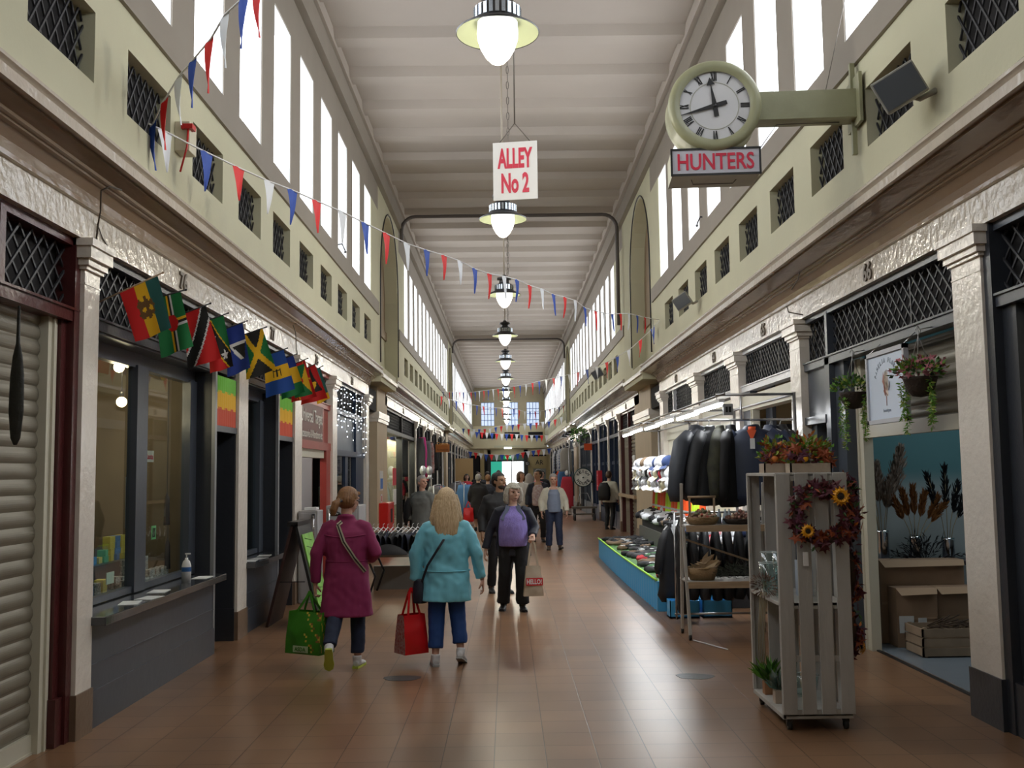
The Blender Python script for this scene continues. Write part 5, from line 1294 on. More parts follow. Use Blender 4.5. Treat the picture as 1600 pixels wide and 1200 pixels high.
# ================================================================= FAR RIGHT
o=thing('weigh_house_dial','round white weigh house dial sign with black lettering','sign',P(911,746,Y=38.4))
R=.36
m=MB(); m.lathe([(0,-.03),(R-.03,-.03)],n=40,axis='y'); m.build('dial',mat('dial_cream',(.88,.87,.78),.5),o)
m=MB(); m.lathe([(R-.035,-.05),(R,-.05),(R,.05),(R-.035,.05),(R-.035,-.05)],n=40,axis='y'); m.lathe([(0,-.045),(.03,-.045),(.03,-.03)],n=12,axis='y'); m.bar((0,-.04,0),(.2,-.04,0),.006,.004,(0,1,0)); m.build('rim_and_pointer',mat('dark_green_rim',(.02,.05,.04),.4),o)
for word,a0,a1,flip in (('WEIGH',150,30,0),('HOUSE',212,328,1)):
    for i,ch in enumerate(word):
        a=math.radians(a0+(a1-a0)*i/4); rot=(a-PI/2) if not flip else (a+PI/2)
        curve_text(ch,.085 if ch!='I' else .025,.115,bk,'lettering',o,Matrix.Translation((math.cos(a)*.225,-.036,math.sin(a)*.225))@Matrix.Rotation(-rot,4,'Y')@face_M((0,0,0),0),.002,.03)
m=MB(); m.box(-.04,.04,.05,.09,-1.1,0); m.box(-.04,SR-o.location.x+.2,.05,.09,-.2,-.15); m.build('post',slate_dk,o)
rc=thing('platform_trolley','dark wooden platform trolley standing under the weigh house dial','trolley',(2.65,35.6,0))
m=MB(); m.box(-.42,.42,-.3,.3,.42,.48); m.box(-.38,.38,-.26,.26,.2,.24); m.build('deck',mat('trolley_wood',(.12,.10,.08),.6),rc)
for x in (-.34,.34):
    for y in (-.22,.22):
        m=MB(); m.lathe([(0,-.03),(.12,-.03),(.12,.03),(0,.03)],(x,y,.12),16,axis='x'); m.build('wheel',black,rc); m=MB(); m.box(x-.03,x+.03,y-.03,y+.03,.12,.45); m.build('leg',black,rc)
m=MB(); m.tube([(-.3,-.2,.48),(-.15,-.2,.95),(.1,-.2,.95),(.3,-.2,.48)],.012,6); m.build('handle',steel,rc)
m=MB(); m.box(3.02,3.16,34.1,34.7,1.05,1.72); o=m.build('red_wall_box',mat('post_red',(.55,.015,.03),.35)); tag(o,'red wall mounted box between the weigh house dial and the navy doors','box')
m=MB(); m.box(3.01,3.02,34.25,34.45,1.55,1.58); m.box(3.01,3.02,34.25,34.45,1.2,1.23); m.build('slot',white,o)
def cloth_item(name,lab,cat,col,loc,w_,h_,seed,group=None,t_=.05,rz=0):
    o=thing(name,lab,cat,loc,rz,group); m=MB(); n=8
    m.rings([(0,0,-h_*i/n,w_*(.35+.15*min(1,i/2))*(1+.1*noise.noise(Vector((seed,i*.7,0)))),t_*(.6+.5*i/n)) for i in range(n,-1,-1)],16,p=2.4)
    m.v=[(a+.02*noise.noise(Vector((b*9,c_*3,seed))),b+.03*noise.noise(Vector((a*9,c_*4,seed+3))),c_) for a,b,c_ in m.v]; m.build('fabric',col,o)
    m=MB(); m.tube([(0,0,-.02),(0,0,.05)],.006,4); m.build('hook',iron,o); return o
pat=mat('pattern_blue_white',(.62,.64,.68),.8,col2=(.03,.05,.14),vs=14)
bl_=mat('cloth_blue',(.10,.24,.48),.8); rd_=mat('cloth_red',(.48,.03,.05),.8); or_=mat('cloth_orange',(.75,.10,.02),.8); wh_=mat('cloth_white',(.6,.6,.62),.8); be_=mat('cloth_beige',(.45,.42,.36),.8)
fr2=thing('garment_rack','tall rail of hanging clothes beyond the weigh house dial','rail',(2.9,47,0))
m=MB()
for z in (2.75,1.75,1.0): m.tube([(2.55,43,z),(2.55,52,z)],.02,6)
for yy in (43,46,49,52): m.tube([(2.6,yy,0),(2.6,yy,2.8)],.02,6)
bw(m,'tubes',steel,fr2)
for i,(c_,nm) in enumerate(((be_,'beige'),(pat,'blue and white patterned'),(wh_,'white'),(pat,'blue and white patterned'),(blk,'black'),(pat,'blue and white patterned'),(wh_,'white'))):
    cloth_item('hanging_dress','%s dress on the top rail beyond the weigh house'%nm,'dress',c_,(2.5,43.5+i*1.2,2.7),.55,1.0,i,'%s dresses on the far top rail'%nm,rz=.3)
for i,(c_,nm) in enumerate(((bl_,'blue'),(or_,'orange'),(blk,'black'),(bl_,'blue'))):
    cloth_item('hanging_shirt','%s shirt on the middle rail beyond the weigh house'%nm,'shirt',c_,(2.42,43.8+i*1.6,1.72),.6,.66,i+9,'%s shirts on the far middle rail'%nm,rz=.3)
cloth_item('hanging_dress','red dress on a white headed dress form left of the dial','dress',rd_,(2.35,40.5,1.5),.5,1.25,20)
m=MB(); m.tube([(0,0,-1.5),(0,0,.05)],.02,6); m.lathe([(0,-1.5),(.2,-1.49),(0,-1.45)],n=12); m.ball((0,0,.14),(.08,.08,.11),10,1); m.build('stand',[iron,white],bpy.data.objects['hanging_dress.007'] if 'hanging_dress.007' in bpy.data.objects else None)
for k in range(3):
    o=thing('spot_lamp','round downlight under the cornice beyond the dial, %s of three'%('nearest','middle','farthest')[k],'lamp',(2.95,47.5+k*2.5,3.58))
    m=MB(); m.lathe([(.16,-.12),(.1,0),(.04,.04),(0,.05)],n=16); m.build('shade',black,o); m=MB(); m.lathe([(0,-.10),(.145,-.10)],n=16); m.build('lens',mat('spot_lens',(1,1,1),.5,emit=(1,1,1),es=8),o); m=MB(); m.tube([(0,0,.05),(0,0,.16)],.02,6); m.build('stem',black,o)
    point('spot_glow',(2.95,47.5+k*2.5,3.35),12,(.95,.97,1))
o=thing('hanging_fern','green hanging plant with an orange sign under it near the weigh house','hanging plant',P(905,685,Y=38.6))
m=MB(); foliage(m,(0,0,.1),(.35,.2,.3),220,[0,1,4],.12,.06,-.6,1); m.build('foliage',greens,o); m=MB(); m.box(.18,.5,-.02,.02,-.45,-.2); m.build('orange_sign',or_,o); m=MB(); m.tube([(0,0,.3),(0,0,.62)],.008,4); m.build('wire',iron,o)
# ================================================================= LEFT SIDE GOODS
random.seed(5)
# pump bottle and leaflets on the slate counter
o=thing('pump_bottle','white pump bottle of hand gel with blue label on the slate counter','bottle',(-2.86,9.15,.76))
m=MB(); m.rings([(0,0,0,.042,.03),(0,0,.15,.042,.03),(0,0,.19,.03,.024),(0,0,.205,.014,.014),(0,0,.22,.014,.014)],16); m.build('bottle_body',white,o)
m=MB(); m.tube([(0,0,.22),(0,0,.255)],.006,6); m.box(-.012,.035,-.008,.008,.25,.262); m.build('pump',white,o)
m=MB(); m.rings([(0,0,.10,.0425,.0305),(0,0,.14,.0425,.0305)],16,caps=False); m.build('label',mat('label_blue',(.03,.12,.35),.5),o)
for k,(x,y,r) in enumerate(((-2.84,7.75,.2),(-2.80,8.05,-.1),(-2.88,8.5,.1),(-2.85,9.6,0),(-2.86,11.4,.1),(-2.84,11.7,-.2),(-2.87,12.1,.1))):
    m=MB(); m.box(-.07,.07,-.12,.12,0,.003); o=m.build('leaflet',paper); o.location=(x,y,.761); o.rotation_euler=(0,0,r)
    tag(o,'white leaflet lying on the %s slate counter, %s'%('nearer' if y<10 else 'farther',['nearest','second nearest','third nearest','beyond the pump bottle','nearest','middle','farthest'][k]),'leaflet')
# things seen through the window of 76
sh=thing('display_step','low dark display shelf inside the window of the slate shop','shelf',(-3.5,8.4,0))
m=MB(); m.box(-3.85,-3.13,7.1,9.9,.70,.76); m.box(-3.85,-3.5,7.1,9.9,.76,.95); bw(m,'shelf_board',slate_dk,sh)
m=MB(); m.box(-3.84,-3.14,7.12,7.16,0,.7); m.box(-3.84,-3.14,9.8,9.84,0,.7); bw(m,'support',slate_dk,sh)
bc=[('black and white',mat('box_print',(.55,.55,.5),.5,col2=(.05,.05,.05),vs=60)),('yellow',mat('box_yellow',(.6,.5,.08),.5)),('green',mat('box_green',(.12,.40,.15),.5)),('blue',mat('box_blue',(.06,.22,.45),.5)),('brown',mat('box_brown',(.25,.13,.07),.5)),('pink',mat('box_pinkish',(.5,.3,.3),.5))]
i=0
for row,(x,z) in enumerate(((-3.24,.762),(-3.34,.762),(-3.6,.952))):
    y=7.25
    while y<9.75:
        if not(row<2 and 8.2<y<8.6):
            c=0 if y>8.7 and row<2 else random.randint(0,5)
            for lv in range(random.randint(1,4) if y>8.9 else 1):
                m=MB(); hh=.055 if y>8.9 else rnd(.06,.14); m.box(-.035,.035,-.05,.05,0,hh-.002); o=m.build('small_box',bc[c][1]); o.location=(x,y,z+lv*.055 if y>8.9 else z); o.rotation_euler=(0,0,rnd(-.15,.15))
                tag(o,'%s small packet on display behind the window of number 76'%bc[c][0],'packet','%s packets behind the window of number 76'%bc[c][0])
        y+=.135
for k,(px,py,w_,h_,c,lab) in enumerate(((200,785,.10,.42,mat('poster_pale',(.45,.58,.68),.5),'pale blue notice stuck inside the first window pane'),(240,832,.11,.12,mat('card_green',(.2,.6,.22),.5),'green price card standing in the second window pane'),(233,713,.22,.10,mat('card_cream',(.55,.52,.42),.5),'cream card sign with red lettering high in the second pane'),(172,903,.15,.09,mat('card_pale_green',(.40,.55,.45),.5),'pale green card low in the first window pane'))):
    p=P(px,py,X=-3.12); m=MB(); m.box(-.003,.003,-w_/2,w_/2,-h_/2,h_/2); o=m.build('notice_card',c); o.location=p; tag(o,lab,'notice')
    if k==2: curve_text('Rasta',w_*.8,h_*.5,rd,'lettering',o,face_M((.005,0,0),-1),.001)
    if k==1:
        m=MB()
        for q in range(4): m.bar((.005,-.04+.02*q,-.04),(.005,-.03+.02*q,.04),.006,.003,(1,0,0))
        m.build('print_marks',black,o)
for k,(px,z0,h_,lab) in enumerate(((262,1.55,.30,'upper dark tassel hanging at the right edge of the shop window'),(264,1.12,.28,'lower dark tassel hanging at the right edge of the shop window'))):
    p=P(px,720,X=-3.2); o=thing('tassel',lab,'tassel',(p.x,p.y,z0)); m=MB(); m.rings([(0,0,-h_,.03,.03),(0,0,-.06,.024,.024),(0,0,-.02,.012,.012),(0,0,0,.006,.006)],10); m.build('threads',mat('tassel_dark',(.03,.02,.02),.8),o); m=MB(); m.tube([(0,0,0),(0,0,2.6-z0 if k==0 else .15)],.003,4); m.build('cord',black,o)
# shirts and mannequins dimly seen inside
for k,(y,c,lab) in enumerate(((7.75,mat('shirt_tan',(.35,.24,.14),.8),'tan shirt hanging inside the first window of number 76'),(8.95,mat('shirt_olive',(.12,.16,.10),.8),'olive shirt hanging inside the second window of number 76'),(9.4,mat('shirt_cream',(.45,.38,.27),.8),'cream shirt hanging at the back of the second window'))):
    garment(lab,'shirt',c,(-4.3,y,2.15),math.radians(70),.26,.6,.05,.3,seed=40+k,sw=.04)
area('window_fill',(-3.7,8.5,3.3),(0,0,0),.8,2.2,16,(1,.88,.68))  # added fill light with no fitting, brightens the dark window display
# A-board
ab=thing('a_board','folding A board with lime green chalk front and dark back, beside the slate shop','sign board',(-2.45,12.0,0))
def slab(m,a,b,y0,y1,t,mi=0):
    a=Vector(a);b=Vector(b); n=Vector((b.z-a.z,0,-(b.x-a.x))) if False else Vector((b[1]-a[1],0,0))
a0,b0=Vector((-2.42,1.14)),Vector((-2.16,.06)); a1,b1=Vector((-2.46,1.14)),Vector((-2.74,.0))
def slab2(mb,p,q,y0,y1,t,m=0):
    d=(q-p).normalized(); n=Vector((-d.y,d.x))*t
    c=[p,q,q+n,p+n]
    mb.add([(u.x,y,u.y) for y in (y0,y1) for u in c],[(0,1,2,3),(7,6,5,4),(0,4,5,1),(1,5,6,2),(2,6,7,3),(3,7,4,0)],m,False)
m=MB(); slab2(m,a0,b0,11.62,12.38,.03); bw(m,'front_board',black,ab)
m=MB(); s0=a0.lerp(b0,.11)+Vector((.02,0)); s1=a0.lerp(b0,.97)+Vector((.02,0)); slab2(m,s0+Vector((.014,.0)),s1+Vector((.014,.0)),11.70,12.30,.012); bw(m,'green_chalk_panel',mat('lime_chalk_green',(.25,.55,.10),.6,var=.3,vs=6),ab)
m=MB()
for k in range(9):
    t0=.15+.085*k; q=a0.lerp(b0,t0)+Vector((.045,0)); q2=a0.lerp(b0,t0+.04)+Vector((.045,0)); m.bar((q.x,11.78+.02*(k%3),q.y),(q2.x,12.15-.05*(k%2),q2.y),.012,.004)
bw(m,'chalk_lettering',black,ab)
m=MB(); slab2(m,a1,b1,11.62,12.38,.03); bw(m,'back_board',mat('dark_brown_board',(.035,.012,.01),.5),ab)
m=MB(); m.box(-2.50,-2.38,11.62,12.38,1.12,1.17); m.bar((-2.60,11.64,.5),(-2.30,11.64,.5),.01,.01); bw(m,'hinge_cap',black,ab)
# pale cabinets
cab=mat('cabinet_grey',(.42,.41,.42),.4)
for k,(x0,x1,y0,y1,h_,lab) in enumerate(((-2.81,-2.55,13.75,14.15,1.22,'pale grey upright cabinet left of the branded one, beside the red shop'),(-2.52,-2.06,14.2,14.85,1.27,'pale grey cabinet with oval black badge behind the woman in magenta'))):
    o=thing('storage_cabinet',lab,'cabinet',((x0+x1)/2,y0,0)); m=MB(); m.box(x0,x1,y0,y1,0,h_); bw(m,'body',cab,o,bevel=.01)
    m=MB(); m.box(x0+.03,x1-.03,y0-.015,y0,.66,h_-.03); m.box(x0+.03,x1-.03,y0-.015,y0,.05,.62); bw(m,'door',cab,o,bevel=.005)
    m=MB(); xx=(x1-.05) if k==0 else (x0+.05)
    m.tube([(xx,y0-.04,.78),(xx,y0-.04,h_-.06)],.012,8); m.tube([(xx,y0-.04,.12),(xx,y0-.04,.55)],.012,8); m.box(xx-.02,xx+.02,y0-.05,y0-.01,.74,.80); m.box(xx-.02,xx+.02,y0-.05,y0-.01,h_-.1,h_-.04); bw(m,'handle',chrome,o)
    if k==1:
        m=MB(); m.rings([(0,0,-.004,.09,.032),(0,0,0,.09,.032)],24); m.v=[(a-2.40,y0-.02-c_,b+1.16) for a,b,c_ in m.v]; bw(m,'badge',black,o)
        curve_text('BCW',.11,.03,white,'lettering',o,Matrix.Translation(-Vector(o.location))@face_M((-2.40,y0-.026,1.16),0),.001)
m=MB(); m.box(-2.76,-2.6,13.9,14.1,1.225,1.26); tag(m.build('small_parcel',white),'small pale parcel lying on top of the left grey cabinet','parcel')
# clothes table
tb=thing('folding_table','grey topped folding table with dark clothes behind the two walking women','table',(-1.5,14.6,0))
m=MB(); m.box(-2.05,-.95,14.1,15.2,.56,.60); bw(m,'table_top',mat('table_grey',(.35,.35,.32),.5),tb,bevel=.005)
for x in (-1.95,-1.05):
    m=MB(); m.tube([(x,14.15,.56),(x+.12,14.15,.30),(x+.02,14.15,0)],.016,8); bw(m,'leg',black,tb)
    m=MB(); m.tube([(x,15.1,.56),(x+.12,15.1,.30),(x+.02,15.1,0)],.016,8); bw(m,'leg',black,tb)
m=MB(); m.box(-2.0,-1.0,15.25,15.35,.0,.34); o=m.build('low_partition',mat('pale_partition',(.30,.30,.28),.7)); tag(o,'pale low board on the floor behind the folding table','board')
cl=[blk,char,blk,mat('cloth_dark_blue',(.02,.025,.05),.8),mat('cloth_olive',(.06,.06,.04),.8)]
for k in range(14):
    x=-1.98+.07*k; o=thing('hangered_garment','dark garment on a white hanger lying on the folding table','garment',(x,14.6+rnd(-.05,.05),.605),rnd(-.1,.1),'dark garments on white hangers on the table')
    m=MB(); m.grid(lambda u,v:((u-.5)*.10+.12*(v),(u-.5)*.02+(v-.5)*.75,.02+.26*math.sin(u*PI)**.5*(1-.3*abs(v-.5))+.02*math.sin(v*9+k)),6,8); m.build('fabric',cl[k%5],o,recalc=False)
    m=MB(); m.bar((0,-.2,.27),(.06,.0,.34),.012,.008); m.bar((.06,0,.34),(.12,.22,.27),.012,.008); m.tube([(.06,0,.34),(.06,0,.38),(.08,0,.39)],.004,4); m.build('hanger',white,o)
o=thing('striped_garment','dark garment with three white stripes at the table corner','garment',(-1.95,14.12,.62)); m=MB(); m.rings([(0,0,0,.10,.05),(0,0,.10,.09,.045),(0,0,.16,.04,.03)],12); m.build('fabric',cl[3],o)
m=MB()
for k in range(3): m.bar((-.06+.04*k,-.05,.13),(-.02+.04*k,-.052,.02),.015,.01)
m.build('white_stripes',white,o)
m=MB(); m.grid(lambda u,v:(-1.65+.55*(u-.5),14.09-.10*math.sin(v*1.5),.62-.02*v+.12*math.sin(u*PI)*(1-v)),10,5); o=m.build('black_cloth_pile',blk,recalc=False); tag(o,'black cloth bundle at the front edge of the folding table','garment')
# red fire cabinet, signs
o=thing('fire_cabinet','red fire point cabinet standing against the first cream pier','cabinet',(-2.74,23.1,0))
m=MB(); m.box(-.12,.12,-.62,.5,0,1.06); m.build('case',mat('fire_red',(.62,.015,.012),.35),o,bevel=.015)
m=MB(); m.box(.12,.13,-.2,.1,.62,.92); m.build('upper_panel',black,o); m=MB(); m.box(.12,.13,-.25,.2,.25,.36); m.build('lower_panel',black,o)
m=MB(); m.box(-.005,.005,-.28,.28,-.22,.22); o=m.build('notice',white); o.location=(-2.825,22.9,1.55); tag(o,'white notice with blue panel on the first cream pier','notice'); m=MB(); m.box(.005,.008,-.22,.22,-.18,.05); m.build('blue_panel',mat('notice_blue',(.05,.18,.55),.5),o)
m=MB(); m.box(-.005,.005,-.12,.12,-.10,.10); o=m.build('small_sign',white); o.location=(-2.825,22.9,1.15); tag(o,'small sign with red mark lower on the first cream pier','notice'); m=MB(); m.box(.005,.008,-.05,.05,-.06,.06); m.build('red_mark',mat('alarm_red'),o)
m=MB(); m.box(-2.955,-2.94,26.3,27.0,1.4,1.85); o=m.build('red_poster',rd_); tag(o,'red poster on the lit shop window past the fire cabinet','poster')
m=MB(); m.box(-2.955,-2.94,26.35,27.0,.9,1.3); tag(m.build('white_poster',white),'white poster below the red one on the lit shop window','poster')
# stalls further along on the left
def lrail(lab,x,y0,y1,z):
    o=thing('clothes_rail',lab,'rail',(x,(y0+y1)/2,0)); m=MB(); m.tube([(x,y0,z),(x,y1,z)],.015,6)
    for yy in (y0,y1): m.tube([(x,yy,0),(x,yy,z)],.015,6); m.box(x-.25,x+.25,yy-.02,yy+.02,0,.04)
    bw(m,'tube',steel,o)
lrail('nearer metal clothes rail of the far left stalls',-2.1,29.0,32.0,1.35); lrail('second metal clothes rail of the far left stalls',-1.75,34.0,38.0,1.4); lrail('third metal clothes rail, nearest the tan screen',-1.35,31.5,33.0,1.35)
pk=mat('cloth_magenta',(.55,.04,.22),.8); gr_=mat('cloth_grey',(.18,.18,.19),.8); db=mat('cloth_deep_blue',(.02,.06,.20),.8); pt=mat('cloth_pattern_red',(.45,.10,.10),.8,col2=(.5,.45,.42),vs=12)
seq=[('grey',gr_),('blue',db),('patterned red',pt),('black',blk),('patterned red',pt),('grey',gr_),('blue',bl_),('black',blk)]
for k in range(9): n_,c_=seq[k%8]; cloth_item('knitted_jumper','%s top on the nearer rail of the far left stalls'%n_,'top',c_,(-2.1,29.2+k*.33,1.32),.42,.75,50+k,'%s tops on the nearer left rail'%n_,rz=.2)
for k in range(10): n_,c_=seq[(k*3)%8]; cloth_item('knitted_jumper','%s top on the second rail of the far left stalls'%n_,'top',c_,(-1.75,34.2+k*.38,1.37),.42,.75,70+k,'%s tops on the second left rail'%n_,rz=.2)
for k in range(4): cloth_item('hanging_coat','%s coat on the rail beside the walking woman in black'%('blue','navy')[k%2],'coat',(bl_,db)[k%2],(-1.35,31.7+k*.35,1.33),.5,1.15,90+k,'%s coats on the third left rail'%('blue','navy')[k%2],rz=.1)
for k,(y,n_,c_,z,h_) in enumerate(((32.6,'magenta pink',pk,2.85,1.25),(34.6,'pale grey',gr_,2.8,1.1),(35.9,'patterned red',pt,2.8,1.1),(38.2,'black',blk,2.8,1.0),(31.9,'dark grey',char,2.8,1.2))):
    cloth_item('hanging_scarf','%s scarf hanging from the left shopfront header'%n_,'scarf',c_,(-2.72,y,z),.3,h_,100+k)
cloth_item('hanging_scarf','red cloth hanging below the pink scarf','scarf',rd_,(-2.72,33.4,1.95),.35,.5,110)
for k,(px,y) in enumerate(((661,30.0),(671,31.0))):
    p=P(px,737,Y=y); o=thing('mannequin_head','silver mannequin head, %s of the two on the left stall'%('left','right')[k],'mannequin',(p.x,y,p.z-.22))
    m=MB(); m.ball((0,0,.25),(.10,.12,.15),12); m.rings([(0,0,0,.12,.08),(0,0,.06,.06,.06),(0,0,.16,.05,.05)],12); m.ball((0,-.12,.24),(.02,.03,.03),6); m.build('head',mat('mannequin_silver',(.45,.46,.50),.3,metal=.3),o)
    m=MB(); m.tube([(0,0,-(p.z-.22)),(0,0,0)],.02,6); m.build('stand',iron,o)
hs=thing('hanging_wooden_sign','orange brown wooden board sign with raised letters hung over the left stalls','sign',(-2.25,35.5,2.6))
m=MB(); m.box(-.24,.24,-.03,.03,-.17,.10); m.build('board',mat('orange_wood',(.45,.15,.03),.6),hs)
curve_text('Corner',.40,.12,mat('letter_orange',(.65,.30,.06),.6),'lettering',hs,face_M((0,-.03,.12),0),.02,.02); curve_text('Accessories',.40,.07,mat('letter_dark',(.12,.04,.01),.6),'lettering',hs,face_M((0,-.035,-.08),0),.004)
m=MB(); m.tube([(-.6,0,.16),(.24,0,.16)],.012,6); m.tube([(-.2,0,.1),(-.2,0,.16)],.006,4); m.tube([(.2,0,.1),(.2,0,.16)],.006,4); m.build('bracket',iron,hs)
m=MB(); m.box(-2.35,-1.55,46.0,46.06,0,2.35); o=m.build('tan_screen',mat('tan_hardboard',(.48,.32,.15),.7)); tag(o,'large plain tan screen board at the end of the left stalls','screen')
# ================================================================= PEOPLE
def fuse(mb,vox,smooth=2,wr=None):
    """one continuous skin over the shapes in mb"""
    me=mb.mesh('t',[black]); o=bpy.data.objects.new('t',me); C.objects.link(o)
    r=o.modifiers.new('r','REMESH'); r.mode='VOXEL'; r.voxel_size=vox; r.use_smooth_shade=True
    if smooth: s=o.modifiers.new('s','SMOOTH'); s.iterations=smooth; s.factor=.5
    dg=bpy.context.evaluated_depsgraph_get(); nm=bpy.data.meshes.new_from_object(o.evaluated_get(dg)); bpy.data.objects.remove(o); bpy.data.meshes.remove(me)
    nm.materials.clear()
    if wr:
        for v in nm.vertices: v.co=wr(v.co)
    nm.polygons.foreach_set('use_smooth',[True]*len(nm.polygons)); nm.update(); return nm
def put(me,name,mt,parent):
    for m_ in (mt if isinstance(mt,(list,tuple)) else [mt]): me.materials.append(m_)
    o=bpy.data.objects.new(name,me); C.objects.link(o); o.parent=parent; return o
def join_mesh(a,b):
    bm=bmesh.new(); bm.from_mesh(a); bm.from_mesh(b); bm.to_mesh(a); bm.free(); a.polygons.foreach_set('use_smooth',[True]*len(a.polygons)); return a
def skin_mat(n,c): return mat(n,c,.5,var=.08,vs=20)
skinA=skin_mat('skin_fair',(.64,.40,.30)); skinB=skin_mat('skin_ruddy',(.60,.34,.25)); skinC=skin_mat('skin_olive',(.40,.23,.14))
eye_m=mat('eye_dark',(.02,.015,.012),.2); lip_m=mat('lip_rose',(.33,.10,.09),.5)
def wrinkle(seed,a=.012,f=7):
    off=Vector((seed*3.1,seed*1.7,seed))
    def w(c):
        n=noise.noise(Vector((c.x*f,c.y*f,c.z*f*.7))+off)*a+noise.noise(Vector((c.x*f*2.6,c.y*f*2.6,c.z*f*2.2))+off)*a*.45
        d=Vector((c.x,c.y,0)); d=d.normalized() if d.length>1e-4 else d
        return c+d*n+Vector((0,0,n*.3))
    return w
def hand_mesh(w,d,side,curl,palm_n=None,vox=.0038):
    """w wrist, d direction of the hand; five separate fingers"""
    d=Vector(d).normalized(); n=Vector(palm_n) if palm_n else Vector((-side,0,0))
    n=(n-d*n.dot(d)).normalized(); r=d.cross(n); m=MB(); w=Vector(w)
    P_=lambda a,b,c: w+d*a+r*b+n*c
    m.tube([P_(-.03,0,0),P_(0,0,0),P_(.03,0,0),P_(.06,0,0),P_(.085,0,.002)],[(.022,.026),(.021,.028),(.016,.036),(.014,.04),(.010,.036)],14)
    m.tube([P_(-.03,0,0),P_(.02,0,0),P_(.05,0,0),P_(.088,0,.003)],[(.02,.024),(.017,.032),(.014,.038),(.011,.034)],12)
    for i,(off,l) in enumerate(((-.030,.062),(-.011,.070),(.010,.066),(.029,.052))):
        a=curl*(1+.12*i); pts=[P_(.075,off*.9,0)]; ang=.15*curl
        for sgm in (.42,.33,.25):
            q=pts[-1]+ (d*math.cos(ang)+n*math.sin(ang))*l*sgm*1.25; pts.append(q+r*off*.02); ang+=a
        m.tube(pts,[.0095,.009,.008,.0065],8)
    ts=-1
    pts=[P_(.012,-.024,.004),P_(.038,-.044,.014),P_(.062,-.050,.024+.01*curl),P_(.080,-.044,.034+.014*curl)]
    m.tube(pts,[.013,.0115,.0095,.0075],8)
    return fuse(m,vox,1)
def person(label,loc,rz,h,sp):
    root=thing('person',label,'person',loc,rz); k=h/1.70; wd=sp.get('wide',1.06); root.scale=(k*wd,k*wd,k)
    near=sp.get('near',False); vb=.008 if near else .016; vc=.013 if near else .022
    hips={1:Vector((.088,0,.90)),-1:Vector((-.088,0,.90))}
    sh={1:Vector((.168,.01,1.365)),-1:Vector((-.168,.01,1.365))}
    legs=sp.get('legs',{1:((.10,-.08,.49),(.10,.02,.085),0),-1:((-.10,.0,.49),(-.10,.12,.085),0)})
    arms=sp.get('arms',{1:((.25,.03,1.11),(.26,-.04,.87)),-1:((-.25,.03,1.11),(-.26,-.04,.87))})
    bw_=sp.get('build',1.0); turn=math.radians(sp.get('turn',0)); nod=math.radians(sp.get('nod',0)); lean=sp.get('lean',0)
    HR=Matrix.Translation((0,lean,1.47))@Matrix.Rotation(turn,4,'Z')@Matrix.Rotation(nod,4,'X')@Matrix.Diagonal((1.06,1.08,1.10,1))@Matrix.Translation((0,0,-1.47))
    m=MB()
    m.rings([(0,0,.86,.13*bw_,.09),(0,0,.98,.12*bw_,.08),(0,lean*.4,1.15,.11*bw_,.08),(0,lean*.8,1.32,.13,.085),(0,lean,1.40,.10,.07),(0,lean,1.44,.055,.055)],16)
    m.tube([(0,lean+.005,1.38),(0,lean+.0,1.45),(0,lean-.012,1.53)],[.06,.053,.052],12)
    for s_ in (1,-1):
        e,w_=Vector(arms[s_][0]),Vector(arms[s_][1]); m.tube([sh[s_]*.75+Vector((0,lean*.8,1.385*.25)),sh[s_]+Vector((0,lean,0)),sh[s_].lerp(e,.5)+Vector((0,lean*.6,0)),e,e.lerp(w_,.5),w_],[.05,.047,.04,.035,.031,.023],10)
        kn,an=Vector(legs[s_][0]),Vector(legs[s_][1]); m.tube([hips[s_]+Vector((0,0,.03)),hips[s_].lerp(kn,.5),kn,kn.lerp(an,.4),an],[.075,.068,.048,.05,.032],12)
        m.tube([an,an+Vector((0,0,-.03)).lerp(Vector((0,0,-.03)),1)],[.032,.036],10)
    m.T=HR; hl=(0,0,0)
    m.ball((0,.008,1.615),(.074,.094,.098),20); m.ball((0,-.022,1.565),(.060,.068,.068),16); m.ball((0,-.05,1.525),(.034,.036,.030),12)
    m.tube([(0,-.080,1.625),(0,-.098,1.600),(0,-.112,1.583)],[.009,.012,.014],8); m.ball((0,-.098,1.577),(.019,.014,.010),8)
    for s_ in (1,-1):
        m.ball((s_*.075,.005,1.592),(.010,.020,.030),8); m.ball((s_*.036,-.062,1.582),(.024,.024,.022),8); m.tube([(s_*.012,-.086,1.632),(s_*.034,-.084,1.640),(s_*.056,-.070,1.632)],.008,6)
    m.ball((0,-.082,1.545),(.024,.014,.012),10); m.T=None
    body=fuse(m,vb,2)
    for s_ in (1,-1):
        e,w_=Vector(arms[s_][0]),Vector(arms[s_][1]); d=sp.get('hand_dir',{}).get(s_,(w_-e).normalized()*.6+Vector((0,0,-.4)))
        body=join_mesh(body,hand_mesh(w_,d,s_,sp.get('curl',{}).get(s_,.45),sp.get('palm',{}).get(s_),.0042 if near else .009))
    put(body,'body',sp.get('skin',skinA),root)
    me_=MB(); me_.T=HR
    for s_ in (1,-1): me_.ball((s_*.032,-.082,1.612),(.013,.008,.007),8)
    me_.build('eyes',eye_m,root)
    ml=MB(); ml.T=HR; ml.ball((0,-.094,1.543),(.022,.006,.006),8); ml.build('lips',lip_m,root)
    # hair
    st_=sp.get('hair','short'); hc=sp['hair_mat']; m=MB(); m.T=HR
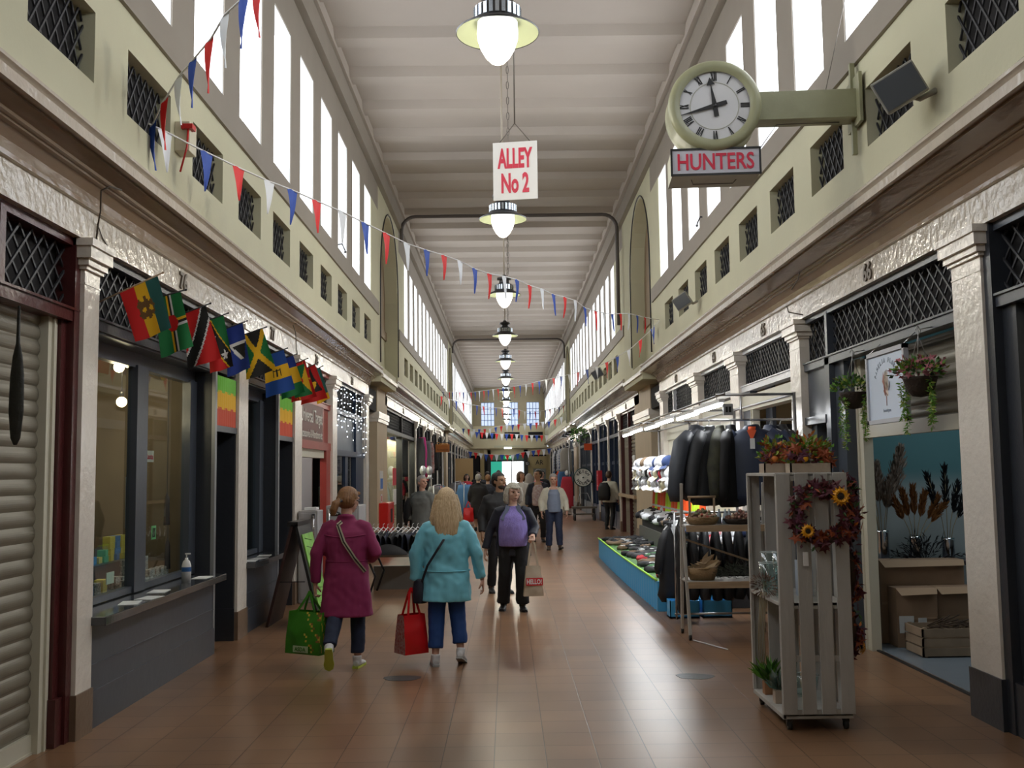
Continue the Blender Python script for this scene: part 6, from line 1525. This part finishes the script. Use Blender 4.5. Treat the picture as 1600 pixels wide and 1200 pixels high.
    if st_!='bald':
        m.ball((0,.018,1.630),(.084,.098,.096),20)
        if st_ in('short',): m.ball((0,.035,1.60),(.080,.085,.085),16)
        if st_=='bob':
            m.ball((0,.03,1.60),(.096,.092,.10),16)
            for s_ in (1,-1): m.tube([(s_*.07,.0,1.66),(s_*.092,-.01,1.58),(s_*.088,-.005,1.50),(s_*.07,.0,1.46)],[.03,.032,.034,.022],10)
            m.rings([(0,.05,1.45,.075,.05),(0,.055,1.52,.09,.06),(0,.045,1.60,.09,.07)],14)
            m.tube([(-.05,-.075,1.668),(0,-.088,1.665),(.05,-.075,1.668)],.018,8)
        if st_=='long':
            m.ball((0,.03,1.60),(.094,.095,.11),16)
            m.rings([(0.02,.115,1.24,.03,.015),(0.0,.115,1.30,.09,.028),(0,.10,1.40,.115,.045),(0,.075,1.50,.112,.065),(0,.05,1.60,.098,.075)],18)
            for s_ in (1,-1): m.tube([(s_*.07,0,1.65),(s_*.095,.01,1.55),(s_*.115,.03,1.44),(s_*.12,.05,1.33)],[.03,.034,.036,.016],10)
        if st_=='ponytail':
            m.ball((0,.03,1.60),(.086,.092,.085),16); m.tube([(.0,.105,1.58),(.02,.135,1.545),(.03,.14,1.49),(.035,.13,1.44)],[.03,.036,.034,.018],10)
            m.tube([(-.05,-.06,1.675),(0,-.08,1.672),(.05,-.06,1.675)],.02,8)
        m.T=None
        hm=fuse(m,.007 if near else .014,1)
        inv=HR.inverted(); bm=bmesh.new(); bm.from_mesh(hm); dele=[]
        for f in bm.faces:
            c=inv@f.calc_center_median()
            lim=1.663 if st_!='short' else 1.668
            if c.y<(-.035 if abs(c.x)<.072 else -.05) and c.z<lim: dele.append(f)
            elif st_ in('short','ponytail') and c.y<-.005 and c.z<1.60: dele.append(f)
        bmesh.ops.delete(bm,geom=dele,context='FACES'); bm.to_mesh(hm); bm.free()
        for v in hm.vertices:
            c=inv@v.co; a=math.atan2(c.y,c.x); n=noise.noise(Vector((a*14,c.z*5,1)))*.006+noise.noise(Vector((a*40,c.z*9,4)))*.003; v.co+=Vector((math.cos(a+turn),math.sin(a+turn),0))*n
        put(hm,'hair',hc,root)
        if st_=='ponytail': q=MB(); q.T=HR; q.tube([(.0,.112,1.60),(.03,.118,1.575),(.0,.125,1.55),(-.03,.118,1.575)],.012,6,closed=True); q.build('hair_clip',mat('clip_dark',(.02,.02,.03),.3),root)
    # trousers
    tr=sp.get('trousers')
    if tr:
        mt,rh,rk,ra,ank=tr; m=MB()
        m.rings([(0,0,.83,.09*bw_,.07*bw_),(0,.0,.90,.165*bw_,.125*bw_),(0,0,.98,.15*bw_,.11*bw_),(0,lean*.2,1.04,.135*bw_,.10*bw_)],18)
        for s_ in (1,-1):
            kn,an=Vector(legs[s_][0]),Vector(legs[s_][1]); e=kn.lerp(an,ank)
            m.tube([hips[s_]+Vector((0,0,.02)),hips[s_].lerp(kn,.35),hips[s_].lerp(kn,.7),kn,kn.lerp(e,.5),e],[rh*1.02,rh,rh*.85,rk,(rk+ra)/2,ra],14)
        put(fuse(m,vc,2,wrinkle(sp.get('seed',1)+5,.010,9)),'trousers',mt,root)
    if sp.get('skirt'):
        mt,z0,rx=sp['skirt']; m=MB(); m.rings([(0,0,z0,rx,rx*.8),(0,0,.8,.19,.14),(0,0,1.0,.15,.11)],20); put(fuse(m,vc,2,wrinkle(3,.012,8)),'skirt',mt,root)
    # shoes
    smt,sole=sp.get('shoes',(black,black))
    for s_ in (1,-1):
        an=Vector(legs[s_][1]); pitch=math.radians(legs[s_][2]); yaw=math.radians(sp.get('toe_out',8))*s_
        R=Matrix.Translation(an)@Matrix.Rotation(yaw,4,'Z')@Matrix.Rotation(pitch,4,'X')
        m=MB(); m.T=R; m.tube([(0,.055,-.045),(0,.03,-.042),(0,-.03,-.045),(0,-.09,-.053),(0,-.14,-.058),(0,-.175,-.062)],[(.028,.026),(.038,.034),(.036,.038),(.027,.043),(.022,.042),(.014,.028)],14); m.tube([(0,.015,.03),(0,.012,-.03)],[.043,.042],12); m.T=None
        q=put(fuse(m,.008 if near else .014,1),'shoe',smt,root)
        m=MB(); m.T=R; m.prism([(-.028,.075),(.028,.075),(.036,.02),(.038,-.06),(.046,-.11),(.036,-.165),(0,-.19),(-.036,-.165),(-.046,-.11),(-.038,-.06),(-.036,.02)],lambda u,v,t:(u,v,t),-.085,-.066); m.build('sole',sole,q)
        # the sole is a part of the shoe
    # tops
    for (nm,mt,rg,slv,opt) in sp['tops']:
        m=MB(); m.rings([(0,cy+lean*max(0,min(1,(z-.9)/.5)),z,rx,ry) for z,rx,ry,cy in rg],26,p=opt.get('p',2.3))
        if slv:
            r0,r1,r2,fr=slv
            for s_ in (1,-1):
                e,w_=Vector(arms[s_][0]),Vector(arms[s_][1]); c=e.lerp(w_,fr); S_=sh[s_]+Vector((0,lean,0))
                m.tube([S_*.6+Vector((0,0,1.365*.4+.012)),S_+Vector((s_*.0,0,-.012)),S_.lerp(e,.5),e,e.lerp(c,.5),c],[r0*.9,r0,(r0+r1)/2*1.0,r1,(r1+r2)/2,r2],14)
        if opt.get('collar'):
            z,r=opt['collar']; m.T=Matrix.Translation((0,lean,0)); m.tube([(r*math.cos(a),r*.95*math.sin(a)+.005,z+.018*math.sin(a)) for a in [2*PI*i/16 for i in range(16)]],.022,8,closed=True); m.T=None
        o=put(fuse(m,vc,2,wrinkle(sp.get('seed',1)+len(nm),opt.get('wr',.011),opt.get('wf',7))),nm,mt,root)
        if opt.get('yoke'):
            q=MB(); z=opt['yoke']; q.tube([(x,.0+lean+math.sqrt(max(0,1-(x/.22)**2))*.118+.018,z-.02*math.cos(x*9)+.02) for x in [(-.19+.38*i/12) for i in range(13)]],.006,5); q.build('back_yoke_seam',mt,o)
        if opt.get('waist'):
            z,rx,ry=opt['waist']; q=MB(); q.tube([(rx*math.cos(a),ry*math.sin(a)+lean*.3,z) for a in [2*PI*i/28 for i in range(28)]],.006,5,closed=True); q.build('waist_seam',mt,o)
    return root
def coat_rg(hem,hx,hy,wx=.165,wy=.125,cx_=.19,cy_=.135,b=0): return [(hem,hx,hy,b),((hem+1.05)/2,(hx+wx)/2,(hy+wy)/2,b),(1.05,wx,wy,b),(1.22,cx_,cy_,b),(1.31,cx_*.97,cy_*.92,b),(1.375,.140,.092,b),(1.415,.10,.078,b),(1.445,.07,.065,b)]
def strap(pts,w_,mt,root,name='bag_strap'):
    m=MB()
    for i in range(len(pts)-1): m.bar(pts[i],pts[i+1],w_,.006,(0,1,.3))
    return m.build(name,mt,root)
magenta=mat('coat_magenta',(.26,.02,.10),.75,var=.1,vs=6); tealc=mat('jacket_teal',(.20,.60,.76),.5,var=.08,vs=5)
jeans=mat('jeans_dark',(.018,.028,.065),.8,var=.2,vs=20); bluetr=mat('trousers_blue',(.012,.055,.22),.75,var=.1,vs=12)
lilac=mat('jumper_lilac',(.28,.22,.58),.85,var=.15,vs=40,bump=.3,bs=90,stretch=(1,1,.3)); navyj=mat('jacket_dark_navy',(.014,.017,.032),.6); blktr=mat('trousers_black',(.008,.008,.010),.8)
creamj=mat('jacket_cream',(.58,.55,.45),.7,var=.06); greyblue=mat('top_grey_blue',(.20,.24,.33),.8); greyc=mat('coat_grey_green',(.15,.16,.15),.8)
blond=mat('hair_blond',(.74,.58,.38),.55,col2=(.40,.26,.13),vs=30,stretch=(6,6,.6)); auburn=mat('hair_auburn',(.30,.15,.06),.5,col2=(.17,.075,.03),vs=30,stretch=(6,6,.6)); greyh=mat('hair_grey',(.42,.40,.38),.6,col2=(.22,.20,.19),vs=30,stretch=(6,6,.6)); darkh=mat('hair_dark',(.012,.009,.008),.5); silver=mat('hair_silver',(.62,.58,.48),.6,col2=(.28,.26,.22),vs=30,stretch=(6,6,.6)); brownh=mat('hair_brown',(.09,.045,.022),.5)
wsh=mat('trainer_white',(.62,.62,.64),.5); lims=mat('sole_lime',(.45,.55,.08),.6); gsole=mat('sole_grey',(.35,.35,.35),.6)
# woman in magenta, walking away
A=person('woman walking away in a knee length magenta coat with hair in a ponytail',(-1.44,9.15,0),PI,1.55,dict(near=True,seed=1,skin=skinB,hair='ponytail',hair_mat=auburn,turn=-32,nod=12,build=1.05,
 legs={1:((.085,.10,.50),(.10,.34,.24),58),-1:((-.09,-.10,.50),(-.095,-.04,.085),0)},
 arms={1:((.265,.04,1.10),(.285,.0,.80)),-1:((-.275,.04,1.10),(-.20,-.20,1.02))},curl={1:1.0,-1:.7},hand_dir={-1:(.3,-.8,.1)},
 trousers=(jeans,.088,.072,.062,.88),shoes=(wsh,lims),
 tops=[('coat',magenta,coat_rg(.50,.245,.175,.185,.14,.205,.14),(.066,.058,.046,.93),dict(collar=(1.445,.062),yoke=1.26,waist=(1.03,.190,.146)))]))
strap([(-.02,-.02,1.46),(.06,.125,1.38),(.0,.165,1.22),(-.10,.165,1.06),(-.185,.10,.93)],.035,mat('strap_striped',(.45,.40,.30),.7),A)
strap([(-.02,-.021,1.462),(.06,.130,1.38),(.0,.170,1.22),(-.10,.170,1.06),(-.187,.103,.93)],.011,black,A,'strap_stripe')
q=MB(); q.T=Matrix.Translation((0,0,1.47))@Matrix.Rotation(math.radians(-32),4,'Z')@Matrix.Rotation(math.radians(12),4,'X')@Matrix.Translation((0,0,-1.47)); q.tube([(-.078,.0,1.615),(-.074,-.07,1.618),(-.04,-.105,1.615),(0,-.108,1.618),(.04,-.105,1.615),(.074,-.07,1.618),(.078,0,1.615)],.004,5); q.build('glasses',black,A)
# woman in teal
B=person('woman walking away in a turquoise jacket with long blond hair and cropped blue trousers',(-.56,9.30,0),PI,1.53,dict(near=True,seed=2,skin=skinB,hair='long',hair_mat=blond,turn=4,build=1.12,
 legs={1:((.095,.02,.49),(.105,.10,.085),0),-1:((-.095,-.02,.50),(-.13,.06,.13),22)},
 arms={1:((.285,.02,1.10),(.29,.0,.80)),-1:((-.28,.03,1.12),(-.335,-.02,.82))},curl={1:1.0,-1:.5},
 trousers=(bluetr,.10,.080,.072,.80),shoes=(wsh,gsole),
 tops=[('jacket',tealc,coat_rg(.62,.235,.175,.205,.15,.22,.15),(.070,.066,.050,.93),dict(collar=(1.44,.065),yoke=1.23,waist=(.92,.222,.165),wr=.022,wf=7))]))
strap([(-.10,-.02,1.42),(-.06,.13,1.36),(.06,.175,1.16),(.17,.150,.98),(.235,.06,.80)],.022,navyj,B)
m=MB(); m.rings([(.25,-.02,.60,.07,.10),(.25,-.02,.70,.08,.11),(.25,-.02,.84,.06,.09)],14); put(fuse(m,.012,2),'shoulder_bag',navyj,B)
# woman in lilac jumper facing the camera
Cc=person('grey haired woman in a lilac jumper and open navy jacket walking toward the camera',(.06,12.75,0),0,1.53,dict(wide=1.12,near=True,seed=3,skin=skinA,hair='bob',hair_mat=silver,turn=22,nod=8,build=1.15,
 legs={1:((.10,-.06,.49),(.105,.0,.085),0),-1:((-.11,.0,.49),(-.13,.10,.085),0)},
 arms={1:((.27,.02,1.12),(.235,-.20,1.02)),-1:((-.28,.04,1.10),(-.34,.0,.82))},curl={1:1.1,-1:.5},hand_dir={1:(-.1,-.6,-.5)},palm={1:(-.8,0,.2)},
 trousers=(blktr,.098,.080,.082,.97),shoes=(black,black),
 tops=[('jumper',lilac,[(.88,.175,.165,-.01),(1.0,.18,.185,-.02),(1.15,.18,.185,-.02),(1.28,.16,.165,-.01),(1.37,.12,.10,-.005),(1.43,.065,.062,0)],None,dict(wr=.007)),
       ('jacket',navyj,coat_rg(.74,.225,.125,.20,.115,.21,.13,.035),(.068,.060,.050,.92),dict())]))
m=MB()
for s_ in (1,-1): m.bar((s_*.055,-.075,1.43),(s_*.13,-.145,1.24),.05,.012,(0,1,0))
m.build('lapel',mat('lapel_grey_blue',(.12,.14,.22),.7),Cc)
# man behind
D=person('dark haired bearded man in a black jacket just behind the woman in lilac',(-.12,14.6,0),.25,1.66,dict(near=True,seed=4,skin=skinC,hair='short',hair_mat=darkh,turn=30,trousers=(blktr,.09,.07,.06,.95),shoes=(black,black),
 tops=[('jacket',mat('jacket_black_soft',(.014,.014,.016),.7),coat_rg(.82,.20,.14,.18,.13,.215,.14),(.075,.06,.05,.93),dict(collar=(1.45,.065)))]))
m=MB(); m.T=Matrix.Translation((0,0,1.47))@Matrix.Rotation(math.radians(30),4,'Z')@Matrix.Translation((0,0,-1.47)); m.ball((0,-.040,1.535),(.056,.062,.045),16); m.build('beard',mat('beard_dark',(.03,.02,.016),.8),D)
# man in cream jacket
person('grey haired man in a cream jacket and dark jeans walking toward the camera',(1.0,22.4,0),.05,1.62,dict(near=True,seed=5,skin=skinB,hair='short',hair_mat=greyh,nod=12,build=1.05,
 legs={1:((.10,-.08,.49),(.12,-.04,.10),-12),-1:((-.10,.0,.49),(-.11,.06,.085),0)},
 arms={1:((.27,.03,1.12),(.28,-.06,.86)),-1:((-.27,.03,1.12),(-.27,-.06,.86))},
 trousers=(jeans,.10,.078,.07,.96),shoes=(mat('shoe_brown',(.07,.045,.03),.6),black),
 tops=[('shirt',greyblue,[(.86,.15,.15,-.01),(1.1,.155,.165,-.01),(1.28,.14,.15,-.01),(1.38,.10,.09,0)],None,dict()),
       ('jacket',creamj,coat_rg(.84,.215,.12,.20,.115,.22,.125,.035),(.072,.064,.055,.92),dict())]))
E1=dict(near=False,seed=6,skin=skinC,hair='short',hair_mat=darkh,turn=-40,trousers=(blktr,.09,.07,.06,.95),shoes=(black,black),tops=[('shirt',mat('shirt_white_striped',(.55,.52,.52),.8,col2=(.35,.2,.2),vs=20),[(.86,.14,.15,-.01),(1.1,.14,.165,-.01),(1.3,.13,.14,0),(1.38,.09,.08,0)],None,dict()),('jacket',navyj,coat_rg(.78,.20,.115,.18,.11,.215,.12,.035),(.075,.06,.05,.93),dict())])
person('dark haired man in a navy jacket over a white shirt, looking aside',(.74,25.0,0),0,1.72,E1)
person('brown haired woman in a white top with a dark shoulder strap',(.36,27.5,0),.2,1.68,dict(seed=7,skin=skinB,hair='bob',hair_mat=brownh,turn=30,trousers=(blktr,.09,.07,.06,.95),tops=[('top',mat('top_white',(.6,.58,.56),.8),coat_rg(.80,.19,.14),(.07,.06,.05,.8),dict())]))
person('person with hooded grey head covering and dark coat, half hidden in the crowd',(.60,28.6,0),PI,1.62,dict(seed=8,hair='long',hair_mat=mat('hood_grey',(.30,.27,.26),.8),trousers=(blktr,.09,.07,.06,.95),tops=[('coat',blktr,coat_rg(.6,.20,.15),(.07,.06,.05,.9),dict())]))
person('older woman in a long black coat walking away beside the blue coats',(-.87,30.2,0),PI,1.62,dict(seed=9,hair='short',hair_mat=greyh,build=1.15,legs={1:((.08,-.05,.49),(.08,.05,.085),0),-1:((-.08,.0,.49),(-.08,.20,.14),25)},shoes=(black,black),tops=[('coat',mat('coat_black',(.010,.009,.011),.8),coat_rg(.38,.25,.19,.21,.16,.22,.16),(.08,.07,.055,.95),dict(collar=(1.45,.07)))]))
person('fair haired person in a dark navy coat left of the bearded man',(-.60,31.0,0),PI,1.60,dict(seed=10,hair='short',hair_mat=auburn,trousers=(blktr,.09,.07,.06,.95),tops=[('coat',navyj,coat_rg(.6,.22,.16),(.08,.07,.055,.95),dict())]))
person('grey haired woman in a grey green coat with black backpack by the left stalls',(-1.57,18.8,0),-.5,1.62,dict(near=True,seed=11,skin=skinB,hair='short',hair_mat=greyh,turn=70,trousers=(blktr,.09,.07,.06,.95),tops=[('coat',greyc,coat_rg(.72,.21,.15,.19,.14,.21,.145),(.078,.065,.05,.93),dict(collar=(1.44,.06)))]))
bp=thing('backpack','black backpack worn by the woman in the grey green coat','backpack',(-1.77,19.0,.75),.6); m=MB(); m.rings([(0,0,0,.15,.09),(0,0,.15,.18,.11),(0,0,.38,.16,.10),(0,0,.5,.10,.06)],16,p=2.8); m.build('bag_body',blk,bp); m=MB(); m.tube([(-.08,-.08,.12),(-.09,-.16,.34),(-.07,-.10,.5)],.014,6); m.tube([(.08,-.08,.12),(.09,-.16,.34),(.07,-.10,.5)],.014,6); m.build('shoulder_strap',black,bp)
Lp=person('person in a pale jacket with a black backpack at the navy shopfront',(2.98,30.0,0),PI-.5,1.66,dict(seed=12,hair='short',hair_mat=brownh,trousers=(blktr,.09,.07,.06,.95),tops=[('jacket',creamj,coat_rg(.8,.21,.15),(.08,.07,.055,.93),dict())]))
bp=thing('backpack','black backpack worn by the person in the pale jacket','backpack',(2.80,29.75,.85),-.3); m=MB(); m.rings([(0,0,0,.16,.10),(0,0,.15,.19,.12),(0,0,.38,.17,.11),(0,0,.52,.10,.06)],16,p=2.8); m.build('bag_body',blk,bp)
crowd=[(-1.0,36,1.66,brownh,blktr,'brown haired person in black seen past the coats',PI,'short'),(-.75,38,1.70,darkh,navyj,'dark haired person in navy in the far left crowd',PI,'short'),(-.35,40,1.74,darkh,blktr,'tall dark haired person silhouetted by the far doorway',PI,'short'),(-.55,43,1.64,auburn,greyc,'person in a grey coat deep in the far crowd',0,'bob'),(.95,34,1.66,silver,mat('coat_pink',(.55,.12,.14),.8),'silver haired person in a pink top beyond the navy jacket man',PI,'short'),(1.25,37,1.70,darkh,blktr,'dark haired person in black near the hanging dresses',0,'short'),(-1.6,40,1.62,darkh,rd_,'person in a red top behind the left clothes rails',.3,'bob'),(-1.3,44,1.70,darkh,blktr,'person in a dark hat and coat in front of the tan screen',PI,'short')]
for i,(x,y,h_,hm_,cm_,lab,rz_2,hs_) in enumerate(crowd):
    person(lab,(x,y,0),rz_2+rnd(-.3,.3),h_,dict(seed=20+i,hair=hs_,hair_mat=hm_,trousers=(blktr,.09,.07,.06,.95),tops=[('coat',cm_,coat_rg(.74,.21,.15),(.078,.066,.05,.93),dict())]))
# ================================================================= CARRIED BAGS
def box_bag(lab,loc,rz,w_,d_,h_,mats,handles,taper=.85,hh=.28,wr=.008,hx=.06,pat=None):
    o=thing('shopping_bag',lab,'bag',loc,rz); m=MB()
    N=10
    def col(u,v): return pat(u,v) if pat else 0
    for fi,(fx) in enumerate((0,1,2,3)):
        def fn(u,v,fi=fi):
            ww=w_*(1-(1-taper)*(v)); dd=d_*(1-(.45)*(v)**1.5)
            a=u-.5
            if fi==0: x,y=a*ww,-dd/2-.02*math.sin(v*PI)*math.cos(a*PI)
            elif fi==2: x,y=-a*ww,dd/2+.02*math.sin(v*PI)*math.cos(a*PI)
            elif fi==1: x,y=ww/2,a*dd
            else: x,y=-ww/2,-a*dd
            n=noise.noise(Vector((x*9,y*9,v*3+fi)))*wr
            return (x+n,y+n,-hh-h_+h_*v)
        m.grid(fn,20,20,(lambda u,v,fi=fi:(pat(fi,u,v) if pat else 0)))
    m.grid(lambda u,v:((u-.5)*w_,(v-.5)*d_,-hh-h_),4,4,lambda u,v:0)
    m.build('bag_body',mats,o,recalc=False)
    m=MB()
    for s_ in (-1,1):
        m2=[(-w_*.25,s_*d_*.25,-hh),(-hx*.4,s_*.01,-.04),(0,0,0.012),(hx*.4,s_*.01,-.04),(w_*.25,s_*d_*.25,-hh)]
        for i in range(4): m.bar(m2[i],m2[i+1],.022,.004,(0,1,0))
    m.build('handle',handles,o); return o
asg=mat('bag_green',(.045,.22,.015),.4,var=.15,vs=10); asy=mat('bag_banana_yellow',(.60,.42,.06),.4); asb=mat('bag_brown_spot',(.25,.12,.03),.5)
def banana(fi,u,v):
    if fi in (1,0) and u>(.0 if fi==1 else .55):
        uu=(u*3.2+int(v*4)*.5)%1; vv=(v*4)%1
        r=math.hypot((uu-.2)*1.0,(vv-.5)*.9)
        if .30<r<.46 and uu>.3 and vv>.15: return 1 if .33<r<.43 else 2
    return 0
o=box_bag('green supermarket shopping bag printed with bananas carried by the woman in magenta',(-1.76,9.12,.665),math.radians(-28),.38,.20,.36,[asg,asy,asb],asg,.92,.16,pat=banana)
m=MB(); m.box(-.08,.08,-.128,-.122,-.50,-.445); m.build('label',mat('label_pale_green',(.45,.60,.40),.5),o)
curve_text('ASDA',.12,.036,asg,'lettering',o,face_M((0,-.130,-.472),0),.001,.01)
o=box_bag('glossy red shopping bag with patterned side carried by the woman in turquoise',(-.88,9.28,.665),math.radians(35),.24,.20,.34,[mat('bag_red',(.60,.012,.015),.25),mat('bag_red_pattern',(.50,.35,.33),.4,col2=(.35,.01,.015),vs=45)],MATS['bag_red'] if 'bag_red' in MATS else asg,.9,.22,pat=lambda fi,u,v:1 if fi in(3,) else 0)
o=box_bag('cream canvas tote bag with red HELLO print carried by the woman in lilac',(.295,12.5,.865),0.1,.24,.08,.36,[mat('canvas',(.50,.42,.32),.85,var=.1,vs=8)],MATS['canvas'] if 'canvas' in MATS else wood,.72,.30)
m=MB(); m.box(-.095,.11,-.062,-.056,-.53,-.44); m.build('red_panel',mat('hello_red',(.60,.02,.03),.6),o)
curve_text('HELLO!',.18,.06,white,'lettering',o,face_M((.005,-.064,-.485),0),.001,.03)

o=box_bag('plain red shopping bag carried by the woman in the long black coat',(-1.16,30.0,.86),.2,.30,.12,.40,[MATS['bag_red']],MATS['bag_red'],.9,.18)
# ================================================================= SMALL DETAILS
for k,(px,py,lab) in enumerate(((628,1060,'worn blue grey sticker patch on the floor behind the two women'),(1085,1057,'worn blue grey sticker patch on the floor left of the slatted shelf'))):
    p=P(px,py,Z=0); m=MB(); n=14; pts=[((.155+.02*math.sin(a*3+k))*math.cos(a),(.13+.02*math.cos(a*2+k))*math.sin(a)) for a in [2*PI*i/n for i in range(n)]]
    m.prism(pts,lambda u,v,t:(u,v,t),0.0005,0.0025); o=m.build('floor_sticker',mat('worn_sticker',(.06,.065,.07),.4,var=.4,vs=20)); o.location=(p.x,p.y,0); tag(o,lab,'sticker')
def cable(pts,lab,r=.006):
    W_=[P(a,b,X=x) for a,b,x in pts]; c=W_[0]; o=thing('loose_cable',lab,'cable',c); m=MB(); m.tube(W_,r,5); bw(m,'wire',mat('cable_brown',(.06,.045,.03),.6),o)
cable([(190,297,-2.66),(172,291,-2.68),(158,298,-2.70),(157,330,-2.76),(153,352,-2.82),(150,380,-2.825)],'loose brown cable looped over the left cornice above the cream capital')
cable([(152,350,-2.82),(160,372,-2.825),(172,390,-2.825)],'short curled cable hanging by the left cream capital',.004)
cable([(1250,425,2.95),(1247,436,3.0),(1235,455,3.12),(1228,475,3.16),(1232,488,3.165),(1254,492,3.165)],'loose brown cable looped on the right fascia left of number sixty six')
cable([(458,508,-2.66),(462,520,-2.74),(463,545,-2.82),(466,560,-2.825)],'loose cable crossing the left cornice above the flag row')
# fallen flex along the floor by the ladder shelf
W_=[(1.83,10.3,.012),(1.95,10.0,.012),(2.05,9.75,.012)]
o=thing('thin_rod','thin pale rod lying on the floor by the ladder shelf castors','rod',W_[0]); m=MB(); m.tube(W_,.006,5); bw(m,'rod',white,o)
